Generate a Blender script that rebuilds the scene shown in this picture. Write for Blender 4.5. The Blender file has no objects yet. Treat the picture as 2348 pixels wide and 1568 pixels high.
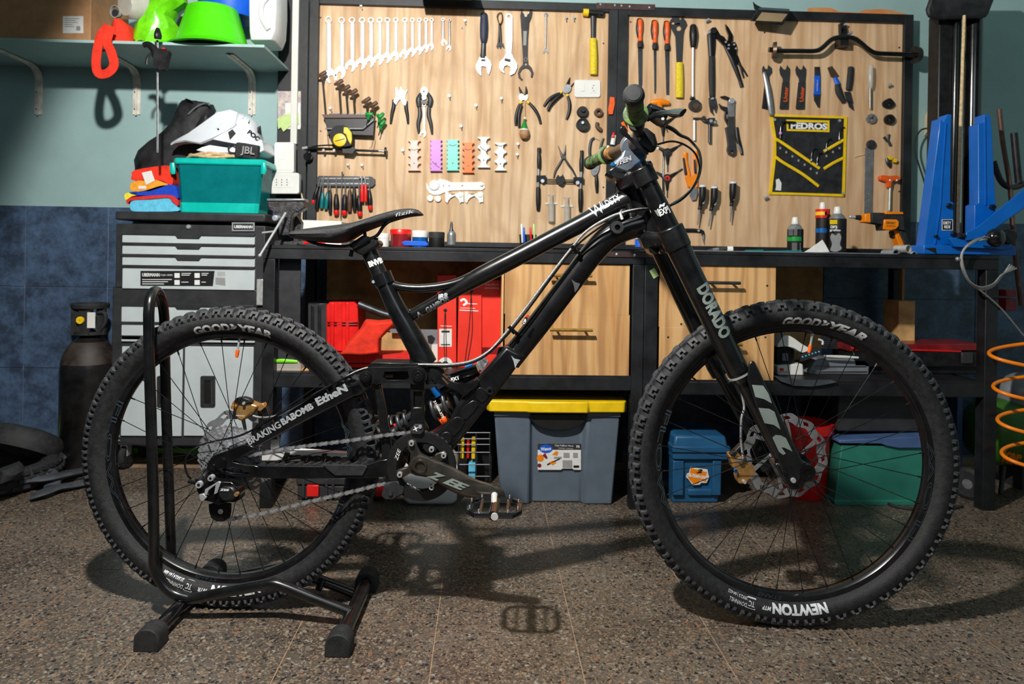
import bpy, bmesh, math, random
from mathutils import Vector as V, Matrix
from mathutils.geometry import tessellate_polygon
random.seed(7)
S = bpy.context.scene; COL = S.collection
PI = math.pi; cos = math.cos; sin = math.sin
# ------------------------------------------------------------------ camera
F = 1650.0; H = 0.819; HY = 596.0; ROLL = 0.016; YAW = math.radians(2.1)
ex = V((cos(YAW), -sin(YAW), 0)); fw = V((sin(YAW), cos(YAW), 0)); ez = V((0, 0, 1))
cr = ex*cos(ROLL) + ez*sin(ROLL); cu = ez*cos(ROLL) - ex*sin(ROLL)
cd = bpy.data.cameras.new('camera'); cam = bpy.data.objects.new('camera', cd); COL.objects.link(cam)
cam.matrix_world = Matrix(((cr.x, cu.x, -fw.x, 0), (cr.y, cu.y, -fw.y, 0), (cr.z, cu.z, -fw.z, H), (0, 0, 0, 1)))
cd.sensor_width = 36; cd.lens = F/2348*36; cd.shift_y = -(784-HY)/2348; cd.clip_start = .05
cd.dof.use_dof = True; cd.dof.focus_distance = 1.66; cd.dof.aperture_fstop = 5.0
S.camera = cam
# ------------------------------------------------------------------ light, world, exposure
wd = bpy.data.worlds.new('dim_room'); S.world = wd; wd.use_nodes = True
wd.node_tree.nodes['Background'].inputs[0].default_value = (.62, .78, 1, 1)
wd.node_tree.nodes['Background'].inputs[1].default_value = .065
def lamp(name, kind, loc, to, power, col, **k):
    l = bpy.data.lights.new(name, kind); l.energy = power; l.color = col
    for a, b in k.items(): setattr(l, a, b)
    o = bpy.data.objects.new(name, l); COL.objects.link(o); o.location = loc
    o.rotation_euler = (V(to)-V(loc)).to_track_quat('-Z', 'Y').to_euler(); return o
lamp('work_lamp', 'SPOT', (-.50, .80, 2.04), (-.50+.48, .80+.73, 2.05-.487), 203, (1, .96, .90), spot_size=math.radians(125), spot_blend=.15, shadow_soft_size=.038)
lamp('fill_light', 'AREA', (.6, -1.2, 2.5), (.2, 2.2, .4), 16, (.82, .92, 1), size=1.6)  # added dim fill that softens the shade; not a fixture of the room
S.view_settings.view_transform = 'Standard'; S.view_settings.look = 'None'
S.view_settings.exposure = 0.35; S.view_settings.gamma = 1; S.view_settings.use_curve_mapping = False
# ------------------------------------------------------------------ pixel -> place
C0 = V((0, 0, H))
def ray(px, py):
    return fw + cr*((px-1174)/F) + cu*((HY-py)/F)
def W(px, py, Y):
    d = ray(px, py); return C0 + d*(Y/d.y)
def Dp(px, py, D):
    return C0 + ray(px, py)*D
def FL(px, py, z=0):
    d = ray(px, py); return C0 + d*((z-H)/d.z)
_r = Dp(530, 1045, 1.685); _f = Dp(1815, 1058, 1.640)
BE = (_f-_r); BE.z = 0; BE.normalize(); BN = V((BE.y, -BE.x, 0))
def B(px, py, off=0):
    d = ray(px, py); p0 = _r + BN*off; t = (p0-C0).dot(BN)/d.dot(BN); return C0+d*t
def bs(px, off=0):   # metres per pixel at bike plane
    return ((B(px, 800, off)-C0).dot(fw))/F
# ------------------------------------------------------------------ mesh builder
def cat(pts, n=6, closed=False):
    P = [tuple(p) for p in pts]; L = len(P); out = []
    rng = range(L) if closed else range(L-1)
    for i in rng:
        if closed: a, b, c, d = P[(i-1) % L], P[i], P[(i+1) % L], P[(i+2) % L]
        else: a, b, c, d = P[max(i-1, 0)], P[i], P[i+1], P[min(i+2, L-1)]
        for k in range(n):
            t = k/n
            out.append(tuple(.5*((2*b[j])+(-a[j]+c[j])*t+(2*a[j]-5*b[j]+4*c[j]-d[j])*t*t+(-a[j]+3*b[j]-3*c[j]+d[j])*t**3) for j in range(len(b))))
    if not closed: out.append(P[-1])
    return out
def Ci(x, y, r, n=14, ry=None, a0=0): return [(x+r*cos(a0+2*PI*i/n), y+(ry or r)*sin(a0+2*PI*i/n)) for i in range(n)]
class G:
    def __init__(s): s.v = []; s.f = []
    def add(s, v, f):
        o = len(s.v); s.v += [V(p) for p in v]; s.f += [tuple(i+o for i in q) for q in f]; return s
    def box(s, a, b):
        x0, y0, z0 = [min(a[i], b[i]) for i in range(3)]; x1, y1, z1 = [max(a[i], b[i]) for i in range(3)]
        return s.add([(x0,y0,z0),(x1,y0,z0),(x1,y1,z0),(x0,y1,z0),(x0,y0,z1),(x1,y0,z1),(x1,y1,z1),(x0,y1,z1)],
                     [(0,3,2,1),(4,5,6,7),(0,1,5,4),(1,2,6,5),(2,3,7,6),(3,0,4,7)])
    def fbox(s, c, ax, ay, az):   # centre and three half-axis vectors
        c, ax, ay, az = V(c), V(ax), V(ay), V(az)
        v = [c+ax*i+ay*j+az*k for k in (-1, 1) for i, j in ((-1,-1),(1,-1),(1,1),(-1,1))]
        return s.add(v, [(0,3,2,1),(4,5,6,7),(0,1,5,4),(1,2,6,5),(2,3,7,6),(3,0,4,7)])
    def tube(s, pts, r, n=12, flat=1, fdir=None, caps=True, closed=False, dome=False):
        P = [V(p) for p in pts]; L = len(P)
        R = list(r) if hasattr(r, '__len__') else [r]*L
        if len(R) != L:
            R = [R[0]+0 if len(R) == 1 else (lambda t: R[int(t)]*(1-t+int(t))+R[min(int(t)+1, len(R)-1)]*(t-int(t)))(i*(len(R)-1)/max(L-1, 1)) for i in range(L)]
        if dome and not closed:
            t0 = (P[0]-P[1]).normalized(); t1 = (P[-1]-P[-2]).normalized()
            a = [(.38, .92), (.75, .66), (.95, .3)]
            P = [P[0]+t0*R[0]*dome*k for k, _ in reversed(a)]+P+[P[-1]+t1*R[-1]*dome*k for k, _ in a]
            R = [R[0]*q for _, q in reversed(a)]+R+[R[-1]*q for _, q in a]; L = len(P)
        T = []
        for i in range(L):
            if closed: t = P[(i+1) % L]-P[(i-1) % L]
            else: t = P[min(i+1, L-1)]-P[max(i-1, 0)]
            T.append(t.normalized() if t.length > 1e-9 else V((0, 0, 1)))
        u = V(fdir) if fdir is not None else (V((0, 0, 1)) if abs(T[0].z) < .9 else V((1, 0, 0)))
        vs = []
        for i in range(L):
            u2 = u - T[i]*u.dot(T[i])
            if u2.length < 1e-4: u2 = V((1, .3, .2)).cross(T[i])
            u2.normalize(); w = T[i].cross(u2)
            if fdir is None: u = u2
            for k in range(n):
                a = 2*PI*k/n; vs.append(P[i]+u2*(cos(a)*R[i]*flat)+w*(sin(a)*R[i]))
        fs = []
        for i in range(L if closed else L-1):
            j = (i+1) % L
            for k in range(n): fs.append((i*n+k, i*n+(k+1) % n, j*n+(k+1) % n, j*n+k))
        if caps and not closed: fs += [tuple(reversed(range(n))), tuple((L-1)*n+k for k in range(n))]
        return s.add(vs, fs)
    def cyl(s, a, b, r, r2=None, n=16): return s.tube([a, b], [r, r if r2 is None else r2], n)
    def lathe(s, prof, o, ax, n=24, close=False, a0=0, a1=2*PI):  # prof (r, h)
        o = V(o); ax = V(ax).normalized(); u = (V((0,0,1)) if abs(ax.z) < .9 else V((1,0,0))); u = (u-ax*u.dot(ax)).normalized(); w = ax.cross(u)
        full = abs(a1-a0) > 6.28; m = n if full else n+1; L = len(prof); vs = []
        for r, h in prof:
            for k in range(m):
                a = a0+(a1-a0)*k/n; vs.append(o+ax*h+(u*cos(a)+w*sin(a))*max(r, 1e-5))
        fs = []
        for i in range(L if close else L-1):
            j = (i+1) % L
            for k in range(m if full else m-1): fs.append((i*m+k, i*m+(k+1) % m, j*m+(k+1) % m, j*m+k))
        return s.add(vs, fs)
    def ball(s, c, r, n=16, m=10, sc=(1,1,1)):
        c = V(c); vs = []; fs = []
        for i in range(m+1):
            t = PI*i/m
            for k in range(n):
                a = 2*PI*k/n; vs.append(c+V((r*sc[0]*sin(t)*cos(a), r*sc[1]*sin(t)*sin(a), r*sc[2]*cos(t))))
        for i in range(m):
            for k in range(n): fs.append((i*n+k, i*n+(k+1) % n, (i+1)*n+(k+1) % n, (i+1)*n+k))
        return s.add(vs, fs)
    def plate(s, pts, th, holes=()):      # pts 3-D, th vector
        loops = [[V(p) for p in pts]]+[[V(p) for p in h] for h in holes]
        tri = tessellate_polygon(loops); flat = [p for l in loops for p in l]; N = len(flat); th = V(th)
        fs = [tuple(t) for t in tri]+[tuple(i+N for i in reversed(t)) for t in tri]; o = 0
        for l in loops:
            n = len(l)
            for i in range(n): fs.append((o+i, o+(i+1) % n, N+o+(i+1) % n, N+o+i))
            o += n
        return s.add(flat+[p+th for p in flat], fs)
    def loft(s, rings, caps=True, closed=False):
        n = len(rings[0]); vs = [p for r in rings for p in r]; fs = []; L = len(rings)
        for i in range(L if closed else L-1):
            j = (i+1) % L
            for k in range(n): fs.append((i*n+k, i*n+(k+1) % n, j*n+(k+1) % n, j*n+k))
        if caps and not closed: fs += [tuple(reversed(range(n))), tuple((L-1)*n+k for k in range(n))]
        return s.add(vs, fs)
ZM = None; WL = {}; GEO = {}; BV = {}
def O(name, g, m, par=None, bev=0, smooth=40, label=None, cat=None, group=None, kind=None, org=None, sub=0, weld=False):
    me = bpy.data.meshes.new(name)
    if ZM is not None:      # rests on the surface below it
        for p in g.v: p.z = max(p.z, ZM)
    if par is not None: org = WL[par.name]
    elif org is None:
        xs = [p.x for p in g.v]; ys = [p.y for p in g.v]; zs = [p.z for p in g.v]
        org = V(((min(xs)+max(xs))/2, (min(ys)+max(ys))/2, min(zs)))
    org = V(org)
    me.from_pydata([p-org for p in g.v], [], g.f); me.update()
    bm = bmesh.new(); bm.from_mesh(me)
    if weld: bmesh.ops.remove_doubles(bm, verts=bm.verts, dist=1e-5)
    bmesh.ops.recalc_face_normals(bm, faces=bm.faces); bm.to_mesh(me); bm.free()
    if smooth:
        me.polygons.foreach_set('use_smooth', [True]*len(me.polygons)); me.set_sharp_from_angle(angle=math.radians(smooth))
    me.materials.append(m if not isinstance(m, str) else MT[m])
    o = bpy.data.objects.new(name, me); COL.objects.link(o)
    if par is None: o.location = org
    else: o.parent = par
    WL[o.name] = org; GEO[o.name] = g
    if bev:
        b = o.modifiers.new('bevel', 'BEVEL'); b.width = bev; b.segments = 2; b.limit_method = 'ANGLE'; b.angle_limit = math.radians(50)
    if sub:
        b = o.modifiers.new('sub', 'SUBSURF'); b.levels = sub; b.render_levels = sub
    tagit(o, label, cat, group, kind); return o
def tagit(o, label=None, cat=None, group=None, kind=None):
    if label: o['label'] = label
    if cat: o['category'] = cat
    if group: o['group'] = group
    if kind: o['kind'] = kind
def T(name, label, cat, loc, group=None, kind=None):
    loc = V(loc)
    if ZM is not None: loc.z = max(loc.z, ZM)
    o = bpy.data.objects.new(name, None); COL.objects.link(o); o.location = loc; o.empty_display_size = .02
    WL[o.name] = V(loc); tagit(o, label, cat, group, kind); return o
def inst(src, name, par, mw):            # copy of a piece sharing its mesh; mw: world matrix
    o = src.copy(); o.name = name; COL.objects.link(o); o.parent = par
    o.matrix_basis = Matrix.Translation(-WL[par.name]) @ mw; WL[o.name] = mw.translation.copy(); return o
def hit(o, px, py, eps=.0008):     # the point of a thing's surface seen at this pixel
    from mathutils.bvhtree import BVHTree
    if o.name not in BV: g = GEO[o.name]; BV[o.name] = BVHTree.FromPolygons([tuple(p) for p in g.v], g.f)
    d = ray(px, py).normalized(); h_ = BV[o.name].ray_cast(C0, d)
    return None if h_[0] is None else h_[0]-d*eps
# ------------------------------------------------------------------ text
_tc = {}
def tmesh(s, bold=0, outline=0, shear=0, space=1):
    k = (s, bold, outline, shear, space)
    if k in _tc: return _tc[k]
    c = bpy.data.curves.new('t', 'FONT'); c.body = s; c.size = 1; c.resolution_u = 3; c.align_x = 'CENTER'; c.align_y = 'CENTER'
    c.shear = shear; c.space_character = space; c.offset = bold
    if outline: c.fill_mode = 'NONE'; c.bevel_depth = outline; c.bevel_resolution = 0
    o = bpy.data.objects.new('t', c); me = bpy.data.meshes.new_from_object(o)
    if not outline:
        bm = bmesh.new(); bm.from_mesh(me); bmesh.ops.triangulate(bm, faces=bm.faces)
        for _ in range(3):
            le = [e for e in bm.edges if e.calc_length() > .16]
            if not le: break
            bmesh.ops.subdivide_edges(bm, edges=le, cuts=1); bmesh.ops.triangulate(bm, faces=bm.faces)
        bm.to_mesh(me); bm.free()
    vs = [tuple(v.co) for v in me.vertices]; fs = [tuple(p.vertices) for p in me.polygons]
    ys = [v[1] for v in vs]; xs = [v[0] for v in vs]; cy = (min(ys)+max(ys))/2; hh = max(ys)-min(ys); cx = (min(xs)+max(xs))/2
    vs = [((x-cx)/hh, (y-cy)/hh) for x, y, z in vs]; wd_ = (max(xs)-min(xs))/hh
    bpy.data.objects.remove(o); bpy.data.curves.remove(c); bpy.data.meshes.remove(me)
    _tc[k] = (vs, fs, wd_); return _tc[k]
def gtext(g, s, fn, hgt, wid=None, rot=0, cx=0, cy=0, **k):   # fn maps (x right, y down) 2-D -> 3-D
    vs, fs, w = tmesh(s, **k); sx = (wid/w) if wid else hgt; a = math.radians(rot); out = []
    for x, y in vs:
        X = x*sx; Y = -y*hgt; out.append(fn(cx+X*cos(a)-Y*sin(a), cy+X*sin(a)+Y*cos(a)))
    return g.add(out, fs)
# ------------------------------------------------------------------ materials
MT = {}
def lin(c): return tuple(((x/255)/12.92 if x/255 <= .04045 else ((x/255+.055)/1.055)**2.4) for x in c)+(1,)
def nt(name):
    m = bpy.data.materials.new(name); m.use_nodes = True; t = m.node_tree
    return m, t, t.nodes['Principled BSDF'], (lambda ty, **k: mk(t, ty, k))
def mk(t, ty, k):
    n = t.nodes.new('ShaderNode'+ty)
    for a, b in k.items():
        if a.startswith('i_'):
            key = a[2:]; key = int(key) if key.isdigit() else key.replace('_', ' '); n.inputs[key].default_value = b
        else: setattr(n, a, b)
    return n
def mt(name, c, rough=.5, metal=0, var=.12, sc=30, bump=0, coat=0, c2=None, stretch=(1,1,1), rv=.1, trans=0, alpha=1, bsc=None, spec=.5):
    m, t, p, N = nt(name); L = t.links
    tc = N('TexCoord'); mp = N('Mapping'); mp.inputs['Scale'].default_value = stretch; L.new(tc.outputs['Object'], mp.inputs[0])
    nz = N('TexNoise', i_Scale=sc, i_Detail=5.0, i_Roughness=.6); L.new(mp.outputs[0], nz.inputs['Vector'])
    a = lin(c); b = lin(c2) if c2 else tuple(min(1, x*(1+var*2)+var*.02) for x in a[:3])+(1,)
    a2 = a if c2 else tuple(x*(1-var) for x in a[:3])+(1,)
    r = N('ValToRGB'); r.color_ramp.elements[0].position = .35; r.color_ramp.elements[1].position = .68
    r.color_ramp.elements[0].color = a2; r.color_ramp.elements[1].color = b
    L.new(nz.outputs['Fac'], r.inputs[0]); L.new(r.outputs[0], p.inputs['Base Color'])
    mr = N('MapRange'); mr.inputs['To Min'].default_value = max(.02, rough-rv); mr.inputs['To Max'].default_value = min(1, rough+rv)
    L.new(nz.outputs['Fac'], mr.inputs[0]); L.new(mr.outputs[0], p.inputs['Roughness'])
    p.inputs['Metallic'].default_value = metal; p.inputs['Coat Weight'].default_value = coat; p.inputs['Coat Roughness'].default_value = .12
    p.inputs['Specular IOR Level'].default_value = spec
    if trans: p.inputs['Transmission Weight'].default_value = trans; p.inputs['IOR'].default_value = 1.2
    if alpha < 1: p.inputs['Alpha'].default_value = alpha
    if bump:
        n2 = N('TexNoise', i_Scale=bsc or sc*4, i_Detail=4.0); L.new(mp.outputs[0], n2.inputs['Vector'])
        bp = N('Bump', i_Strength=bump, i_Distance=.002); L.new(n2.outputs['Fac'], bp.inputs['Height']); L.new(bp.outputs[0], p.inputs['Normal'])
    MT[name] = m; return m
mt('frame_black', (12, 12, 14), .27, 0, .2, 25, coat=.4, rv=.05)
mt('frame_satin', (15, 16, 17), .33, 0, .2, 40, coat=.15, rv=.05)
mt('black_metal', (26, 26, 28), .42, .3, .3, 30)
mt('black_gloss', (12, 12, 13), .16, 0, .2, 20, coat=.4, rv=.04)
mt('rubber', (30, 31, 33), .72, 0, .25, 60, bump=.25)
mt('tyre_rubber', (22, 23, 25), .60, 0, .3, 90, bump=.5, bsc=500)
mt('knob_rubber', (44, 46, 49), .62, 0, .35, 60, bump=.3)
mt('bench_steel', (17, 18, 20), .48, .2, .7, 9, bump=.25, c2=(40, 42, 46), stretch=(1, 1, 1), rv=.15)
mt('pale_grey_paint', (196, 206, 208), .42, 0, .04, 12)
mt('dark_grey_paint', (48, 49, 51), .42, 0, .12, 18)
mt('white_plastic', (228, 228, 224), .35, 0, .03, 20)
mt('chrome', (225, 228, 232), .24, .65, .05, 30, rv=.06)
mt('bright_steel', (238, 238, 236), .38, .35, .04, 30)
mt('steel', (150, 152, 155), .34, .6, .12, 40)
mt('dark_steel', (72, 74, 78), .40, .7, .2, 40)
mt('silver_cog', (178, 180, 184), .3, .7, .25, 90)
mt('chain_steel', (112, 110, 108), .34, .6, .3, 200)
mt('gunmetal', (82, 78, 72), .36, .75, .15, 30)
mt('gold', (206, 158, 96), .27, .7, .15, 40)
mt('brass', (198, 160, 84), .30, .8, .1, 40)
mt('bronze', (92, 74, 60), .38, .5, .2, 40)
mt('orange_plastic', (236, 92, 22), .38, 0, .08, 30)
mt('bright_orange', (246, 134, 10), .36, 0, .08, 30)
mt('yellow_plastic', (240, 200, 20), .40, 0, .06, 30)
mt('yellow_grip', (222, 196, 30), .6, 0, .15, 140, bump=.5)
mt('red_plastic', (222, 28, 24), .36, 0, .08, 20)
mt('red_box', (236, 52, 34), .5, 0, .06, 10)
mt('red_cloth', (226, 44, 18), .85, 0, .2, 24, bump=.5)
mt('red_fabric', (224, 30, 26), .75, 0, .12, 60, bump=.3)
mt('blue_paint', (0, 98, 190), .38, 0, .06, 12, coat=.15)
mt('blue_plastic', (30, 84, 124), .42, 0, .08, 16)
mt('bright_blue', (20, 92, 210), .4, 0, .06, 20)
mt('teal_plastic', (0, 190, 176), .32, 0, .05, 20)
mt('teal_clear', (12, 140, 145), .28, 0, .08, 14, trans=.35, alpha=.92)
mt('green_bowl', (76, 208, 10), .30, 0, .04, 12)
mt('green_bag', (112, 214, 22), .28, 0, .15, 24, bump=.3)
mt('green_plastic', (16, 140, 54), .4, 0, .08, 30)
mt('bin_green', (46, 126, 108), .42, 0, .06, 16)
mt('bin_grey', (92, 104, 118), .48, 0, .05, 20)
mt('dull_blue', (70, 96, 140), .5, 0, .1, 16)
mt('cardboard', (176, 132, 92), .8, 0, .1, 22, bump=.15)
mt('card_old', (190, 150, 96), .8, 0, .25, 12)
mt('paper', (226, 226, 222), .7, 0, .04, 30)
mt('grey_print', (150, 150, 150), .7, 0, .04, 30)
mt('print_black', (14, 14, 15), .55, 0, .05, 30)
mt('silver_print', (168, 172, 176), .38, .25, .25, 300)
mt('tyre_print', (196, 200, 204), .42, .2, .4, 420, c2=(236, 238, 240))
mt('white_print', (236, 238, 238), .5, 0, .05, 200)
mt('slate_print', (72, 86, 94), .4, .1, .1, 60)
mt('grey_shield', (136, 148, 142), .36, .2, .12, 12)
mt('stem_grey', (112, 122, 134), .34, .55, .15, 20)
mt('green_grip', (104, 136, 72), .55, 0, .5, 60, c2=(24, 26, 22), bump=.3)
mt('black_fabric', (18, 19, 23), .62, 0, .5, 24, bump=.8, bsc=18)
mt('black_leather', (30, 30, 32), .5, 0, .3, 300, bump=.7, bsc=700)
mt('helmet_white', (226, 232, 240), .34, 0, .02, 20)
mt('cloth_red', (206, 44, 50), .9, 0, .1, 90, bump=.3)
mt('cloth_blue', (98, 194, 228), .9, 0, .1, 90, bump=.3)
mt('cloth_royal', (16, 66, 190), .9, 0, .1, 90, bump=.3)
mt('cloth_amber', (238, 158, 44), .9, 0, .1, 90, bump=.3)
mt('cloth_yellow', (240, 222, 50), .9, 0, .1, 90, bump=.3)
mt('rope_tan', (206, 178, 136), .8, 0, .2, 90, bump=.5)
mt('shelf_teal', (156, 188, 186), .5, 0, .05, 12)
mt('bracket_white', (206, 202, 192), .5, 0, .15, 40)
mt('jug_white', (222, 224, 226), .36, 0, .03, 10)
mt('pvc_white', (214, 214, 208), .45, 0, .04, 20)
mt('beige_plastic', (206, 190, 160), .5, 0, .06, 30)
mt('cast_iron', (60, 58, 60), .42, .5, .4, 70, bump=.6, bsc=160)
mt('wood_head', (170, 128, 92), .6, 0, .15, 60)
mt('pink_clip', (250, 196, 186), .4, 0, .03, 30)
mt('purple_clip', (206, 128, 220), .4, 0, .03, 30)
mt('mint_clip', (120, 230, 206), .4, 0, .03, 30)
mt('orange_clip', (252, 118, 22), .4, 0, .03, 30)
mt('white_clip', (226, 234, 236), .4, 0, .03, 30)
mt('white_tool', (240, 240, 236), .4, 0, .03, 30)
mt('brown_wood', (84, 56, 42), .5, 0, .2, 40)
mt('teal_grip', (10, 112, 116), .4, 0, .1, 30)
mt('dark_blue_grip', (38, 48, 70), .55, 0, .1, 90, bump=.4)
mt('glass_tan', (150, 128, 100), .2, 0, .08, 8)
mt('brown_steel', (66, 46, 46), .5, .2, .2, 20)
mt('aluminium', (206, 208, 206), .42, .6, .1, 60)
mt('braid_steel', (150, 150, 148), .34, .7, .5, 700, bump=.6, bsc=900)
mt('hose_orange', (246, 130, 14), .35, 0, .05, 20)
mt('tank_green', (52, 98, 22), .38, 0, .1, 14)
mt('tube_rubber', (56, 60, 66), .6, 0, .3, 18, bump=.3)
mt('cylinder_black', (20, 19, 19), .28, .1, .5, 8, rv=.12)
mt('dusty_black', (44, 36, 31), .6, 0, .4, 20)
mt('clear_plastic', (206, 200, 190), .25, 0, .05, 30, alpha=.6)
mt('anodised_blue', (26, 110, 190), .3, .5, .1, 40)
mt('lens_red', (214, 40, 34), .4, 0, .1, 20)
mt('weld', (24, 25, 27), .32, .2, .2, 60)
mt('grass_green', (128, 226, 30), .45, 0, .1, 20)
mt('note_green', (190, 214, 140), .7, 0, .05, 40)
mt('clear_red', (120, 20, 26), .3, 0, .3, 12)
mt('grey_plastic', (120, 124, 130), .4, 0, .08, 16)
mt('photo_print', (150, 130, 150), .5, 0, .6, 40, c2=(220, 210, 190))
mt('orange_paper', (216, 112, 48), .8, 0, .3, 14, c2=(196, 150, 96))
# wall paint / tiles / floor / plywood -----------------------------------
mt('wall_paint', (150, 180, 180), .55, 0, .04, 5, bump=.15, bsc=120)
def m_tile():
    m, t, p, N = nt('blue_tile'); L = t.links; g = N('NewGeometry')
    a = N('TexNoise', i_Scale=13.0, i_Detail=9.0, i_Roughness=.74); L.new(g.outputs['Position'], a.inputs['Vector'])
    r = N('ValToRGB'); e = r.color_ramp.elements; e[0].position = .40; e[0].color = lin((50, 62, 80)); e[1].position = .62; e[1].color = lin((80, 102, 132))
    L.new(a.outputs['Fac'], r.inputs[0]); L.new(r.outputs[0], p.inputs['Base Color']); p.inputs['Roughness'].default_value = .34
    bp = N('Bump', i_Strength=.3, i_Distance=.002); L.new(a.outputs['Fac'], bp.inputs['Height']); L.new(bp.outputs[0], p.inputs['Normal']); MT['blue_tile'] = m
m_tile()
mt('grout', (120, 132, 156), .8, 0, .08, 30)
mt('floor_grout', (150, 122, 96), .8, 0, .15, 30)
def m_floor():
    m, t, p, N = nt('terrazzo'); L = t.links; g = N('NewGeometry')
    nz = N('TexNoise', i_Scale=60.0, i_Detail=2.0); L.new(g.outputs['Position'], nz.inputs['Vector'])
    mx = N('Mix', data_type='VECTOR'); mx.inputs[0].default_value = .012
    L.new(g.outputs['Position'], mx.inputs[4]); L.new(nz.outputs['Color'], mx.inputs[5])
    base = N('TexNoise', i_Scale=3.0, i_Detail=5.0); L.new(g.outputs['Position'], base.inputs['Vector'])
    rb = N('ValToRGB'); e = rb.color_ramp.elements; e[0].position = .35; e[0].color = lin((76, 67, 58)); e[1].position = .68; e[1].color = lin((108, 97, 86))
    L.new(base.outputs['Fac'], rb.inputs[0]); cur = rb.outputs[0]
    def chips(cur, scale, thr, cols, edge):
        v = N('TexVoronoi', i_Scale=scale); L.new(mx.outputs[1], v.inputs['Vector'])
        v2 = N('TexVoronoi', feature='DISTANCE_TO_EDGE', i_Scale=scale); L.new(mx.outputs[1], v2.inputs['Vector'])
        sx = N('SeparateColor'); L.new(v.outputs['Color'], sx.inputs[0])
        cr_ = N('ValToRGB'); cr_.color_ramp.interpolation = 'CONSTANT'; el = cr_.color_ramp.elements
        el[0].color = lin(cols[0]); el[0].position = 0; el[1].color = lin(cols[1]); el[1].position = 1/len(cols)
        for i, c in enumerate(cols[2:]): k = el.new((i+2)/len(cols)); k.color = lin(c)
        L.new(sx.outputs[1], cr_.inputs[0])
        m1 = N('Math', operation='GREATER_THAN'); m1.inputs[1].default_value = thr; L.new(sx.outputs[0], m1.inputs[0])
        m2 = N('Math', operation='GREATER_THAN'); m2.inputs[1].default_value = edge; L.new(v2.outputs['Distance'], m2.inputs[0])
        m3 = N('Math', operation='MULTIPLY'); L.new(m1.outputs[0], m3.inputs[0]); L.new(m2.outputs[0], m3.inputs[1])
        mix = N('Mix', data_type='RGBA'); L.new(m3.outputs[0], mix.inputs[0]); L.new(cur, mix.inputs[6]); L.new(cr_.outputs[0], mix.inputs[7]); return mix.outputs[2]
    cur = chips(cur, 260, .46, [(74, 64, 55), (136, 124, 108), (104, 94, 84), (56, 52, 50), (140, 114, 90)], .06)
    cur = chips(cur, 135, .70, [(36, 36, 40), (112, 106, 94), (128, 116, 98), (46, 44, 44), (140, 137, 128), (132, 96, 70), (32, 34, 38), (88, 84, 80), (44, 42, 44)], .10)
    L.new(cur, p.inputs['Base Color'])
    mr = N('MapRange'); mr.inputs['To Min'].default_value = .22; mr.inputs['To Max'].default_value = .50; L.new(base.outputs['Fac'], mr.inputs[0]); L.new(mr.outputs[0], p.inputs['Roughness'])
    bp = N('Bump', i_Strength=.12, i_Distance=.001); L.new(nz.outputs['Fac'], bp.inputs['Height']); L.new(bp.outputs[0], p.inputs['Normal']); MT['terrazzo'] = m
m_floor()
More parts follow.
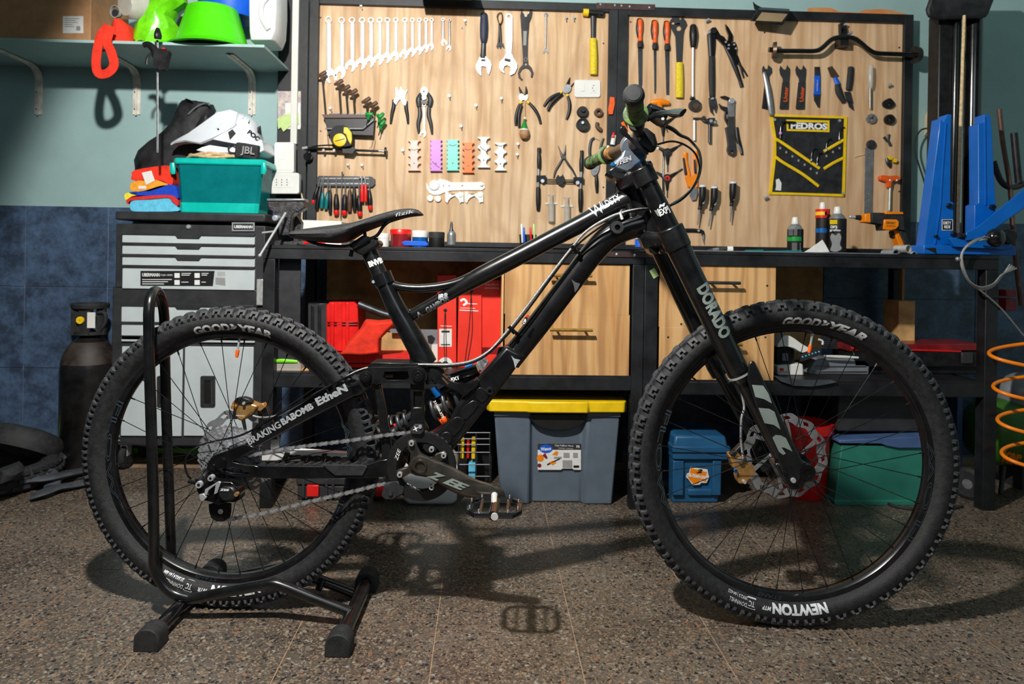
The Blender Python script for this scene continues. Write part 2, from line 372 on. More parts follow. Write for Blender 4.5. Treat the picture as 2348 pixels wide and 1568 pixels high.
def m_ply(name, c1, c2, c3, seed, knots=.0):
    m, t, p, N = nt(name); L = t.links; g = N('NewGeometry'); mp = N('Mapping'); mp.inputs['Location'].default_value = (seed*3.1, 0, seed)
    mp.inputs['Scale'].default_value = (9, 9, 1.1); L.new(g.outputs['Position'], mp.inputs[0])
    big = N('TexNoise', i_Scale=1.6, i_Detail=3.0, i_Distortion=1.4); L.new(mp.outputs[0], big.inputs['Vector'])
    mp2 = N('Mapping'); mp2.inputs['Scale'].default_value = (70, 70, 3.0); L.new(g.outputs['Position'], mp2.inputs[0])
    fine = N('TexNoise', i_Scale=1.5, i_Detail=6.0, i_Distortion=.5); L.new(mp2.outputs[0], fine.inputs['Vector'])
    mp3 = N('Mapping'); mp3.inputs['Scale'].default_value = (3.2, 3.2, 2.0); mp3.inputs['Location'].default_value = (seed, 0, seed*2.3); L.new(g.outputs['Position'], mp3.inputs[0])
    blot = N('TexNoise', i_Scale=2.0, i_Detail=6.0, i_Distortion=.8); L.new(mp3.outputs[0], blot.inputs['Vector'])
    ad = N('Math', operation='MULTIPLY_ADD'); ad.inputs[1].default_value = .34; L.new(fine.outputs['Fac'], ad.inputs[0]); L.new(big.outputs['Fac'], ad.inputs[2])
    r = N('ValToRGB'); e = r.color_ramp.elements; e[0].position = .46; e[0].color = lin(c2); e[1].position = .78; e[1].color = lin(c1)
    k = e.new(.62); k.color = lin(tuple((a+b)/2 for a, b in zip(c1, c2)))
    L.new(ad.outputs[0], r.inputs[0])
    r2 = N('ValToRGB'); e = r2.color_ramp.elements; e[0].position = .50; e[0].color = (0, 0, 0, 1); e[1].position = .72; e[1].color = (1, 1, 1, 1); L.new(blot.outputs['Fac'], r2.inputs[0])
    ml = N('Math', operation='MULTIPLY'); ml.inputs[1].default_value = .55; L.new(r2.outputs[0], ml.inputs[0])
    mix = N('Mix', data_type='RGBA'); L.new(ml.outputs[0], mix.inputs[0]); L.new(r.outputs[0], mix.inputs[6]); mix.inputs[7].default_value = lin(c3)
    mp4 = N('Mapping'); mp4.inputs['Scale'].default_value = (5, 5, .9); mp4.inputs['Location'].default_value = (seed*.37, 0, seed*.71); L.new(g.outputs['Position'], mp4.inputs[0])
    wv = N('TexWave', bands_direction='X', i_Scale=1.3, i_Distortion=9.0, i_Detail=3.0); wv.inputs['Detail Scale'].default_value = .9; L.new(mp4.outputs[0], wv.inputs['Vector'])
    r3 = N('ValToRGB'); e = r3.color_ramp.elements; e[0].position = .62; e[0].color = (0, 0, 0, 1); e[1].position = 1; e[1].color = (1, 1, 1, 1); L.new(wv.outputs['Fac'], r3.inputs[0])
    m4 = N('Math', operation='MULTIPLY'); m4.inputs[1].default_value = knots; L.new(r3.outputs[0], m4.inputs[0])
    mix2 = N('Mix', data_type='RGBA'); L.new(m4.outputs[0], mix2.inputs[0]); L.new(mix.outputs[2], mix2.inputs[6]); mix2.inputs[7].default_value = lin(tuple(x*.84 for x in c3))
    L.new(mix2.outputs[2], p.inputs['Base Color']); p.inputs['Roughness'].default_value = .6; MT[name] = m
m_ply('board_ply', (226, 194, 156), (198, 158, 114), (178, 138, 102), 1, .3)
m_ply('board_ply_warm', (224, 190, 152), (200, 158, 116), (196, 152, 112), 5, .3)
m_ply('drawer_ply', (222, 178, 122), (196, 142, 86), (176, 122, 72), 9, .5)
# ================================================================== the room
YW = 3.03; YP = 2.985; YF = 2.363
def pb(x0, y0, x1, y1, Y, th, g=None):     # upright box seen at these pixels with its front on plane Y
    g = g or G(); c = W((x0+x1)/2, (y0+y1)/2, Y); k = (c-C0).dot(fw)/F
    w = abs(x1-x0)*k/2; h = abs(y1-y0)*k/2
    return g.box((c.x-w, Y, c.z-h), (c.x+w, Y+th, c.z+h))
XL, XR = -3.1, 3.1; ZC = 2.55
fl = O('floor', G().box((XL, -2.2, -.06), (XR, YW+.12, -.0007)), 'floor_grout', kind='structure', smooth=0)
tw = .303; gp = .0011
tb = None
for i in range(-10, 10):
    for j in range(-3, 8):
        x0 = .5095-tw+i*tw; y0 = 1.60-tw*3+j*tw
        if x0 < XL or x0+tw > XR or y0+tw > YW+.01: continue
        if tb is None:
            tb = O('floor_tile', G().box((x0+gp, y0+gp, -.0019), (x0+tw-gp, y0+tw-gp, 0)), 'terrazzo', par=fl, smooth=0); bx = x0; by = y0
        else:
            o = inst(tb, 'floor_tile', fl, Matrix.Translation(V((x0-bx, y0-by, 0))+WL['floor']))
y1 = 1.60-tw*3+8*tw
if y1 < YW: O('floor_tile', G().box((XL+.05, y1+gp, -.0019), (XR-.05, YW, 0)), 'terrazzo', par=fl, smooth=0)
wb = O('wall_back', G().box((XL-.1, YW, -.06), (XR+.1, YW+.12, ZC)), 'wall_paint', kind='structure', smooth=0)
O('wall_left', G().box((XL-.1, -2.2, -.06), (XL, YW, ZC)), 'wall_paint', kind='structure', smooth=0)
O('wall_right', G().box((XR, -2.2, -.06), (XR+.1, YW, ZC)), 'wall_paint', kind='structure', smooth=0)
O('ceiling', G().box((XL-.1, -2.2, ZC), (XR+.1, YW+.12, ZC+.1)), 'wall_paint', kind='structure', smooth=0)
# blue wall tiles, three courses
O('tile_grout', G().box((XL, YW-.004, .0), (XR, YW, 1.010)), 'grout', par=wb, smooth=0)
tx = W(250, 560, YW).x; t0 = None; TW = .333
for i in range(-8, 18):
    for j in range(3):
        x0 = tx+i*TW; z0 = .012+j*TW
        if x0 < XL or x0+TW > XR: continue
        if t0 is None: t0 = O('wall_tile', G().box((x0+.0016, YW-.009, z0+.0016), (x0+TW-.0016, YW-.004, z0+TW-.0016)), 'blue_tile', par=wb, bev=.0012, smooth=0); bx, bz = x0, z0
        else: inst(t0, 'wall_tile', wb, Matrix.Translation(V((x0-bx, 0, z0-bz))+WL['wall_back']))
O('baseboard_back', G().box((XL, YW-.022, .002), (W(622, 900, YW).x, YW-.0095, .022)), 'grass_green', kind='structure')
# dark backing strip beside the board with cable duct
st = T('backing_panel', 'tall narrow black panel on the wall between the shelf and the tool board', 'panel', W(664, 560, YW))
O('sheet', pb(636, -30, 704, 560, YW-.028, .027), 'bench_steel', st, bev=.002)
O('cable_duct', pb(668, -30, 683, 330, YW-.045, .0165), 'pvc_white', label='slim white cable duct running down the black panel', cat='cable duct', bev=.002)
# ------------------------------------------------------------------ tool boards
def board(label, xl, xr, yt_l, bot, fw_l, fw_r, rail, mat, zb):
    # xl..xr outer edges in px at mid height; world-aligned
    x0 = W(xl, 300, YP-.02).x; x1 = W(xr, 300, YP-.02).x; zt = W((xl+xr)/2, yt_l, YP-.02).z
    t = T('tool_board', label, 'tool board', ((x0+x1)/2, YP, zb))
    k = YP/F; wl_ = fw_l*k; wr_ = fw_r*k; rl = rail*k
    O('plywood_panel', G().box((x0+.004, YP, zb), (x1-.004, YP+.018, zt-.004)), mat, t, smooth=0)
    O('frame_stile', G().box((x0, YP-.018, zb), (x0+wl_, YP, zt)), 'bench_steel', t, bev=.0015)
    O('frame_stile', G().box((x1-wr_, YP-.018, zb), (x1, YP, zt)), 'bench_steel', t, bev=.0015)
    O('frame_rail', G().box((x0+wl_, YP-.018, zt-rl), (x1-wr_, YP, zt)), 'bench_steel', t, bev=.0015)
    O('frame_rail', G().box((x0+wl_, YP-.018, zb), (x1-wr_, YP, zb+.02)), 'bench_steel', t, bev=.0015)
    for px, py in ((xl+fw_l+9, 40), (xl+fw_l+9, 300), (xr-fw_r-9, 90), (xr-fw_r-9, 420), ((xl+xr)/2, 60)):
        c = W(px, py+ (px-700)*.014, YP); O('screw', G().lathe([(0, -.0015), (.0035, -.0012), (.004, 0), (0, .001)], c, (0, 1, 0), 10), 'dark_steel', t)
    return t
board('left plywood tool board in a black steel frame, hung with wrenches', 705.5, 1413.5, -2, 0, 21, 21, 19, 'board_ply', .87)
board('right plywood tool board in a black steel frame, hung with files and a handlebar', 1414, 2092, 23, 0, 23, 21, 20, 'board_ply_warm', .87)
br = T('joining_bracket', 'brown steel bracket screwed across the tops of both tool boards', 'bracket', W(1434, 22, YP-.019))
O('plate', pb(1367, 8, 1503, 22, YP-.0215, .003), 'brown_steel', br, bev=.0008)
for x, y in ((1377, 10), (1410, 12), (1425, 13), (1444, 15), (1489, 17)):
    O('rivet', G().lathe([(0, -.003), (.003, -.002), (.0045, 0)], W(x, y, YP-.0215), (0, 1, 0), 10), 'chrome', br)
# torn poster above the right board
O('torn_poster', G().plate([W(x, y, YW-.002) for x, y in [(1850, 45), (1852, 19), (1870, 17), (1905, 18), (1925, 27), (1950, 28), (1968, 29), (1982, 22), (1998, 22), (2010, 21), (2040, 22), (2070, 30), (2092, 36), (2092, 50)]], V((0, .0015, 0))), 'orange_paper', label='orange torn paper on the wall behind the right tool board top', cat='paper', smooth=0)
# flood lights on the top rails
fl1 = T('floodlight', 'brown framed floodlight hanging over the left tool board', 'floodlight', W(1027, 2, YP-.12))
c = W(1027, -8, YP-.10); a = V((.114, 0, 0)); bb = V((0, .052, .030)); nn = V((0, .030, -.052)).normalized()
O('housing', G().fbox(c-nn*.012, a, bb, nn*.012), 'brown_wood', fl1, bev=.004)
O('lens', G().fbox(c+nn*.001, a*.84, bb*.72, nn*.003), 'glass_tan', fl1, bev=.002)
O('bracket', G().tube([c+V((-.07, .02, 0)), c+V((-.07, .07, .045)), c+V((.07, .07, .045)), c+V((.07, .02, 0))], .004, 6), 'black_metal', fl1)
fl2 = T('floodlight', 'small black floodlight with tan lens clamped on the right tool board top', 'floodlight', W(1765, 30, YP-.1))
c = W(1764, 36, YP-.075)
O('housing', G().loft([[W(x, y, Y) for x, y in q] for q, Y in (([(1719, 48), (1738, 22), (1813, 26), (1795, 58)], YP-.095), ([(1722, 46), (1740, 16), (1811, 20), (1795, 54)], YP-.035))]), 'black_metal', fl2, bev=.004)
O('lens', G().plate([W(x, y, YP-.097) for x, y in [(1733, 47), (1747, 28), (1806, 32), (1792, 50)]], V((0, .003, 0))), 'glass_tan', fl2)
O('bracket', G().plate([W(x, y, YP-.05) for x, y in [(1727, 4), (1733, 10), (1748, 18), (1740, 26), (1730, 20)]], V((0, .004, 0))), 'black_metal', fl2)
# ------------------------------------------------------------------ workbenches
def zrow(px, py, Y): return W(px, py, Y).z
def bench(label, xl, xr, legs, top_px, shelf_px, post_w, extra=None):
    x0 = W(xl, 800, YF).x; x1 = W(xr, 800, YF).x; xm = (xl+xr)/2
    zt = zrow(xm, top_px[0], YF); zu = zrow(xm, top_px[1], YF); s0 = zrow(xm, shelf_px[0], YF); s1 = zrow(xm, shelf_px[1], YF)
    yb = YP-.020
    t = T('workbench', label, 'workbench', ((x0+x1)/2, YF, 0)); w = post_w*YF/F
    O('worktop', G().box((x0, YF-.002, zt-.012), (x1, yb, zt)), 'bench_steel', t, bev=.002)
    O('front_beam', G().box((x0, YF, zu), (x1, YF+.04, zt-.012)), 'bench_steel', t, bev=.002)
    O('back_beam', G().box((x0, yb-.05, zu), (x1, yb-.01, zt-.012)), 'bench_steel', t, bev=.002)
    for x in (x0, x1-w):
        O('side_beam', G().box((x, YF+.04, zu), (x+w, yb-.05, zt-.012)), 'bench_steel', t)
        O('shelf_side_beam', G().box((x, YF+.04, s1), (x+w, yb-.05, s0-.006)), 'bench_steel', t)
        O('leg', G().box((x, YF, 0), (x+w, YF+w, zu)), 'bench_steel', t, bev=.002)
        O('leg', G().box((x, yb-.05, 0), (x+w, yb-.01, zu)), 'bench_steel', t, bev=.002)
    O('shelf_beam', G().box((x0+w, YF, s1), (x1-w, YF+.04, s0-.006)), 'bench_steel', t, bev=.002)
    O('shelf_board', G().box((x0+w, YF+.004, s0-.006), (x1-w, yb-.05, s0)), 'bench_steel', t)
    return t, x0, x1, zt, zu, s0, s1, w
b1, b1x0, b1x1, zt1, zu1, sh1, sl1, bw1 = bench('left black steel workbench with two plywood drawers and the vise', 600, 1475, 0, (568, 600), (858, 892), 27)
b2, b2x0, b2x1, zt2, zu2, sh2, sl2, bw2 = bench('right black steel workbench under the blue wheel stand', 1476, 2288, 0, (580, 613), (874, 908), 31)
O('side_panel', G().box((b1x0+bw1, YF+.05, sh1), (b1x0+bw1+.07, YF+.055, zu1)), 'dark_grey_paint', b1)
O('back_panel', G().box((b1x0+.09, YP-.09, sh1), (b1x1-.04, YP-.075, zu1)), 'card_old', b1)
O('back_panel', G().box((b2x0+.09, YP-.09, sh2), (b2x1-.35, YP-.075, zu2)), 'card_old', b2)
def drawer(b, x0, y0, x1, y1, hx0, hx1, hy, hm, screws=()):
    c0 = W(x0, y1, YF+.012); c1 = W(x1, y0, YF+.012)
    g = G().box((c0.x, YF+.008, c0.z), (c1.x, YF+.023, c1.z))
    o = O('drawer', g, 'drawer_ply', b, bev=.002)
    O('drawer_box', G().box((c0.x+.015, YF+.023, c0.z+.012), (c1.x-.015, YP-.12, c1.z-.015)), 'drawer_ply', b)
    if hx0:
        k = YF/F; p = W(hx0, hy, YF-.022); q = W(hx1, hy, YF-.022); q.z = p.z
        g = G().tube([p, q], .0055, 12)
        for t_ in (.17, .83): m_ = p.lerp(q, t_); g.tube([m_, V((m_.x, YF+.009, m_.z))], .0042, 8)
        O('handle', g, hm, o)
    for x, y in screws: O('screw', G().lathe([(0, -.001), (.0035, -.0008), (.004, .001)], W(x, y, YF+.008), (0, 1, 0), 10), 'dark_steel', o)
drawer(b1, 1156, 607, 1444, 720, 1259, 1358, 631, 'brass')
drawer(b1, 1156, 722, 1444, 868, 1261, 1359, 756, 'brass')
drawer(b2, 1510, 608, 1779, 750, 1622, 1698, 648, 'dark_steel', ((1538, 656), (1759, 655), (1562, 743)))
drawer(b2, 1510, 752, 1775, 872, 1650, 1702, 790, 'brass', ((1532, 773), (1755, 773)))
O('bay_divider', G().box((W(1150, 700, YF).x, YF+.03, sh1), (W(1155, 700, YF).x, YP-.12, zu1)), 'drawer_ply', b1)
O('bay_divider', G().box((W(1781, 700, YF).x, YF+.03, sh2), (W(1785, 700, YF).x, YP-.12, zu2)), 'brown_wood', b2)
O('bay_post', G().box((W(2068, 700, YP-.3).x, YP-.3, sh2), (W(2073, 700, YP-.3).x, YP-.28, zu2)), 'drawer_ply', b2)
br = T('joining_bracket', 'brown steel bracket riveted across the fronts of both workbenches', 'bracket', W(1450, 592, YF))
O('plate', pb(1392, 579, 1512, 590, YF-.0045, .004), 'brown_steel', br, bev=.001)
for x, y in ((1414, 583), (1455, 585), (1504, 587)): O('rivet', G().lathe([(0, -.003), (.003, -.002), (.0045, 0)], W(x, y, YF-.0045), (0, 1, 0), 10), 'chrome', br)
O('sticky_note', G().plate([W(x, y, YF-.003) for x, y in [(1489, 621), (1500, 614), (1511, 632), (1499, 639)]], V((0, .0015, 0))), 'note_green', label='pale green paper square stuck on the bench post', cat='note', smooth=0)
# ------------------------------------------------------------------ left wall shelf
SY = 2.70-.03  # front edge plane
zsh = W(300, 101, SY).z; zst = W(300, 94, SY).z
xs1 = W(606, 98, SY).x
sh = T('wall_shelf', 'long pale green wall shelf holding a box, bowl and jug', 'shelf', (xs1-.8, YW, zsh))
O('board', G().box((XL+.02, SY, zsh), (xs1, YW-.001, zst)), 'shelf_teal', sh, bev=.002)
for px in (90, 315, 579):
    x = W(px, 220, YW).x; zb = W(px, 262, YW).z; zt_ = zsh
    g = G(); w = .0125
    path = [V((x, YW-.002, zb)), V((x, YW-.002, zt_-.055)), V((x, YW-.010, zt_-.03)), V((x, YW-.035, zt_-.012)), V((x, YW-.07, zt_-.004)), V((x, YW-.27, zt_-.003))]
    for dx in (-.009, .009):
        g.loft([[p+V((dx-.0065, 0, 0)), p+V((dx+.0065, 0, 0)), p+V((dx+.0065, -.003, -.002)), p+V((dx-.0065, -.003, -.002))] for p in path])
    g.loft([[p+V((-.003, -.002, -.001)), p+V((.003, -.002, -.001)), p+V((.003, -.010, -.007)), p+V((-.003, -.010, -.007))] for p in path])
    bkt = O('shelf_bracket', g, 'bracket_white', sh)
    for dz in (.02, .09): O('screw', G().lathe([(0, -.004), (.003, -.003), (.003, 0)], (x-.008, YW-.004, zb+dz), (0, 1, 0), 8), 'dark_steel', bkt)
# ================================================================== tools on the boards
def shp(g, s, Y0):
    k = s[0]; kw = s[-1] if isinstance(s[-1], dict) else {}; off = kw.get('o', 0); Y = Y0-off
    if k == 'b':      # rounded bar along px points, full widths px
        pts, w = s[1], s[2]; w = list(w) if hasattr(w, '__len__') else [w]*len(pts)
        if len(w) != len(pts): w = [w[0]+(w[-1]-w[0])*i/(len(pts)-1) for i in range(len(pts))]
        q = [(*p, r) for p, r in zip(pts, w)]
        if len(q) > 2 and not kw.get('sharp'): q = cat(q, 4)
        fl_ = kw.get('f', .7); kk = Y/F
        P = [W(a, b, Y-max(r*kk/2*fl_, .0006)) for a, b, r in q]; R = [max(r*kk/2, .0005) for _, _, r in q]
        g.tube(P, R, kw.get('n', 10), flat=fl_, fdir=(0, 1, 0), dome=kw.get('d', 0))
    elif k == 'p':    # extruded outline
        th = kw.get('t', .005); pts = s[1]
        if kw.get('s'): pts = cat(pts, kw['s'], True)
        hs = kw.get('h', ())
        g.plate([W(a, b, Y-th) for a, b in pts], V((0, th, 0)), [[W(a, b, Y-th) for a, b in h] for h in hs])
    elif k == 'd':    # disc facing the room: cx cy r, lathe profile
        r = s[3]*Y/F; th = kw.get('t', .008); i = kw.get('i', 0)*Y/F; c = W(s[1], s[2], Y)
        if i: g.lathe([(i, 0), (r, 0), (r, -th*.8), (r*.94+i*.06, -th), (i*1.04, -th), (i, -th*.8)], c, (0, 1, 0), kw.get('n', 20), close=True)
        else: g.lathe([(0, 0), (r, 0), (r, -th*.75), (r*.9, -th), (0, -th)], c, (0, 1, 0), kw.get('n', 20))
    elif k == 'v':    # vertical turned body: cx, [(y, halfwidth)...] px
        cx = s[1]; pr = s[2]; c = W(cx, pr[-1][0], Y)
        z0 = c.z; rows = [(w*Y/F, W(cx, y, Y).z-z0) for y, w in pr]
        g.lathe([(0, rows[-1][1])]+rows[::-1]+[(0, rows[0][1])], c, (0, 0, 1), kw.get('n', 22))
    elif k == 't':    # flat print: text cx cy height px
        _, tx_, cx, cy, h = s[:5]
        gtext(g, tx_, lambda x, y: W(x, y, Y), h, kw.get('w'), kw.get('r', 0), cx, cy, bold=kw.get('b', 0), shear=kw.get('sh', 0), outline=kw.get('ol', 0))
SPLIT = set('post tip rivet screw grommet rod clamp cross_rail bit pocket_binding rail wire collar magnet_rail binding knob lug latch caster button band_ring ferrule strap stripe can_ring screw_cap wheel grille_bar nut clasp'.split())
def tool(name, label, catg, parts, group=None, Y=YP, bev=0, base=None):
    if len(parts) == 1 and parts[0][0] is None:
        g = G(); [shp(g, s, Y) for s in parts[0][2]]
        return O(name, g, parts[0][1], label=label, cat=catg, group=group, bev=bev)
    gs = []
    for pn, m, ss in parts:
        if pn.split('>')[-1] in SPLIT:
            for s in ss: g = G(); shp(g, s, Y); gs.append((pn, m, g))
            continue
        g = G(); [shp(g, s, Y) for s in ss]; gs.append((pn, m, g))
    al = [p for _, _, g in gs for p in g.v]
    loc = V((sum(p.x for p in al)/len(al), max(p.y for p in al), min(p.z for p in al)))
    t = T(name, label, catg, loc, group); last = {}
    for pn, m, g in gs:
        par = t
        if '>' in pn: a, pn = pn.split('>'); par = last[a]
        last[pn] = O(pn, g, m, par, bev=0 if 'letter' in pn or 'print' in pn else bev)
    return t
# --- thirteen combination wrenches plus two small ones
wr = [(754, 192, 14, 'largest combination wrench, leftmost of the hanging row', -1), (784, 182, 13, 'second largest combination wrench, second of the hanging row', 1), (808, 166, 12, 'third combination wrench from the left in the hanging row', 1),
 (831, 161, 12, 'fourth combination wrench from the left in the hanging row', 1), (851, 156, 11.5, 'fifth combination wrench from the left in the hanging row', 1), (871, 150, 11, 'sixth combination wrench from the left in the hanging row', 1),
 (889, 146, 10.5, 'seventh combination wrench, middle of the hanging row', 1), (908, 142, 10, 'eighth combination wrench from the left in the hanging row', 1), (929, 137, 9.5, 'ninth combination wrench from the left in the hanging row', 1),
 (946, 131, 9, 'tenth combination wrench from the left in the hanging row', 1), (962, 127, 8.5, 'eleventh combination wrench, third smallest of the hanging row', 1), (977, 122, 8, 'twelfth combination wrench, second smallest of the hanging row', 1), (990, 116, 7.5, 'smallest combination wrench, last of the thirteen hanging row', 1)]
def wrench(x, yt, yb, w, lab, sg=1, m='bright_steel', grp=None, name='combination_wrench', ring=True):
    hw = w*.95; jl = w*1.55; L = yb-yt; xo = -w*.28*sg; cy = yb-jl
    # jaw head outline, opening tilted
    def J(a, b): return (x+xo+(a*sg)*cos(.26)-(b)*sin(.26)*sg, cy+b*cos(.26)+a*sin(.26))
    hd = [J(-w*.32, -w*1.0), J(w*.34, -w*.95), J(w*.72, -w*.42), J(w*.98, w*.1), J(w*.95, w*.75), J(w*.62, w*1.35), J(w*.36, w*1.30), J(w*.42, w*.55), J(w*.28, w*.25), J(0, w*.14), J(-w*.28, w*.28), J(-w*.42, w*.55), J(-w*.42, w*1.2), J(-w*.70, w*1.15), J(-w*1.0, w*.6), J(-w*.92, w*.0), J(-w*.6, -w*.5)]
    r = w*.62
    parts = [('ring_end', 'chrome' if m == 'bright_steel' else m, [('d', x, yt+r, r, {'t': .009, 'i': r*.55, 'n': 18})]),
             ('shaft', m, [('b', [(x, yt+2*r-2), (x-xo*0, (yt+yb)/2), (x, cy-w*.6)], [w*.85, w*.9, w*.8], {'f': .45, 'n': 8})]),
             ('open_jaw', m, [('p', hd, {'t': .006})])]
    tool(name, lab, 'wrench', parts, grp, bev=.0006)
for x, yb, w, lab, sg in wr: wrench(x, 38 if x < 760 else 40+(x-780)*.012, yb, w, 'chrome '+lab, sg)
wrench(1016, 42, 106, 6.5, 'tiny chrome wrench with clover end beside the hanging row', -1, 'chrome', name='small_wrench')
wrench(1031, 44, 118, 5.8, 'tiny slim wrench, right of the clover ended one', 1, 'steel', name='small_wrench')
# --- big wrenches
tool('adjustable_wrench', 'adjustable wrench with dark blue rubber grip', 'wrench', [
 ('grip', 'dark_blue_grip', [('b', [(1109.5, 33), (1109.5, 60), (1109, 84), (1109, 96)], [16, 19, 17.5, 13], {'f': .7, 'd': .5})]),
 ('shank', 'dark_steel', [('b', [(1109, 94), (1108, 120), (1107, 134)], [11.5, 12, 15], {'f': .5, 'n': 8})]),
 ('jaw', 'bright_steel', [('p', [(1100, 130), (1114, 129), (1124, 140), (1127, 148), (1125, 160), (1121, 171), (1117, 165), (1115, 153), (1104, 151), (1103, 162), (1104, 174), (1097, 168), (1091, 158), (1091, 149), (1096, 139)], {'t': .010})]),
 ('adjuster', 'dark_steel', [('b', [(1103, 138), (1113, 138)], 5, {'o': .008})])], bev=.0008)
tool('carabiner', 'small carabiner on a screw left of the chrome adjustable wrench', 'carabiner', [(None, 'black_metal', [('b', [(1143, 31), (1150, 30), (1152, 45), (1147, 56), (1143, 50), (1140, 38), (1143, 31)], 2.2, {'f': 1, 'n': 6, 'o': .008})])])
for i, (dx, a) in enumerate(((0, 0), (6, 6))):
    tool('mini_wrench', 'small black open wrench, %s of the pair hung on the carabiner' % ('left' if i == 0 else 'right'), 'wrench', [(None, 'black_metal', [('b', [(1146, 54), (1145+dx/2, 80), (1143+dx, 100)], [6, 5.5, 5], {'f': .4}), ('p', [(1140+dx, 100), (1148+dx, 99), (1150+dx, 106), (1149+dx*1.4, 112), (1146+dx, 107), (1143+dx, 107), (1142+dx, 113), (1138+dx, 107)], {'t': .004})])])
tool('adjustable_wrench', 'all chrome adjustable wrench', 'wrench', [
 ('handle', 'bright_steel', [('p', [(1158, 36), (1162, 30), (1170, 30), (1175.5, 37), (1175, 90), (1173, 120), (1171, 126), (1162, 126), (1160, 118), (1159, 80)], {'t': .008, 'h': [Ci(1167, 38, 4, 10)]})]),
 ('jaw', 'bright_steel', [('p', [(1161, 122), (1173, 122), (1178, 134), (1186, 146), (1186, 156), (1180, 168), (1170, 173), (1168, 169), (1171, 160), (1171, 153), (1163, 149), (1156, 152), (1154, 160), (1157, 168), (1149, 163), (1144, 155), (1145, 142), (1154, 134)], {'t': .011})]),
 ('adjuster', 'dark_steel', [('b', [(1157, 136), (1170, 139)], 6, {'o': .010})])], bev=.0008)
tool('headset_wrench', 'long flat black wrench with forked top and open ring bottom', 'wrench', [
 ('blade', 'black_metal', [('p', [(1196, 20), (1198, 28), (1202, 33), (1208, 34), (1213, 31), (1216, 20), (1221, 28), (1219, 40), (1214, 52), (1211, 90), (1210, 130), (1212, 148), (1219, 155), (1223.5, 167), (1221, 178), (1217, 177), (1218, 167), (1213, 159), (1205, 156), (1197, 159), (1192, 168), (1194, 177), (1199, 182), (1196, 185), (1189, 178), (1187.5, 167), (1191, 156), (1199, 148), (1199, 130), (1196, 80), (1194, 48), (1193, 36)], {'t': .005, 'h': [Ci(1205.5, 147, 3, 8)]})]),
 ('screw', 'chrome', [('d', 1205.5, 37, 3.5, {'t': .008})]),
 ('lettering', 'grey_print', [('p', [(1200, 71), (1208, 71), (1206.5, 104), (1200, 104)], {'t': .0055}), ('d', 1205, 137, 4.5, {'t': .0055, 'i': 3.5})])], bev=.0006)
tool('spoke_wrench', 'thin steel wrench on its own, left of the hammer', 'wrench', [(None, 'steel', [('b', [(1252, 34), (1252, 70), (1250.5, 112)], [5, 4, 4], {'f': .6}), ('d', 1252, 35, 4.5, {'i': 2.4, 't': .005}), ('p', [(1248, 112), (1253, 112), (1257, 118), (1256, 123), (1252, 118), (1249, 119), (1247, 123), (1244, 119)], {'t': .004})])])
tool('mallet', 'small mallet with yellow face and yellow grip', 'hammer', [
 ('head', 'black_metal', [('b', [(1349, 29), (1383, 32)], 14, {'f': 1, 'n': 16, 'o': .004}), ('b', [(1372, 27), (1375, 36)], 9, {'f': 1, 'o': .01})]),
 ('yellow_face', 'yellow_plastic', [('b', [(1337, 28.5), (1349, 29.5)], 17, {'f': 1, 'n': 16, 'o': .002})]),
 ('handle', 'dark_grey_paint', [('b', [(1360, 33), (1360, 60), (1360, 90)], [14, 12, 11], {'f': .8})]),
 ('grip', 'yellow_grip', [('b', [(1360, 89), (1361, 130), (1361, 171)], [16, 18, 17.5], {'f': .8, 'n': 14})])])
# --- switches, sockets
def faceplate(lab, x0, y0, x1, y1, Y, ths, items):
    t = T('socket_plate', lab, 'outlet', W((x0+x1)/2, y1, Y)); r = 5
    pts = []
    for cx, cy, a in ((x1-r, y0+r, -90), (x1-r, y1-r, 0), (x0+r, y1-r, 90), (x0+r, y0+r, 180)): pts += [(cx+r*cos(math.radians(a+q)), cy+r*sin(math.radians(a+q))) for q in (0, 45, 90)]
    g = G(); shp(g, ('p', pts, {'t': ths}), Y); O('cover', g, 'white_plastic', t, bev=.0015)
    for it in items:
        g = G()
        if it[0] == 'key': shp(g, ('p', it[1], {'t': .002, 'o': ths}), Y); O('switch_key', g, 'white_plastic', t, bev=.0006)
        if it[0] == 'frame': shp(g, ('p', it[1], {'t': .001, 'o': ths}), Y); O('insert', g, 'white_plastic', t, bev=.0004)
        if it[0] == 'holes':
            for hx, hy in it[1]: shp(g, ('d', hx, hy, 1.3, {'t': .0003, 'o': ths+.001, 'n': 8}), Y)
            O('socket_hole', g, 'print_black', t)
    return t
def rc(x0, y0, x1, y1): return [(x0, y0), (x1, y0), (x1, y1), (x0, y1)]
faceplate('white switch and socket plate on the plywood, below the mallet', 1317, 183, 1377, 223, YP, .008, [('key', rc(1330, 192, 1341, 209)), ('frame', rc(1353, 192, 1366, 213)), ('holes', [(1361, 196), (1359, 202), (1361, 208)])])
faceplate('white light switch box, above the socket box', 629, 326, 674, 396, YW-.068, .035, [('frame', rc(633, 333, 668, 390)), ('key', rc(637, 353, 652, 366))])
faceplate('white triple socket box, under the light switch box', 614, 396, 686, 444, YW-.068, .035, [('frame', rc(627, 409, 666, 430)), ('holes', [(x, y) for x in (634, 646, 658) for y in (412, 418, 424)])])
O('power_cable', G().tube([W(*p, YW-.06) for p in cat([(686, 436), (692, 448), (694, 470), (692, 500), (694, 520)], 4)], .0035, 8), 'beige_plastic', label='beige cable hanging from the triple socket box behind the vise', cat='cable')
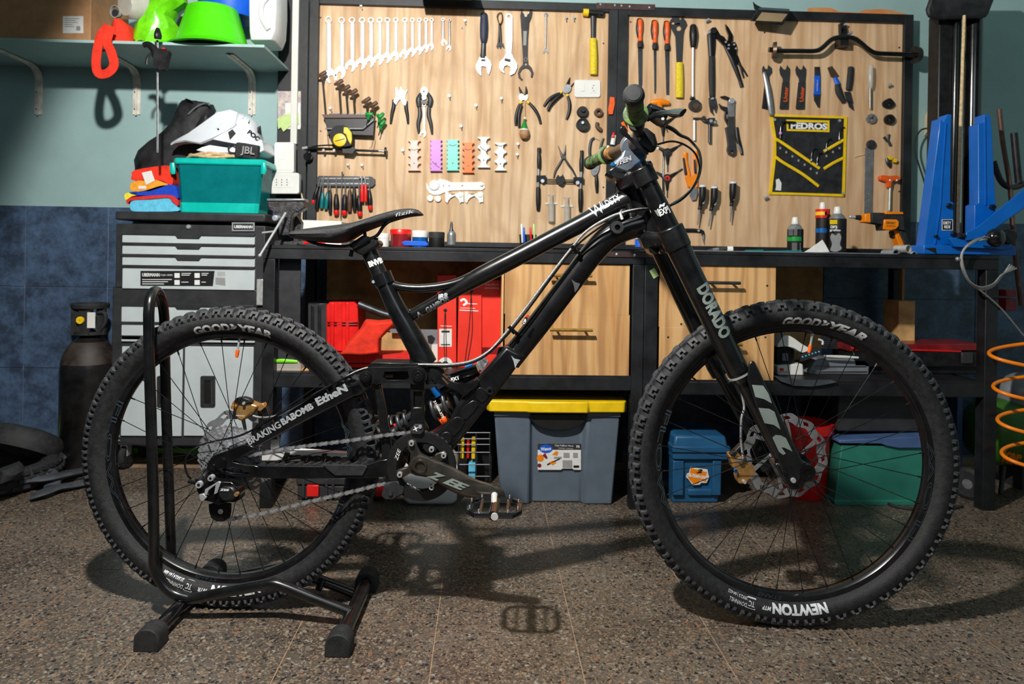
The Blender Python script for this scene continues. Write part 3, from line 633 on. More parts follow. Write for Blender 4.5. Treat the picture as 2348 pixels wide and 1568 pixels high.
# --- pliers
tool('snap_ring_pliers', 'needle tipped pliers with yellow collars, hung upright', 'pliers', [
 ('tip', 'black_metal', [('b', [(1190, 199), (1194, 210), (1197, 217)], [2, 6, 8]), ('b', [(1206, 198), (1207, 210), (1205, 218)], [2, 6, 7])]),
 ('joint', 'bright_steel', [('p', [(1191, 216), (1198, 215), (1203, 220), (1209, 216), (1210, 225), (1206, 231), (1200, 228), (1195, 232), (1190, 226)], {'t': .011, 's': 2})]),
 ('handle', 'black_metal', [('b', [(1194, 236), (1187, 252), (1183, 270), (1183, 288)], [7, 8, 7.5, 6])]),
 ('handle', 'black_metal', [('b', [(1211, 234), (1224, 248), (1234, 264), (1240, 284)], [6, 8, 7.5, 6])]),
 ('handle', 'black_metal', [('b', [(1196, 240), (1190, 262), (1190, 291)], [6, 7, 6], {'o': .008})]),
 ('collar', 'yellow_plastic', [('b', [(1191, 237), (1197, 233)], 6, {'o': .003}), ('b', [(1208, 232), (1213, 236)], 7, {'o': .003})])])
tool('snap_ring_pliers', 'needle tipped pliers with yellow collars, hung tilted beside the plate', 'pliers', [
 ('tip', 'black_metal', [('b', [(1307, 178), (1303, 190), (1301, 197)], [2.5, 7, 9]), ('b', [(1319, 187), (1311, 197), (1306, 203)], [2, 4, 6])]),
 ('joint', 'steel', [('p', [(1296, 196), (1303, 193), (1310, 200), (1307, 209), (1299, 214), (1290, 210), (1292, 202)], {'t': .011, 's': 2})]),
 ('handle', 'black_metal', [('b', [(1288, 213), (1272, 219), (1258, 229), (1247, 244)], [6, 8, 8, 6])]),
 ('handle', 'black_metal', [('b', [(1290, 215), (1275, 226), (1262, 240), (1256, 253)], [6, 8, 8, 6], {'o': .008})]),
 ('handle', 'black_metal', [('b', [(1301, 218), (1306, 236), (1305, 256), (1299, 274)], [6, 8, 8, 6])]),
 ('collar', 'yellow_plastic', [('b', [(1284, 212), (1289, 211)], 6, {'o': .003}), ('b', [(1299, 216), (1302, 220)], 6, {'o': .003})])])
gn = tool('hat_ornament', 'wooden ball ornament in a green pointed felt hat', 'ornament', [
 ('cord', 'rope_tan', [('b', [(1203, 232), (1203, 270)], 1.2, {'o': .012, 'f': 1})]),
 ('hat', 'green_plastic', [('v', 1202, [(274, 1.5), (286, 5), (296, 9.5), (298, 9.5)], {'o': .018})]),
 ('hat_trim', 'white_plastic', [('v', 1202, [(296, 10), (299, 10)], {'o': .018}), ('d', 1203, 271, 2.5, {'o': .018, 't': .006})]),
 ('ball', 'wood_head', [('v', 1202, [(297, 8), (301, 11), (307, 12), (313, 10.5), (318, 6)], {'o': .018})])])
tool('wire_pliers', 'wire pliers with silver jaws and black grips', 'pliers', [
 ('jaw', 'steel', [('p', [(907, 202), (910, 200), (912, 208), (916, 208), (919, 198), (922, 206), (928, 210), (934, 206), (930, 216), (928, 226), (932, 234), (929, 242), (924, 238), (918, 226), (912, 232), (908, 240), (902, 232), (908, 222)], {'t': .010})]),
 ('pivot', 'chrome', [('d', 918, 221, 4.5, {'t': .014})]),
 ('grip', 'black_metal', [('b', [(902, 229), (903, 242), (899, 260), (896, 284)], [6, 9, 8, 5])]),
 ('grip', 'black_metal', [('b', [(932, 232), (931, 246), (934, 264), (936, 284)], [6, 9, 8, 5])])])
tool('wire_stripper', 'grey grip wire stripper hanging open', 'pliers', [
 ('jaw', 'steel', [('p', [(965, 206), (969, 200), (976, 200), (980, 206), (979, 216), (973, 222), (966, 216)], {'t': .010, 's': 2, 'h': [Ci(972, 210, 3, 8)]})]),
 ('pivot', 'chrome', [('d', 973, 225, 5, {'t': .014})]),
 ('joint', 'black_metal', [('p', [(965, 230), (980, 230), (980, 238), (966, 238)], {'t': .012})]),
 ('grip', 'dark_grey_paint', [('b', [(966, 214), (960, 228), (961, 244)], [8, 13, 11]), ('b', [(962, 246), (963, 264), (959, 285), (961, 306)], [9, 10, 9, 6])]),
 ('grip', 'dark_grey_paint', [('b', [(980, 214), (987, 228), (985, 244)], [8, 13, 11]), ('b', [(984, 246), (983, 264), (988, 285), (991, 308)], [9, 10, 9, 5])])])
wrench(972.5, 236, 316, 7.6, 'white painted wrench hanging between the grey grips', 1, 'white_tool', name='hanging_wrench')
# --- T handle rack
rk = tool('tool_rack', 'black steel rack holding tee handled hex keys', 'tool rack', [
 ('tray', 'black_metal', [('p', [(739, 265), (860, 267), (858, 270), (855, 310), (751, 306), (744, 270)], {'t': .012, 'o': .03})]),
 ('top_bar', 'brown_wood', [('p', [(738, 262), (850, 263), (853, 270), (742, 270)], {'t': .05})]),
 ('rail', 'steel', [('b', [(755, 261), (840, 262)], 3, {'o': .028, 'f': 1}), ('b', [(746, 295), (832, 295), (856, 275)], 3, {'o': .052, 'f': 1, 'sharp': 1})]),
 ('wire', 'black_metal', [('b', [(750, 306), (753, 336)], 1.2, {'f': 1, 'o': .04}), ('b', [(858, 310), (852, 336), (846, 340)], 1.2, {'f': 1, 'o': .04})])])
for i, (x, y, sx, lb) in enumerate(((738, 171, 746, 'tallest'), (776, 190, 781, 'second tallest'), (792, 203, 797, 'third tallest'), (809, 212, 813, 'fourth'), (839, 231, 842, 'fifth'), (855, 241, 856, 'shortest'))):
    tool('hex_key', 'tee handled hex key with brown red grip, %s in the rack' % lb, 'hex key', [
     ('grip', 'brown_wood', [('b', [(x-9, y+4), (x, y), (x+9, y-6)], [6, 10, 9], {'o': .035, 'd': .4}), ('b', [(x, y+3), (x+1, y+14)], [9, 5], {'o': .035})]),
     ('shaft', 'dark_steel', [('b', [(x+1, y+12), (sx, 262)], 3, {'o': .037, 'f': 1, 'n': 6})])])
for i, (x, y, lb) in enumerate(((846, 262, 'left'), (871, 268, 'middle'), (874, 285, 'right'))):
    tool('hex_key', 'green tee handled hex key, %s of the three greens on the rack' % lb, 'hex key', [
     ('grip', 'green_plastic', [('b', [(x-6, y-5), (x, y), (x+8, y-8)] if i else [(x-7, y), (x+8, y)], [7, 11, 8] if i else 9, {'o': .05-.012*i, 'd': .4}), ('b', [(x, y), (x-2, y+14)], [10, 5], {'o': .05-.012*i})]),
     ('shaft', 'dark_steel', [('b', [(x-2, y+12), (x-6, y+26)], 2.5, {'o': .055-.012*i, 'f': 1, 'n': 6})])])
tool('tape_measure', 'yellow and black tape measure resting on the black alignment bar', 'tape measure', [
 ('case', 'rubber', [('p', [(758, 322), (757, 304), (766, 290), (783, 287), (795, 290), (806, 302), (808, 318), (803, 334), (770, 334)], {'t': .034, 's': 3, 'o': .03})]),
 ('yellow_band', 'yellow_plastic', [('p', [(788, 291), (797, 292), (806, 304), (807, 320), (804, 331), (798, 322), (793, 308), (787, 304)], {'t': .004, 'o': .0645})]),
 ('badge', 'yellow_plastic', [('d', 779, 321, 15, {'t': .003, 'o': .064})]),
 ('badge_print', 'print_black', [('p', [(768, 323), (790, 317), (790, 319), (768, 325)], {'t': .0005, 'o': .0672})])], bev=.002)
tool('alignment_gauge', 'long black alignment bar with end disc under the rack', 'gauge', [
 ('bar', 'black_gloss', [('b', [(697, 341), (740, 341), (800, 344), (884, 347)], [7, 6, 6, 5], {'o': .03, 'f': 1})]),
 ('arched_strut', 'black_gloss', [('b', [(704, 342), (724, 335), (760, 333), (785, 337)], 3.5, {'o': .033, 'f': 1})]),
 ('slider', 'black_metal', [('p', [(784, 334), (806, 335), (816, 341), (808, 352), (786, 350)], {'t': .02, 'o': .025})]),
 ('tip_sleeve', 'steel', [('b', [(868, 346), (882, 347)], 6, {'o': .03, 'f': 1})]),
 ('end_disc', 'black_metal', [('b', [(882, 346.5), (886, 346.7)], 18, {'f': 1, 'o': .015, 'n': 16})]),
 ('knob', 'black_gloss', [('d', 709, 361, 10, {'t': .03, 'o': .02}), ('b', [(709, 343), (709, 354)], 8, {'o': .02})]),
 ('screw', 'chrome', [('d', 744, 346, 3, {'t': .02, 'o': .025}), ('d', 768, 346, 3, {'t': .02, 'o': .025}), ('b', [(693, 340), (705, 338)], 6, {'o': .04})])])
# --- magnet strip with screwdrivers
ms = tool('magnetic_strip', 'dark magnetic strip holding small screwdrivers', 'tool rack', [
 ('bar', 'dark_grey_paint', [('p', [(724, 410), (731, 403), (852, 405), (860, 411), (860, 422), (853, 429), (730, 427), (724, 420)], {'t': .014})]),
 ('magnet_rail', 'steel', [('p', rc(734, 407, 846, 411), {'t': .016}), ('p', rc(734, 419, 846, 423), {'t': .016})])], bev=.001)
drv = [('black screwdriver with dark red end, leaning', 'black_metal', 'red_plastic', (735, 406), (729, 428), (717, 466), 9), ('black and orange screwdriver, leaning', 'black_metal', 'orange_plastic', (739, 410), (735, 430), (726, 479), 11),
 ('teal handled screwdriver, left of the teal pair', 'teal_grip', None, (742, 404), (740, 441), (737, 477), 10), ('teal handled screwdriver, right of the teal pair', 'teal_grip', None, (753, 406), (751, 442), (747, 479), 10),
 ('black and orange screwdriver beside the teal pair', 'black_metal', 'orange_plastic', (757, 420), (757, 437), (757, 489), 9), ('red and black screwdriver, left one of the row', 'black_metal', 'red_plastic', (771, 408), (771, 446), (771, 491), 13),
 ('red and black screwdriver, hung in the row centre', 'black_metal', 'red_plastic', (792, 411), (791, 447), (789, 492), 13), ('brown wooden handled awl', 'brown_wood', None, (802, 420), (802, 437), (801, 484), 12),
 ('black and orange screwdriver near the red pair', 'black_metal', 'orange_plastic', (810, 410), (812, 431), (813, 483), 10), ('red and black screwdriver under the red hooks', 'black_metal', 'red_plastic', (823, 412), (823, 449), (825, 494), 12),
 ('red and black screwdriver, last of the row', 'black_metal', 'red_plastic', (847, 404), (847, 437), (849, 480), 11)]
for lb, m1, m2, a, b, c, w in drv:
    m_ = ((b[0]*.55+c[0]*.45), (b[1]*.55+c[1]*.45))
    ps = [('blade', 'steel', [('b', [a, b], 3, {'o': .017, 'f': 1, 'n': 6})]), ('handle', m1, [('b', [b, m_, c], [w*.62, w, w*.8], {'o': .008, 'd': .5, 'f': .9})])]
    if m2:
        e = (m_[0]*.3+c[0]*.7, m_[1]*.3+c[1]*.7)
        ps.append(('handle_tip', m2, [('b', [e, c], [w*.98, w*.86], {'o': .0075, 'd': .55, 'f': .95})] if m2 == 'red_plastic' else [('b', [(b[0]*.55+c[0]*.45, b[1]*.55+c[1]*.45), (b[0]*.2+c[0]*.8, b[1]*.2+c[1]*.8)], [w*.9, w*.7], {'o': .010, 'd': .6})]))
    tool('screwdriver', lb, 'screwdriver', ps)
tool('pick_rod', 'long thin steel rod hanging from the magnetic strip', 'rod', [(None, 'steel', [('b', [(785, 394), (784, 410), (781, 500)], [5, 3, 2], {'o': .017, 'f': 1, 'n': 6})])])
for x, lb in ((830, 'left'), (838, 'right')):
    tool('hook_driver', 'bright red dipped hook tool, %s of the red pair' % lb, 'hook', [('hook', 'steel', [('b', [(x-6, 409), (x-3, 406), (x-1, 412), (x, 426)], 4, {'o': .02, 'f': 1})]), ('handle', 'red_plastic', [('b', [(x, 424), (x, 445), (x, 462)], [6, 8, 7], {'o': .022, 'd': .4})])])
# --- coloured clamp blocks
def clip(lb, m, x0, y0, x1, y1, n, big, split):
    pts = []; h = (y1-y0)
    R_ = [(x1, y0)]; r = h/n*.5*big
    def side(x, sg):
        out = []
        for i in range(n):
            c = y0+h*(i+.5)/n
            for k in range(5):
                a = -PI/2+PI*k/4; out.append((x-sg*r*cos(a)*.9, c+r*sin(a)))
        return out
    pts = [(x0, y0), (x1, y0)]+side(x1, 1)+[(x1, y1), (x0, y1)]+side(x0, -1)[::-1]
    ps = [('body', m, [('p', pts, {'t': .018})]), ('screw_hole', 'dark_steel', [('d', (x0+x1)/2, y0+h*.76, 1.6, {'t': .0005, 'o': .018, 'n': 8}), ('b', [(x0+5, y0+h*split), ((x0+x1)/2, y0+h*split+(3 if split < .3 else 8)), (x1-5, y0+h*split+(0 if split < .3 else 14))], 1.3, {'o': .0175})])]
    tool('clamp_block', lb, 'clamp block', ps, 'coloured clamp blocks on the left board', bev=.0008)
clip('pale pink scalloped clamp block', 'pink_clip', 935, 322, 964, 391, 4, .95, .28)
clip('purple scalloped clamp block', 'purple_clip', 986, 320, 1013, 392, 7, .6, .7)
clip('mint green scalloped clamp block', 'mint_clip', 1024, 320, 1052, 391, 7, .6, .16)
clip('bright orange scalloped clamp block', 'orange_clip', 1060, 327, 1087, 396, 5, .8, .2)
clip('cool white scalloped clamp block, higher of the two whites', 'white_clip', 1095, 314, 1123, 384, 3, .8, .3)
clip('cream white scalloped clamp block, rightmost', 'white_clip', 1134, 327, 1161, 391, 3, .8, .08)
tool('spanner_plate', 'long flat white headset spanner lying level', 'wrench', [('plate', 'white_tool', [('p', [(977, 418), (981, 426), (990, 430), (999, 426), (1003, 414), (1008, 410), (1020, 412), (1036, 418), (1060, 418), (1104, 417), (1111, 421), (1112, 431), (1106, 436), (1060, 436), (1034, 437), (1020, 441), (1008, 446), (994, 447), (984, 442), (978, 432)], {'t': .006, 'h': [Ci(1017, 426, 1.5, 8), Ci(1030, 426, 1.5, 8), Ci(1060, 426, 2, 8)]})]),
 ('boss', 'white_tool', [('d', 996, 425, 12, {'t': .012}), ('d', 1104, 423, 4.5, {'t': .014})])], bev=.0006)
for x, y, lb in ((986.5, 455, 'left'), (1004.5, 456, 'right')): tool('spacer_disc', 'small round white disc under the white spanner, %s one' % lb, 'disc', [(None, 'white_tool', [('d', x, y, 7.5, {'t': .01})])])
for x, lb in ((1021, 'left'), (1066, 'right')):
    tool('arch_plate', 'small white arched plate under the white spanner, %s one' % lb, 'plate', [('arch', 'white_tool', [('p', [(x, 440), (x+8, 440), (x+10, 444), (x+30, 443), (x+31, 440), (x+40, 440), (x+42, 444), (x+42, 464), (x+37, 463), (x+34, 466), (x+30, 458), (x+22, 449), (x+12, 454), (x+7, 460), (x+5, 466), (x, 462)], {'t': .009})]), ('boss', 'white_tool', [('d', x+35, 448, 5, {'t': .013}), ('d', x+7, 446, 1.5, {'t': .011})])], bev=.0006)
# --- discs and small parts right edge
tool('rubber_plug', 'round black plug with a centre knob, upper of two', 'plug', [(None, 'rubber', [('d', 1335, 258, 13, {'t': .02}), ('d', 1335, 256, 4.5, {'t': .032})])])
tool('rubber_plug', 'round black dished plug hung on a screw, lower of two', 'plug', [('plug', 'rubber', [('d', 1335, 287, 14.5, {'t': .018}), ('d', 1335, 287, 14.5, {'t': .024, 'i': 11.5})]), ('screw', 'chrome', [('d', 1334, 284, 3.2, {'t': .03})])])
tool('threaded_collar', 'small dark ring hung on a screw beside the upper plug', 'ring', [(None, 'brown_wood', [('d', 1371, 259, 9.5, {'t': .02, 'i': 4.2})])])
tool('elbow_fitting', 'small dark elbow fitting hanging below the ring', 'fitting', [(None, 'brown_wood', [('b', [(1370, 281), (1369, 289), (1374, 296), (1379, 298)], [8, 9, 10, 10], {'f': 1})])])
tool('tube_cutter', 'grey handled pipe cutter behind the far grip', 'pliers', [
 ('grip', 'dark_grey_paint', [('b', [(1363, 316), (1355, 324), (1352, 350), (1357, 372)], [6, 7, 7, 6])]), ('grip', 'dark_grey_paint', [('b', [(1384, 317), (1378, 335), (1375, 360), (1370, 376)], [5, 6, 7, 7])]),
 ('spring', 'steel', [('b', [(1366, 318), (1374, 322)], 2)]),
 ('head', 'steel', [('p', [(1354, 374), (1362, 366), (1374, 370), (1374, 386), (1368, 400), (1360, 402), (1355, 392)], {'t': .012, 's': 2}), ('d', 1363, 391, 4, {'t': .016})]),
 ('tip', 'black_metal', [('b', [(1367, 400), (1368, 420), (1369, 442)], [7, 9, 6])])])
tool('clothes_peg', 'orange red plastic peg clipped on the black frame stile', 'peg', [(None, 'orange_plastic', [('p', [(1399, 222), (1409, 223), (1410, 238), (1405, 262), (1396, 262), (1395, 250), (1398, 232)], {'t': .012})])], Y=YP-.018, bev=.001)
tool('marker_pen', 'white marker with a red end on the black frame stile', 'pen', [('barrel', 'white_plastic', [('b', [(1404, 332), (1408, 310)], [11, 10], {'f': .8})]), ('red_tip', 'red_plastic', [('b', [(1406, 316), (1407, 304)], [7, 5], {'o': .009, 'd': .3})])], Y=YP-.018)
# --- dropout jig, needle pliers and syringes
tool('dropout_jig', 'black two post hub gauge with a knurled centre', 'gauge', [
 ('post', 'black_metal', [('b', [(1236, 339), (1236, 349)], 9, {'f': 1}), ('b', [(1235.5, 348), (1236, 366), (1236, 388)], [7.5, 10, 9], {'f': 1, 'd': .2}), ('b', [(1234, 430), (1234, 460), (1234, 482)], [10, 11, 8], {'f': 1, 'd': .3})]),
 ('post', 'black_metal', [('b', [(1334, 345), (1334, 355)], 8, {'f': 1}), ('b', [(1334, 354), (1333, 372), (1333, 394)], [7.5, 10, 9], {'f': 1, 'd': .2}), ('b', [(1331, 434), (1331, 462), (1331, 484)], [10, 11, 8], {'f': 1, 'd': .3})]),
 ('rod', 'steel', [('b', [(1235, 386), (1234, 432)], 7, {'f': 1, 'o': .003}), ('b', [(1333, 392), (1331, 436)], 7, {'f': 1, 'o': .003})]),
 ('clamp', 'black_gloss', [('p', rc(1230, 402, 1252, 416), {'t': .02}), ('p', rc(1315, 406, 1338, 419), {'t': .02})]),
 ('cross_rail', 'black_metal', [('b', [(1248, 411), (1318, 413)], 2.5, {'f': 1, 'o': .01}), ('b', [(1248, 418), (1318, 419)], 2.5, {'f': 1, 'o': .01})]),
 ('knurled_hub', 'black_metal', [('p', [(1277, 404), (1280, 400), (1283, 405), (1288, 403), (1291, 399), (1293, 406), (1295, 412), (1292, 420), (1288, 424), (1282, 422), (1277, 418), (1275, 410)], {'t': .025})]),
 ('screw', 'chrome', [('d', 1243, 416, 4.5, {'t': .024}), ('d', 1323, 420, 4.5, {'t': .024})])])
tool('needle_nose_pliers', 'long dark green needle nose pliers behind the hub gauge', 'pliers', [
 ('jaw', 'dark_steel', [('b', [(1280, 334), (1285, 348), (1290, 360)], [1.5, 4, 8]), ('b', [(1297, 332), (1296, 348), (1293, 360)], [1.5, 4, 8]), ('d', 1292, 361, 5, {'t': .01})]),
 ('handle', 'dark_grey_paint', [('b', [(1290, 364), (1282, 378), (1274, 392), (1270, 408)], [5, 6, 5, 4])]), ('handle', 'dark_grey_paint', [('b', [(1295, 364), (1304, 378), (1314, 392), (1322, 408)], [5, 6, 5, 4])])])
for x, y, lb in ((1264, 446, 'left'), (1300, 452, 'right')):
    tool('syringe', 'clear plastic syringe hung with plunger up, %s one' % lb, 'syringe', [('barrel', 'clear_plastic', [('b', [(x, y+20), (x, y+62)], 15, {'f': 1})]), ('plunger', 'clear_plastic', [('b', [(x, y+2), (x, y+22)], 8, {'f': 1, 'o': .003}), ('b', [(x-8, y+1), (x+8, y+1)], 3)]), ('flange', 'white_plastic', [('b', [(x-14, y+21), (x+14, y+21)], 4)])])
for x, y, lb in ((1066, 49, 'right of the small wrenches'), (1297, 42, 'left of the mallet, first'), (1315, 42, 'left of the mallet, second'), (1091, 243, 'above the mint block'), (1149, 227, 'left of the upright needle pliers'), (1187, 331, 'right of the cream block, upper'), (1185, 355, 'right of the cream block, lower'), (1030, 221, 'right of the grey grip stripper'), (829, 15, 'above the wrench row'), (759, 249, 'beside the tee handle rack'), (924, 345, 'left of the pink block'), (799, 378, 'above the magnetic strip, left'), (831, 379, 'above the magnetic strip, right'), (1057, 290, 'above the mint block, lower')):
    tool('screw_hook', 'small bright screw hook in the plywood, '+lb, 'hook', [(None, 'chrome', [('d', x, y, 3.2, {'t': .016, 'n': 10}), ('b', [(x, y+1), (x+1, y+6)], 2.5, {'o': .012, 'f': 1, 'n': 6})])])
# --- right board
for i, (x, y0, y1, w, lb) in enumerate(((1468, 41, 205, 10.5, 'orange handled flat file, leftmost of the three files'), (1502, 45, 214, 6, 'orange handled thin round file, middle of the three files'), (1530, 47, 217, 10, 'orange handled flat file, rightmost of the three files'))):
    tool('file', lb, 'file', [
     ('handle', 'orange_plastic', [('b', [(x, y0+6), (x, y0+24), (x, y0+40), (x-.5, y0+52)], [12, 12.5, 9.5, 10.5], {'d': .6, 'f': .9, 'o': .003})]),
     ('handle_edge', 'black_metal', [('b', [(x-1, y0+4), (x-2, y0+24), (x-1.5, y0+44)], [14, 17, 12], {'d': .5, 'f': .6})]),
     ('ferrule', 'rubber', [('b', [(x, y0+47), (x, y0+58), (x, y0+68)], [6, 13, 12.5], {'f': .8, 'o': .001})]),
     ('blade', 'dark_steel', [('p', [(x-w/2, y0+66), (x+w/2, y0+66), (x+w/2-.5, y1-12 if i != 2 else y1), (x+(w*.18 if i != 2 else w/2-1), y1), (x-w*.3+.6*i, y1)], {'t': .005})])], 'files on the right board', bev=.0005)
tool('pedal_wrench', 'broad headed black wrench with a yellow grip', 'wrench', [
 ('blade', 'dark_grey_paint', [('p', [(1537, 46), (1549, 33), (1556, 33), (1556, 40), (1560, 46), (1565, 39), (1573, 48), (1576, 57), (1569, 70), (1567, 84), (1564, 146), (1552, 146), (1549, 84), (1541, 68), (1537, 56)], {'t': .006, 'h': [Ci(1556.5, 65, 6, 12), Ci(1543, 53, 4, 8, 3)]})]),
 ('grip', 'yellow_grip', [('b', [(1557.5, 144), (1558, 185), (1558, 224)], [17, 19, 18], {'f': .7, 'n': 14})])], bev=.0006)
tool('torque_ratchet', 'long chrome ratchet hung with its round head down', 'ratchet', [
 ('grip', 'black_metal', [('b', [(1589.5, 60), (1590, 80), (1590, 106)], [15, 19, 14], {'d': .6, 'f': .9})]),
 ('shaft', 'bright_steel', [('b', [(1589, 104), (1588.5, 160), (1588.5, 222)], 6, {'o': .006, 'f': 1})]),
 ('head', 'dark_steel', [('b', [(1588, 219), (1588, 228)], [8, 14]), ('d', 1591, 243, 13.5, {'t': .022, 'n': 18})]),
 ('drive', 'bronze', [('d', 1591, 245, 8, {'t': .026}), ('b', [(1600, 240), (1607, 236)], 4, {'o': .01})])])
tool('hose_cutter', 'black long nosed cutter hung jaws down', 'pliers', [
 ('grip', 'black_metal', [('b', [(1628, 72), (1629, 90), (1631, 135)], [14, 15, 12]), ('b', [(1636, 72), (1636, 100), (1634, 135)], [8, 10, 9]), ('d', 1634, 73, 8, {'t': .02})]),
 ('grip', 'rubber', [('b', [(1632, 130), (1632, 180), (1633, 222)], [14, 15, 13], {'d': .2})]),
 ('jaw', 'dark_steel', [('p', [(1626, 224), (1641, 224), (1645, 244), (1642, 258), (1639, 250), (1636, 244), (1634, 254), (1638, 264), (1630, 256), (1627, 240)], {'t': .01})]),
 ('rivet', 'chrome', [('d', 1622, 77, 4, {'t': .024}), ('d', 1631, 228, 3, {'t': .02})])])
tool('locking_pliers', 'open black locking pliers hung at a slant', 'pliers', [
 ('jaw', 'black_gloss', [('p', [(1641, 62), (1648, 74), (1652, 80), (1660, 84), (1666, 92), (1670, 96), (1672, 110), (1660, 104), (1648, 92), (1641, 84)], {'t': .012}), ('p', [(1664, 55), (1670, 62), (1680, 80), (1680, 94), (1674, 100), (1670, 94), (1671, 80), (1666, 68)], {'t': .012})]),
 ('body', 'black_gloss', [('p', [(1654, 90), (1672, 100), (1686, 96), (1689, 106), (1689, 124), (1694, 140), (1688, 146), (1672, 122)], {'t': .016})]),
 ('handle', 'black_metal', [('b', [(1662, 104), (1676, 130), (1688, 160), (1698, 188)], [8, 12, 11, 8]), ('b', [(1697, 186), (1701, 199)], 9)]),
 ('handle', 'black_metal', [('b', [(1688, 128), (1696, 148), (1706, 162), (1714, 175)], [8, 7, 5, 4]), ('b', [(1696, 146), (1702, 168), (1706, 179)], [6, 5, 4])]),
 ('rivet', 'chrome', [('d', x, y, 2.6, {'t': .019, 'n': 8}) for x, y in ((1661, 99), (1668, 106), (1680, 105), (1667, 114), (1684, 114))])])
tool('hex_key', 'orange tee handled key above the brake lever', 'hex key', [('grip', 'bright_orange', [('b', [(1493, 234), (1512, 233), (1534, 236)], [9, 15, 9], {'d': .5, 'o': .01}), ('b', [(1512, 236), (1514, 250)], [14, 8], {'o': .012})]), ('shaft', 'dark_steel', [('b', [(1515, 246), (1529, 300)], 2.5, {'f': 1, 'o': .012})])])
for cx, cy, cm, lb in ((1520, 285, 'dark_grey_paint', 'upper dark three armed hex wrench'), (1530, 350, 'dark_grey_paint', 'middle dark three armed hex wrench'), (1529, 409, 'lens_red', 'lower three armed hex wrench with a red centre')):
    tool('three_way_wrench', lb+' behind the cables', 'hex key', [
     ('body', 'black_metal', [('b', [(cx, cy), (cx-24, cy-14)], [12, 5], {'f': .6}), ('b', [(cx, cy), (cx+24, cy-14)], [12, 5], {'f': .6}), ('b', [(cx, cy), (cx+1, cy+28)], [12, 5], {'f': .6}), ('d', cx, cy, 10, {'t': .010})]),
     ('bit', 'dark_steel', [('b', [(cx-22, cy-13), (cx-36, cy-20)], 3, {'f': 1}), ('b', [(cx+22, cy-13), (cx+36, cy-22)], 4, {'f': 1}), ('b', [(cx+1, cy+26), (cx+1, cy+44)], 3, {'f': 1})]),
     ('cap', cm, [('d', cx, cy, 6.5, {'t': .012})])])
tool('chain_breaker', 'chrome two legged chain tool', 'chain tool', [
 ('body', 'dark_steel', [('b', [(1590, 273), (1606, 272), (1616, 278), (1626, 277)], [7, 5, 8, 8], {'f': .9}), ('p', rc(1626, 270, 1640, 284), {'t': .025}), ('d', 1611, 272, 4.5, {'t': .022})]),
 ('leg', 'bright_steel', [('b', [(1592, 276), (1592, 322)], 6, {'f': 1, 'o': .006})]), ('leg', 'dark_steel', [('b', [(1627, 282), (1627, 328)], 7, {'f': 1, 'o': .008})]),
 ('screw', 'chrome', [('d', 1626, 280, 4, {'t': .028}), ('d', 1635, 283, 3, {'t': .028})])])
tool('groove_pliers', 'grey channel pliers with one black grip', 'pliers', [
 ('jaw', 'black_metal', [('p', [(1652, 221), (1662, 219), (1672, 223), (1680, 230), (1676, 236), (1668, 229), (1656, 225)], {'t': .012}), ('p', [(1649, 237), (1656, 243), (1666, 245), (1672, 250), (1672, 262), (1664, 256), (1654, 249)], {'t': .012}), ('b', [(1664, 256), (1663, 272), (1672, 290)], 6)]),
 ('joint', 'chrome', [('d', 1675, 233, 7, {'t': .02})]),
 ('arm', 'steel', [('p', [(1669, 232), (1685, 232), (1684, 268), (1670, 268)], {'t': .014})]),
 ('grip', 'dark_grey_paint', [('p', [(1670, 267), (1684, 267), (1684, 300), (1686, 330), (1688, 342), (1687, 353), (1680, 358), (1672, 354), (1668, 344), (1670, 332), (1667, 308), (1664, 292), (1670, 290)], {'t': .016, 'h': [Ci(1679, 348, 4, 8)]})]),
 ('grip', 'black_metal', [('b', [(1689, 292), (1692, 318), (1698, 340), (1702, 355)], [8, 10, 9, 6])]),
 ('grip_inlay', 'steel', [('b', [(1691, 330), (1697, 342), (1700, 352)], [5, 6, 4], {'o': .008})])], bev=.0008)
tool('cable_shears', 'orange and black cable cutters', 'pliers', [
 ('grip', 'bright_orange', [('b', [(1571, 350), (1573, 372), (1580, 404)], [11, 9, 9], {'d': .4}), ('b', [(1595, 348), (1594, 372), (1592, 404)], [11, 9, 9], {'d': .4})]),
 ('grip_inlay', 'rubber', [('b', [(1568, 362), (1573, 400)], [6, 7], {'o': .004}), ('b', [(1593, 366), (1594, 398)], [5, 6], {'o': .006})]),
 ('guard', 'bright_orange', [('p', [(1572, 404), (1584, 404), (1587, 408), (1590, 402), (1601, 398), (1600, 428), (1590, 432), (1578, 428)], {'t': .014})]),
 ('jaw', 'steel', [('p', [(1583, 428), (1598, 428), (1600, 444), (1596, 458), (1588, 460), (1582, 448)], {'t': .012})])], bev=.0008)
for x, y, dx, lb in ((1611, 424, -9, 'leftmost of the three awls'), (1638, 427, -10, 'middle of the three awls'), (1681, 416, -5, 'rightmost of the three awls, slightly higher')):
    tool('awl', 'black handled awl with a steel cap, '+lb, 'awl', [
     ('handle', 'black_metal', [('b', [(x, y+3), (x-1, y+28), (x+dx*.6, y+48), (x+dx*.75, y+56)], [16, 16, 9, 10], {'f': 1, 'o': .022})]),
     ('cap', 'white_plastic', [('b', [(x, y+1), (x, y+5)], 16.5, {'f': 1, 'o': .0215})]), ('cap_nut', 'chrome', [('d', x, y+1, 4, {'t': .01, 'o': .035})]),
     ('badge', 'aluminium', [('b', [(x-dx*.3, y+30), (x-dx*.15, y+43)], 5, {'o': .038, 'f': .4})]),
     ('blade', 'steel', [('b', [(x+dx*.75, y+55), (x+dx*1.3, y+93 if dx > -6 and dx == -5 else y+92)], [5, 2.5], {'f': 1, 'o': .022})])])
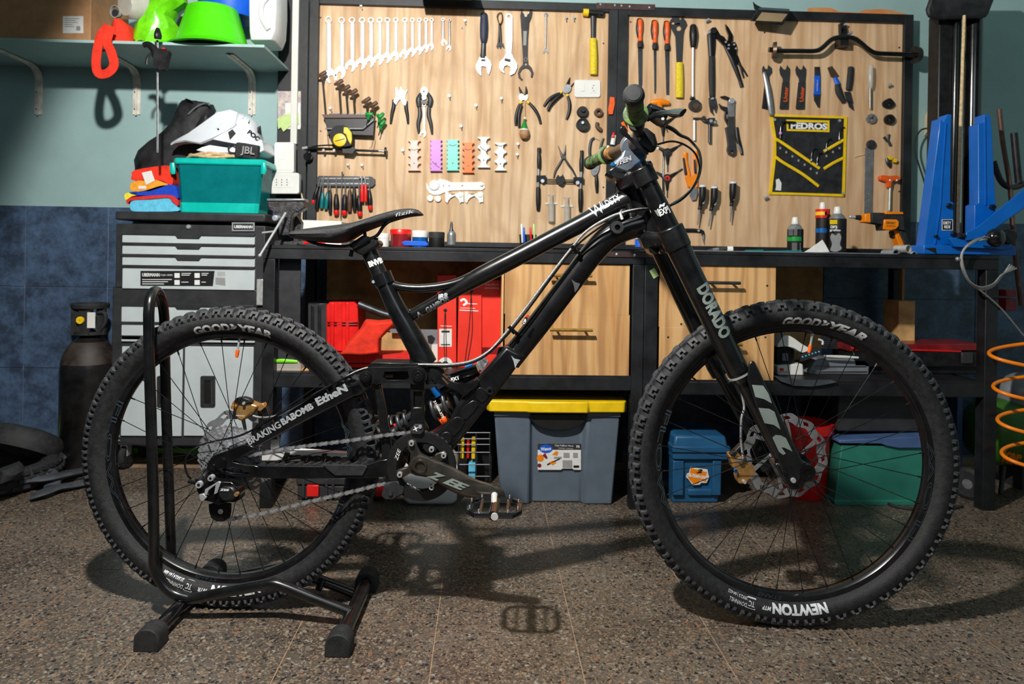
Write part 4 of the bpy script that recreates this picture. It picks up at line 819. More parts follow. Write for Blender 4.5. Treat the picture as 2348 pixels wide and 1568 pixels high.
tool('angled_driver', 'black right angle driver bit tool under the awls', 'tool', [('body', 'black_metal', [('b', [(1570, 528), (1590, 528), (1610, 530)], [9, 9, 8]), ('b', [(1610, 529), (1613, 540)], 8)]), ('bit', 'steel', [('b', [(1613, 538), (1613, 548)], 6, {'f': 1}), ('b', [(1613, 548), (1615, 561)], [5, 2], {'f': 1})]), ('screw', 'chrome', [('d', 1600, 529, 3, {'t': .014})])])
hb = tool('bent_handlebar', 'black bent handlebar with end discs mounted on the board', 'handlebar', [
 ('bar', 'black_gloss', [('b', [(1781, 117), (1830, 117), (1868, 117), (1885, 110), (1905, 92), (1922, 86), (1950, 86), (1968, 94), (1992, 114), (2010, 122), (2050, 124), (2098, 126)], 11, {'f': 1, 'o': .04, 'n': 12})]),
 ('end_disc', 'bronze', [('b', [(1771, 116), (1779, 116)], [36, 40], {'f': 1, 'o': .004, 'n': 20})]), ('end_disc', 'black_metal', [('b', [(2096, 126), (2104, 126)], [40, 36], {'f': 1, 'o': .004, 'n': 20})]),
 ('end_cap', 'black_gloss', [('b', [(1763, 114), (1783, 115)], 12, {'f': 1, 'o': .04}), ('b', [(2094, 126), (2112, 128)], 12, {'f': 1, 'o': .04})]),
 ('hanger_bracket', 'black_metal', [('p', [(1927, 53), (1936, 50), (1941, 60), (1944, 80), (1944, 108), (1930, 108), (1928, 80)], {'t': .02, 'h': [Ci(1933, 70, 3, 8, 7)]}), ('p', rc(1927, 78, 1946, 104), {'t': .05})]),
 ('screw', 'chrome', [('d', 1932, 60, 3, {'t': .028}), ('d', 1939, 83, 3, {'t': .054})])])
tool('cone_wrench', 'dark flat cone wrench half hidden behind a chrome one', 'wrench', [('blade', 'dark_grey_paint', [('p', [(1748, 156), (1751, 150), (1755, 158), (1760, 158), (1762, 149), (1770, 156), (1771, 166), (1764, 176), (1766, 196), (1754, 196), (1753, 176), (1748, 168)], {'t': .004})]), ('grip', 'black_metal', [('p', [(1754, 192), (1766, 192), (1764, 252), (1748, 248)], {'t': .007})])], bev=.0005)
tool('fluted_wrench', 'chrome fluted wrench hung over the dark cone wrench', 'wrench', [(None, 'steel', [('b', [(1752, 166), (1760, 200), (1766, 240), (1769, 264)], [8, 13, 13, 10], {'f': .7, 'o': .01, 'd': .3})])])
for x, lb in ((1787, 'left'), (1824, 'right')):
    tool('cone_wrench', 'black cone wrench with orange print, %s of the two' % lb, 'wrench', [
     ('blade', 'dark_grey_paint', [('p', [(x, 160), (x+3, 150), (x+8, 157), (x+12, 160), (x+16, 157), (x+18, 149), (x+25, 158), (x+25, 168), (x+23, 190), (x+9, 190), (x+8, 180), (x+2, 170)], {'t': .004})]),
     ('grip', 'rubber', [('p', [(x+8, 188), (x+23, 189), (x+21, 250), (x+3, 250), (x+2, 246)], {'t': .008})]),
     ('lettering', 'orange_plastic', [('t', 'Unior', x+15, 216, 9, {'o': .0085, 'r': -86, 'w': 34, 'b': .02})])], bev=.0006)
tool('flat_scraper', 'blue banded flat scraper', 'scraper', [('blade', 'dark_steel', [('p', [(1868, 153), (1880, 153), (1882, 175), (1882, 216), (1880, 247), (1876, 246), (1867, 230), (1866, 215), (1868, 175)], {'t': .004})]), ('band', 'bright_blue', [('p', [(1868, 173), (1881, 173), (1880, 195), (1882, 217), (1866, 217), (1869, 195)], {'t': .008})]), ('lettering', 'white_print', [('t', 'workpro', 1874, 196, 3.5, {'o': .0085, 'r': -88, 'w': 26})])], bev=.0006)
tool('putty_knife', 'tilted scraper with blue and black handle', 'scraper', [('blade', 'bronze', [('p', [(1898, 155), (1908, 151), (1924, 174), (1914, 180), (1906, 176)], {'t': .005})]), ('collar', 'bright_blue', [('b', [(1914, 178), (1922, 194)], [10, 12])]), ('handle', 'rubber', [('b', [(1920, 194), (1924, 212), (1935, 234)], [12, 16, 11], {'d': .3})])])
tool('utility_knife', 'black folding knife hung beside the tilted scraper', 'knife', [('handle', 'rubber', [('b', [(1951, 155), (1949, 180), (1946, 205)], [14, 15, 14], {'d': .4, 'f': .6})]), ('blade_holder', 'dark_steel', [('p', [(1938, 210), (1950, 210), (1956, 236), (1944, 232)], {'t': .01}), ('p', [(1944, 233), (1955, 237), (1958, 253), (1948, 245)], {'t': .006})]), ('blue_mark', 'bright_blue', [('p', [(1949, 172), (1953, 174), (1950, 184), (1947, 183)], {'t': .0105})])])
tool('clear_screwdriver', 'screwdriver with clear ribbed handle', 'screwdriver', [('handle', 'clear_plastic', [('b', [(1997, 152), (1996, 170), (1996, 190), (1996, 202)], [11, 13, 12, 9], {'f': 1, 'o': .01, 'd': .4})]), ('shaft', 'steel', [('b', [(1995, 202), (1995, 248)], 4.5, {'f': 1, 'o': .016})])])
tool('lockring_tool', 'black four sided lockring tool hung on a screw', 'ring', [(None, 'black_metal', [('p', [(2026, 233), (2039, 225), (2046, 228), (2053, 240), (2040, 249), (2028, 244)], {'t': .012, 's': 2, 'h': [Ci(2040, 238, 3.5, 8)]})])])
tool('lockring_tool', 'black splined ring below the four sided one', 'ring', [(None, 'black_metal', [('d', 2037, 275, 12, {'i': 4.5, 't': .016, 'n': 14})])])
tool('nipple_wrench', 'round steel spoke key under the clear screwdriver', 'ring', [(None, 'steel', [('d', 1996, 273, 12, {'i': 5, 't': .012, 'n': 8}), ('b', [(2002, 262), (1996, 270)], 5, {'o': .01})])])
tool('forked_tool', 'tiny dark forked tool', 'tool', [(None, 'dark_grey_paint', [('b', [(2027, 314), (2034, 324)], [7, 5]), ('b', [(2038, 308), (2037, 322)], [7, 5]), ('b', [(2036, 321), (2042, 334)], [6, 7])])])
tool('yellow_fitting', 'small dark fitting with two yellow tips', 'fitting', [('body', 'dark_steel', [('b', [(2034, 362), (2038, 374), (2042, 384)], [10, 12, 6])]), ('tip', 'yellow_plastic', [('d', 2039, 363, 5, {'t': .014, 'o': .005}), ('d', 2049, 369, 5, {'t': .014, 'o': .005})])])
tool('steel_strap', 'long perforated steel strap with a toothed sprocket end', 'strap', [('strap', 'steel', [('p', [(1984, 338), (2004, 338), (2000, 492), (1982, 492)], {'t': .004, 'h': [Ci(1993-i*.1, 348+i*13.4, 1.8, 6) for i in range(4)]+[Ci(1991, 443+i*14, 1.8, 6) for i in range(3)]})]), ('sprocket', 'dark_steel', [('d', 1996, 332, 11, {'t': .012, 'n': 12})])], bev=.0003)
tool('hex_key', 'orange tee handled key above the yellow drill', 'hex key', [('grip', 'orange_plastic', [('p', [(2018, 404), (2026, 401), (2040, 403), (2058, 402), (2067, 409), (2064, 413), (2050, 414), (2046, 418), (2044, 430), (2037, 430), (2036, 418), (2028, 414), (2018, 412)], {'t': .02, 'o': .006})]), ('shaft', 'aluminium', [('b', [(2041, 428), (2039, 484)], 5, {'f': 1, 'o': .012})]), ('screw', 'chrome', [('d', 2034, 415, 3.5, {'t': .028}), ('d', 2049, 415, 3, {'t': .028})])], bev=.003)
tool('leaning_rod', 'thin tan stick behind the steel strap', 'rod', [(None, 'rope_tan', [('b', [(1960, 360), (1986, 352)], 3)])])
for x, y, lb in ((1623, 46, 'near the top of the right board'), (1757, 452, 'below the tool roll'), (2040, 194, 'right of the clear screwdriver')):
    tool('screw_hook', 'small bright screw hook '+lb, 'hook', [(None, 'chrome', [('b', [(x-5, y+2), (x+3, y-2)], 6, {'o': .014, 'f': 1})])])
# tool roll
rl = tool('tool_roll', 'black tool roll with yellow binding pinned on the right board', 'tool roll', [
 ('canvas', 'black_fabric', [('p', [(1776, 266), (1940, 270), (1941, 300), (1937, 380), (1936, 448), (1768, 444), (1776, 350), (1777, 315)], {'t': .004})]),
 ('binding', 'yellow_plastic', [('p', [(1774, 262), (1943, 267), (1943, 272), (1774, 267)], {'t': .007}), ('p', [(1936, 268), (1943, 268), (1941, 320), (1937, 451), (1931, 451), (1935, 320)], {'t': .007}), ('p', [(1765, 440), (1937, 445), (1937, 451), (1830, 447), (1765, 446)], {'t': .007}), ('p', [(1766, 266), (1772, 266), (1780, 316), (1780, 356), (1770, 444), (1764, 444), (1774, 350), (1775, 318)], {'t': .007})]),
 ('pocket_binding', 'yellow_plastic', [('b', [(1779, 319), (1790, 325), (1830, 352), (1879, 386)], 7, {'f': .4, 'o': .004}), ('b', [(1779, 360), (1795, 372), (1840, 399), (1877, 427)], 7, {'f': .4, 'o': .004}), ('b', [(1889, 347), (1910, 335), (1934, 321)], 7, {'f': .4, 'o': .004}), ('b', [(1889, 387), (1910, 374), (1934, 362)], 7, {'f': .4, 'o': .004})]),
 ('label_patch', 'yellow_plastic', [('p', [(1803, 274), (1902, 276), (1902, 303), (1804, 300)], {'t': .005, 'h': [[(1808, 280), (1897, 281), (1897, 298), (1808, 296)]]})]),
 ('lettering', 'white_print', [('t', "PEDROS", 1855, 289, 15, {'o': .0048, 'w': 84, 'r': 1.5, 'b': .05})]),
 ('pocket_print', 'grey_print', [('p', rc(1787+14*i, 337+9.5*i, 1791+14*i, 342+9.5*i), {'t': .0045}) for i in range(7)]+[('p', rc(1893+15*i, 355-9*i, 1897+15*i, 360-9*i), {'t': .0045}) for i in range(3)]),
 ('grommet', 'chrome', [('d', 1775, 275, 3.5, {'t': .008}), ('d', 1924, 277, 3.5, {'t': .008}), ('d', 1931, 443, 2.5, {'t': .008})])])
for i, (x, y0, y1, lb) in enumerate(((1790, 291, 318, 'pink ringed hex key in the roll first pocket'), (1861, 352, 372, 'hex key in the roll low pocket'), (1874, 362, 378, 'short hex key in the roll low pocket end'), (1895, 330, 344, 'hex key with a pale top in the right pocket'), (1925, 303, 322, 'hex key in the outermost right pocket'))):
    tool('hex_key', 'black '+lb, 'hex key', [('shaft', 'black_gloss', [('b', [(x+(34 if i == 0 else 12), y0-10), (x+8, y0-11), (x+2, y0-6), (x, y0+4), (x-1, y1)], 5 if i == 0 else 3, {'f': 1, 'o': .009})]), ('ring', 'purple_clip' if i == 0 else 'steel', [('b', [(x-.3, y0+12), (x-.5, y0+17)], 7 if i == 0 else 4.5, {'f': 1, 'o': .008})])])
tool('swing_tag', 'white hang tag tied to the tool roll corner', 'tag', [(None, 'paper', [('p', [(1779, 412), (1786, 409), (1792, 420), (1791, 437), (1778, 436), (1780, 426)], {'t': .002, 'o': .006})])])
# ------------------------------------------------------------------ photos on the black panel
Yq = YW-.030
for nm, lb, m, pts, o in (('pinned_photo', 'faded colour photo pinned on the black panel', 'photo_print', rc(637, 209, 690, 292), 0), ('photo_card', 'white bordered card pinned over the colour photo', 'paper', rc(654, 236, 689, 296), .002), ('bank_note', 'pale green crumpled note pinned at the bottom of the photos', 'note_green', [(636, 272), (655, 262), (684, 258), (686, 284), (664, 290), (650, 302), (644, 292), (638, 296)], .006)):
    tool(nm, lb, 'photo', [(None, m, [('p', pts, {'t': .001, 'o': o})])], Y=Yq)
# ================================================================== on the wall shelf
YC = 2.76      # front of the roller cabinet
def prism(lab, name, catg, pts, Y, depth, m, grp=None, bev=.003):
    g = G(); g.plate([W(x, y, Y) for x, y in pts], V((0, depth, 0))); return O(name, g, m, label=lab, cat=catg, group=grp, bev=bev)
Ysh = YW-.31
zs = zst
def shelfbox(px0, py0, px1, Y, th): a = W(px0, 50, Y); b = W(px1, 50, Y); return G().box((a.x, Y, zs), (b.x, Y+th, W((px0+px1)/2, py0, Y).z))
cb = T('cardboard_box', 'big brown cardboard box at the left end of the wall shelf', 'box', W(60, 92, Ysh))
O('carton', shelfbox(-160, -90, 208, Ysh, .28), 'cardboard', cb, bev=.004)
O('shipping_label', G().plate([W(x, y, Ysh-.001) for x, y in rc(144, 37, 191, 76)], V((0, .0008, 0))), 'paper', cb)
g = G()
for i in range(5): g.plate([W(x, y, Ysh-.0016) for x, y in rc(148, 42+i*4.5, 148+(34, 26, 30, 18, 22)[i], 43.2+i*4.5)], V((0, .0005, 0)))
g.plate([W(x, y, Ysh-.0016) for x, y in rc(175, 60, 184, 70)], V((0, .0005, 0)))
O('label_print', g, 'grey_print', cb)
# bowl upside down
Yb = SY+.105
bw = T('bowl', 'bright green plastic bowl standing upside down on the wall shelf', 'bowl', W(484, 92, Yb))
c = W(487, 90, Yb); k = Yb/F
c.z = zs
O('body', G().lathe([(0, .163), (.078, .163), (.092, .156), (.108, .10), (.124, .045), (.134, .014), (.130, .014), (.120, .045), (.104, .10), (.088, .150), (0, .157)], c, (0, 0, 1), 40), 'green_bowl', bw)
O('rim', G().lathe([(.130, .004), (.156, .002), (.158, .006), (.134, .020), (.130, .016)], c, (0, 0, 1), 40, close=True), 'green_bowl', bw)
O('spout', G().loft([[c+V((-.10, y, .004)), c+V((-.19, y*.7, .008)), c+V((-.19, y*.7, .02)), c+V((-.10, y, .03))] for y in (-.06, -.02, .02, .06)]), 'green_bowl', bw, bev=.003)
# white jug
Yj = Ysh+.05
jg = T('jug', 'tall white plastic jug at the right end of the wall shelf', 'jug', W(602, 100, Yj))
O('body', G().loft([[W(x, 0, Yj).x if 0 else V((W(x, y, Yj).x, Yj+yy, W(x, y, Yj).z)) for x, yy in ((xa, .02), (xa+5, 0), (xb-5, 0), (xb, .02), (xb, .13), (xb-5, .15), (xa+5, .15), (xa, .13))] for y, xa, xb in ((91, 571, 626), (70, 568, 634), (20, 567, 637), (-30, 567, 637), (-70, 574, 630), (-80, 586, 618))]), 'jug_white', jg, bev=.004)
O('grip', G().tube([W(x, y, Yj-.005) for x, y in cat([(612, -5), (600, 12), (600, 40), (616, 68)], 4)], .010, 10), 'jug_white', jg)
# green bag, white bottle, red strap bag, blue tub behind
random.seed(3)
def lump(rows, Y, dep, nz=.01, n=16, seed=1):   # rows of (y, xa, xb) px  -> crumpled volume
    rnd = random.Random(seed); g = G(); rings = []
    for y, xa, xb in rows:
        a = W(xa, y, Y); b = W(xb, y, Y); cx = (a.x+b.x)/2; hw = abs(b.x-a.x)/2; r = []
        for i in range(n):
            t = 2*PI*i/n; r.append(V((cx+hw*cos(t)*(1+rnd.uniform(-nz, nz)*3), Y+dep/2-dep/2*sin(t)+rnd.uniform(-nz, nz)*.3, a.z+rnd.uniform(-nz, nz)*.4)))
        rings.append(r)
    return g.loft(rings)
O('carrier_bag', lump([(92, 290, 365), (84, 282, 378), (66, 286, 384), (48, 292, 388), (30, 312, 376), (10, 322, 384), (-12, 330, 410), (-30, 350, 400)], Ysh+.02, .16, .018, 18, 4), 'green_bag', smooth=25, label='crumpled lime green plastic bag lying on the wall shelf', cat='bag')
O('blue_tub', G().lathe([(0, 0), (.10, 0), (.13, .10), (.14, .22), (.0, .22)], V((W(505, 40, YW-.12).x+.05, YW-.15, zs+.155)), (0, 0, 1), 30), 'bright_blue', label='blue plastic tub behind and above the green bowl', cat='tub')
bt = T('bottle', 'clear plastic bottle lying with its neck forward beside the red strap', 'bottle', W(280, 70, Ysh))
c = W(286, 10, Ysh+.02)
O('body', G().lathe([(0, 0), (.040, .0), (.052, .02), (.054, .10), (.05, .14), (0, .15)], c, (.35, .6, .15), 24), 'clear_plastic', bt)
O('cap', G().lathe([(0, 0), (.014, 0), (.014, .02), (0, .021)], W(263, 30, Ysh-.0), (.3, .9, .1), 16), 'dark_grey_paint', bt)
O('ring', G().lathe([(.020, 0), (.023, .0), (.023, .01), (.020, .01)], W(263, 26, Ysh-.004), (.3, .9, .1), 18, close=True), 'grey_print', bt)
rs = T('tote_bag', 'red fabric bag whose loop handle hangs down below the wall shelf', 'bag', W(245, 95, SY))
Yr = SY-.012
def ribbon(pts, w, th=.0035):      # strap as a swept flat strip facing the room
    g = G(); P = [W(*p) for p in cat(pts, 5)]; rings = []
    for i, p in enumerate(P):
        t = (P[min(i+1, len(P)-1)]-P[max(i-1, 0)]).normalized(); s = V((0, 1, 0)).cross(t); s.normalize(); s = s*w/2
        rings.append([p-s-V((0, th, 0)), p+s-V((0, th, 0)), p+s, p-s])
    return g.loft(rings)
O('handle', ribbon([(250, 60, Yr), (233, 80, Yr-.003), (225, 110, Yr), (221, 145, Yr), (227, 168, Yr), (247, 168, Yr-.004), (262, 150, Yr-.006), (256, 120, Yr-.008), (246, 95, Yr-.01), (256, 60, Yr-.008)], .032), 'red_cloth', rs)
O('folded_body', lump([(94, 236, 292), (84, 228, 290), (66, 234, 288), (50, 246, 284), (42, 254, 272)], Ysh-.02, .12, .012, 14, 5), 'red_cloth', rs)
# bar clamp hanging on the shelf
bc = T('bar_clamp', 'long bar clamp hung over the shelf front, black trigger grip on top', 'clamp', W(360, 345, SY))
Yk = SY-.03
def px_tool(t, Y, parts, bev=0, par=None):
    for pn, m, ss in parts:
        if pn in SPLIT:
            for s in ss: g = G(); shp(g, s, Y); O(pn, g, m, t, bev=bev)
            continue
        g = G(); [shp(g, s, Y) for s in ss]; O(pn, g, m, t, bev=bev)
px_tool(bc, Yk, [('bar', 'steel', [('b', [(361, 92), (361, 350)], 5, {'f': .5, 'n': 6})]), ('fixed_jaw', 'black_metal', [('b', [(362, 66), (362, 80), (362, 90)], [8, 16, 14], {'f': 1.2})]),
 ('grip', 'black_metal', [('b', [(329, 104), (340, 102), (354, 114), (360, 130)], [12, 14, 18, 20], {'f': .8}), ('p', [(352, 112), (382, 112), (386, 118), (376, 158), (366, 160), (350, 150)], {'t': .03})]), ('trigger', 'black_metal', [('b', [(350, 120), (338, 132), (336, 148)], 6, {'o': .01})]),
 ('pad', 'red_plastic', [('b', [(372, 112), (384, 118)], 8, {'o': .02})])])
# ------------------------------------------------------------------ roller cabinet and top chest
zc = lambda y, x=440: W(x, y, YC).z
cx0 = W(265, 600, YC).x; cx1 = W(607, 600, YC).x
zt = zc(487); zm = zc(662)
ch = T('tool_chest', 'grey tool chest with four pale drawers standing on the roller cabinet', 'tool chest', ((cx0+cx1)/2, YC, zm))
O('body', G().box((cx0, YC, zm+.001), (cx1, YC+.235, zc(515))), 'dark_grey_paint', ch, bev=.003)
O('lid', G().box((cx0-.002, YC-.006, zc(507)), (cx1+.002, YC+.24, zt)), 'dark_grey_paint', ch, bev=.006)
O('lock', G().lathe([(0, -.008), (.0075, -.007), (.009, 0)], W(433, 520, YC), (0, 1, 0), 16), 'chrome', ch)
bd = O('badge', pb(532, 510, 584, 530, YC-.004, .004), 'print_black', ch, bev=.001)
g = G(); g.plate([W(x, y, YC-.0045) for x, y in rc(532, 510, 584, 530)], V((0, -.0015, 0)), [[W(x, y, YC-.0045) for x, y in rc(535, 513, 581, 527)]]); O('frame', g, 'chrome', bd)
g = G(); gtext(g, 'UBERMANN', lambda x, y: W(x, y, YC-.0048), 7, 42, 1, 558, 520, bold=.03); O('lettering', g, 'white_print', bd)
def cabdrawer(par, y0, y1, x0=283, x1=586, lip=6, notch=True):
    a = W(x0, y1, YC); b = W(x1, y0, YC); xm = (a.x+b.x)/2; zt_ = b.z; zb_ = a.z; h = lip*YC/F; yf = YC-.010
    g = G().box((a.x, yf, zb_), (b.x, YC-.0005, zt_-h*.6)); d = O('drawer', g, 'pale_grey_paint', par, bev=.0015)
    pts = [(a.x, zt_+.001), (b.x, zt_+.001), (b.x, zt_-h*.9), (xm+.048, zt_-h*.9), (xm+.040, zt_-h*2.0), (xm-.040, zt_-h*2.0), (xm-.048, zt_-h*.9), (a.x, zt_-h*.9)]
    if not notch: pts = [(a.x, zt_+.001), (b.x, zt_+.001), (b.x, zt_-h*.9), (a.x, zt_-h*.9)]
    O('pull_lip', G().plate([V((x, yf-.006, z)) for x, z in pts], V((0, .012, 0))), 'dark_grey_paint', d, bev=.001)
    return d
for y0, y1 in ((537, 558), (561, 584), (587, 609)): cabdrawer(ch, y0, y1)
d = cabdrawer(ch, 612, 661, notch=False)
g = G(); g.plate([W(x, y, YC-.0106) for x, y in [(322, 621), (492, 621), (488, 656), (322, 655)]], V((0, .0004, 0))); st_ = O('sticker', g, 'print_black', d)
g = G(); gtext(g, 'UBERMANN', lambda x, y: W(x, y, YC-.0112), 8, 40, .5, 346, 630, bold=.03); gtext(g, 'CAJA HERR', lambda x, y: W(x, y, YC-.0112), 5, 28, .5, 382, 631)
for i in range(3):
    g.plate([W(x, y, YC-.0112) for x, y in rc(326, 640+i*5, 394-(i*9) % 20, 641.6+i*5)], V((0, .0002, 0)))
    g.plate([W(x, y, YC-.0112) for x, y in rc(416, 626+i*4+(12 if i > 1 else 0), 438-i*3, 627.5+i*4+(12 if i > 1 else 0))], V((0, .0002, 0))); g.plate([W(x, y, YC-.0112) for x, y in rc(462, 626+i*4+(12 if i > 1 else 0), 478-i*3, 627.5+i*4+(12 if i > 1 else 0))], V((0, .0002, 0)))
for x in (400, 446):
    for y in (626, 642): g.plate([W(px, py, YC-.0112) for px, py in rc(x, y, x+12, y+11)], V((0, .0002, 0)))
O('lettering', g, 'white_print', d)
g = G(); g.plate([W(x, y, YC-.0106) for x, y in [(494, 636), (516, 637), (517, 655), (494, 652)]], V((0, .0004, 0)))
for i in range(6): g.plate([W(x, y, YC-.0106) for x, y in rc(499+i*3, 623, 500.6+i*3, 633)], V((0, .0004, 0)))
O('barcode_label', g, 'grey_print', d)
O('side_bracket', pb(588, 640, 604, 700, YC-.02, .018), 'aluminium', ch, bev=.002)
zb = zc(1022)
rcb = T('roller_cabinet', 'grey roller cabinet with pale drawers and two pale doors', 'tool cabinet', ((cx0+cx1)/2, YC, 0))
O('body', G().box((cx0-.008, YC-.004, zb), (cx1+.004, YC+.24, zm)), 'dark_grey_paint', rcb, bev=.004)
YCC = YC; YC = YCC-.004
for y0, y1 in ((700, 737), (741, 778)): cabdrawer(rcb, y0, y1, 281, 586, 5)
cabdrawer(rcb, 772, 782, 281, 586, 2, False)
for i, (x0, x1, hx) in enumerate(((279, 421, 374), (423, 583, 476))):
    a = W(x0, 998, YC); b = W(x1, 795, YC); d = O('door', G().box((a.x, YC-.009, a.z), (b.x, YC-.0005, b.z)), 'pale_grey_paint', rcb, bev=.002)
    w_ = 17 if i else 15
    g = G(); h_ = 36
    q = Ci(hx, 898, w_, 4, h_, PI/4); rr = []
    for cx_, cy_, a_ in ((hx+w_-4, 898-h_+4, -90), (hx+w_-4, 898+h_-4, 0), (hx-w_+4, 898+h_-4, 90), (hx-w_+4, 898-h_+4, 180)): rr += [(cx_+4*cos(math.radians(a_+t)), cy_+4*sin(math.radians(a_+t))) for t in (0, 45, 90)]
    hr = [(hx-8, 872), (hx+8, 872), (hx+9, 926), (hx-9, 926)]
    g.plate([W(x, y, YC-.013) for x, y in rr], V((0, .005, 0)), [[W(x, y, YC-.013) for x, y in hr]])
    hd = O('handle', g, 'rubber', d, bev=.001)
    g = G(); g.plate([W(x, y, YC-.0095) for x, y in hr], V((0, .001, 0))); O('recess', g, 'print_black', d)
YC = YCC
for x in (cx0+.03, cx1-.03):
    for y in (YC+.04, YC+.20):
        g = G(); cs = O('caster_fork', G().box((x-.014, y-.018, .05), (x+.014, y+.018, zb)), 'chrome', rcb, bev=.002)
        O('wheel', G().lathe([(0, -.012), (.040, -.012), (.047, -.006), (.047, .006), (.040, .012), (0, .012)], (x, y, .047), (1, 0, 0), 24), 'rubber', cs)
for y in (988, 1003): pass
for yy in (1000, 1011): O('screw', G().lathe([(0, -.003), (.004, -.002), (.005, 0)], W(272, yy, YC-.004), (0, 1, 0), 10), 'chrome', rcb)
# --- on the chest: teal box
ztc = zt
Yt = YC+.012
def zfix(g, z):      # let a body rest exactly on height z
    m = min(p.z for p in g.v)
    for p in g.v: p.z += z-m
    return g
def zst_(x, y, Y, z): p = W(x, y, Y); return p
tb_ = T('storage_box', 'translucent teal plastic box with bright teal lid on the chest', 'storage box', W(503, 484, Yt))
def frus(x0a, x1a, ya, x0b, x1b, yb, Y, da, db, zb_=None, zt__=None, r=3):
    rings = []
    for (xa, xb, y, d, zz) in ((x0b, x1b, yb, db, zb_), (x0a, x1a, ya, da, zt__)):
        a = W(xa, y, Y); b = W(xb, y, Y); z = zz if zz is not None else (a.z+b.z)/2; yo = (max(da, db)-d)/2; e = .012
        rings.append([V((a.x+e, Y+yo, z)), V((b.x-e, Y+yo, z)), V((b.x, Y+yo+e, z)), V((b.x, Y+yo+d-e, z)), V((b.x-e, Y+yo+d, z)), V((a.x+e, Y+yo+d, z)), V((a.x, Y+yo+d-e, z)), V((a.x, Y+yo+e, z))])
    return G().loft(rings)
O('tub', frus(404, 602, 376, 411, 590, 484, Yt, .145, .13, ztc), 'teal_clear', tb_, bev=.004)
O('base_band', frus(409.5, 592, 465, 410.5, 590, 484, Yt-.001, .135, .135, ztc), 'teal_plastic', tb_, bev=.003)
O('lid', frus(396, 606, 363, 395, 608, 378, Yt-.008, .16, .16), 'teal_plastic', tb_, bev=.006)
for x in (395, 604): O('clasp', G().tube([W(x, 374, Yt-.01), W(x+1, 388, Yt-.012), W(x+(-1 if x > 500 else 2), 399, Yt-.01)], [.009, .011, .008], 10, flat=.6, fdir=(0, 1, 0)), 'teal_plastic', tb_)
ztl = W(500, 363, Yt-.008).z
# rope coil and helmet on lid
g = G()
for i in range(4):
    pts = []
    for k in range(40):
        a = 2*PI*k/40; pts.append(V((W(508, 350, Yt+.09).x+(.137-.010*i+.008*sin(a*3+i))*cos(a), Yt+.095+(.10-.010*i)*sin(a), ztl+.008+.006*(i % 3)+.004*sin(a*5+i*2))))
    g.tube(pts, .0055, 8, closed=True, caps=False)
O('rope', g, 'rope_tan', label='coil of tan rope under the white helmet on the teal box', cat='rope')
hm = T('helmet', 'white bicycle helmet with a long visor on the teal box', 'helmet', W(520, 355, Yt))
Yh = Yt+.10; hc = W(545, 322, Yh)
k = Yh/F
def hshell(u, v, r=1.0):   # u across length angle, v side
    return V((hc.x+u, Yh+v, hc.z))
rings = []; prof = [(-.118, .026, .03, .004), (-.095, .046, .070, -.004), (-.06, .078, .088, -.012), (-.02, .100, .094, -.02), (.02, .106, .094, -.026), (.05, .094, .088, -.032), (.072, .072, .076, -.036), (.088, .034, .05, -.034), (.093, -.004, .02, -.03)]
for x, zt_, hw, zb_ in prof:
    r = []
    for i in range(17):
        a = PI*i/16; r.append(V((hc.x+x, Yh-hw*cos(a), hc.z+zb_+(zt_-zb_)*max(sin(a), 0)**.75)))
    for i in range(17):
        a = PI*(16-i)/16; r.append(V((hc.x+x, Yh-(hw-.014)*cos(a), hc.z+zb_+(zt_-.014-zb_)*max(sin(a), 0)**.75)))
    rings.append(r)
shl = O('shell', G().loft(rings), 'helmet_white', hm)
vz = G()
top = [(400, 325), (412, 319), (440, 307), (480, 283), (510, 262), (540, 256), (556, 262), (560, 280)]
bot = [(400, 330), (430, 325), (470, 322), (500, 328), (520, 316), (540, 300), (552, 290), (560, 284)]
for sg in (1,):
    rr = []
    for (xa, ya), (xb, yb) in zip(top, bot):
        t = (xa-400)/160; hw = .035+.06*min(1, t*1.8)
        rr.append([V((W(xa, ya, Yh).x, Yh-hw, W(xb, yb, Yh-hw).z)), V((W(xa, ya, Yh).x, Yh-hw*.6, W(xa, ya, Yh).z-.004)), V((W(xa, ya, Yh).x, Yh+hw*.6, W(xa, ya, Yh).z-.004)), V((W(xa, ya, Yh).x, Yh+hw, W(xb, yb, Yh).z)),
                   V((W(xa, ya, Yh).x, Yh+hw*.9, W(xb, yb, Yh).z-.004)), V((W(xa, ya, Yh).x, Yh+hw*.5, W(xa, ya, Yh).z-.010)), V((W(xa, ya, Yh).x, Yh-hw*.5, W(xa, ya, Yh).z-.010)), V((W(xa, ya, Yh).x, Yh-hw*.9, W(xb, yb, Yh-hw).z-.005))])
    vz.loft(rr)
O('visor', vz, 'helmet_white', hm)
Yv = Yh-.098
for pts in ([(523, 303), (533, 296), (541, 306), (527, 321), (519, 314)][:4], [(484, 311), (500, 293), (503, 297), (489, 312)], [(556, 271), (561, 265), (573, 277), (571, 284)], [(590, 292), (597, 288), (600, 310), (590, 303)]):
    O('vent', G().plate([hit(shl, x, y, .0015) or W(x, y, Yv) for x, y in pts], V((0, .004, 0))), 'print_black', hm, smooth=0)
g = G(); gtext(g, 'POC', lambda x, y: hit(shl, x, y, .0012) or W(x, y, Yv), 11, 32, 38, 582, 311, bold=.05); O('lettering', g, 'print_black', hm)
O('jaw_strap', G().tube([W(x, y, Yv-.002) for x, y in cat([(533, 330), (524, 336), (526, 348), (540, 350), (545, 338), (533, 330)], 4)], .003, 8), 'rubber', hm)
O('lower_shell', G().plate([W(x, y, Yh-.085) for x, y in [(448, 344), (462, 337), (480, 332), (520, 338), (560, 330), (600, 320), (605, 345), (590, 352), (520, 351), (470, 350)]], V((0, .17, 0))), 'helmet_white', hm, bev=.004)
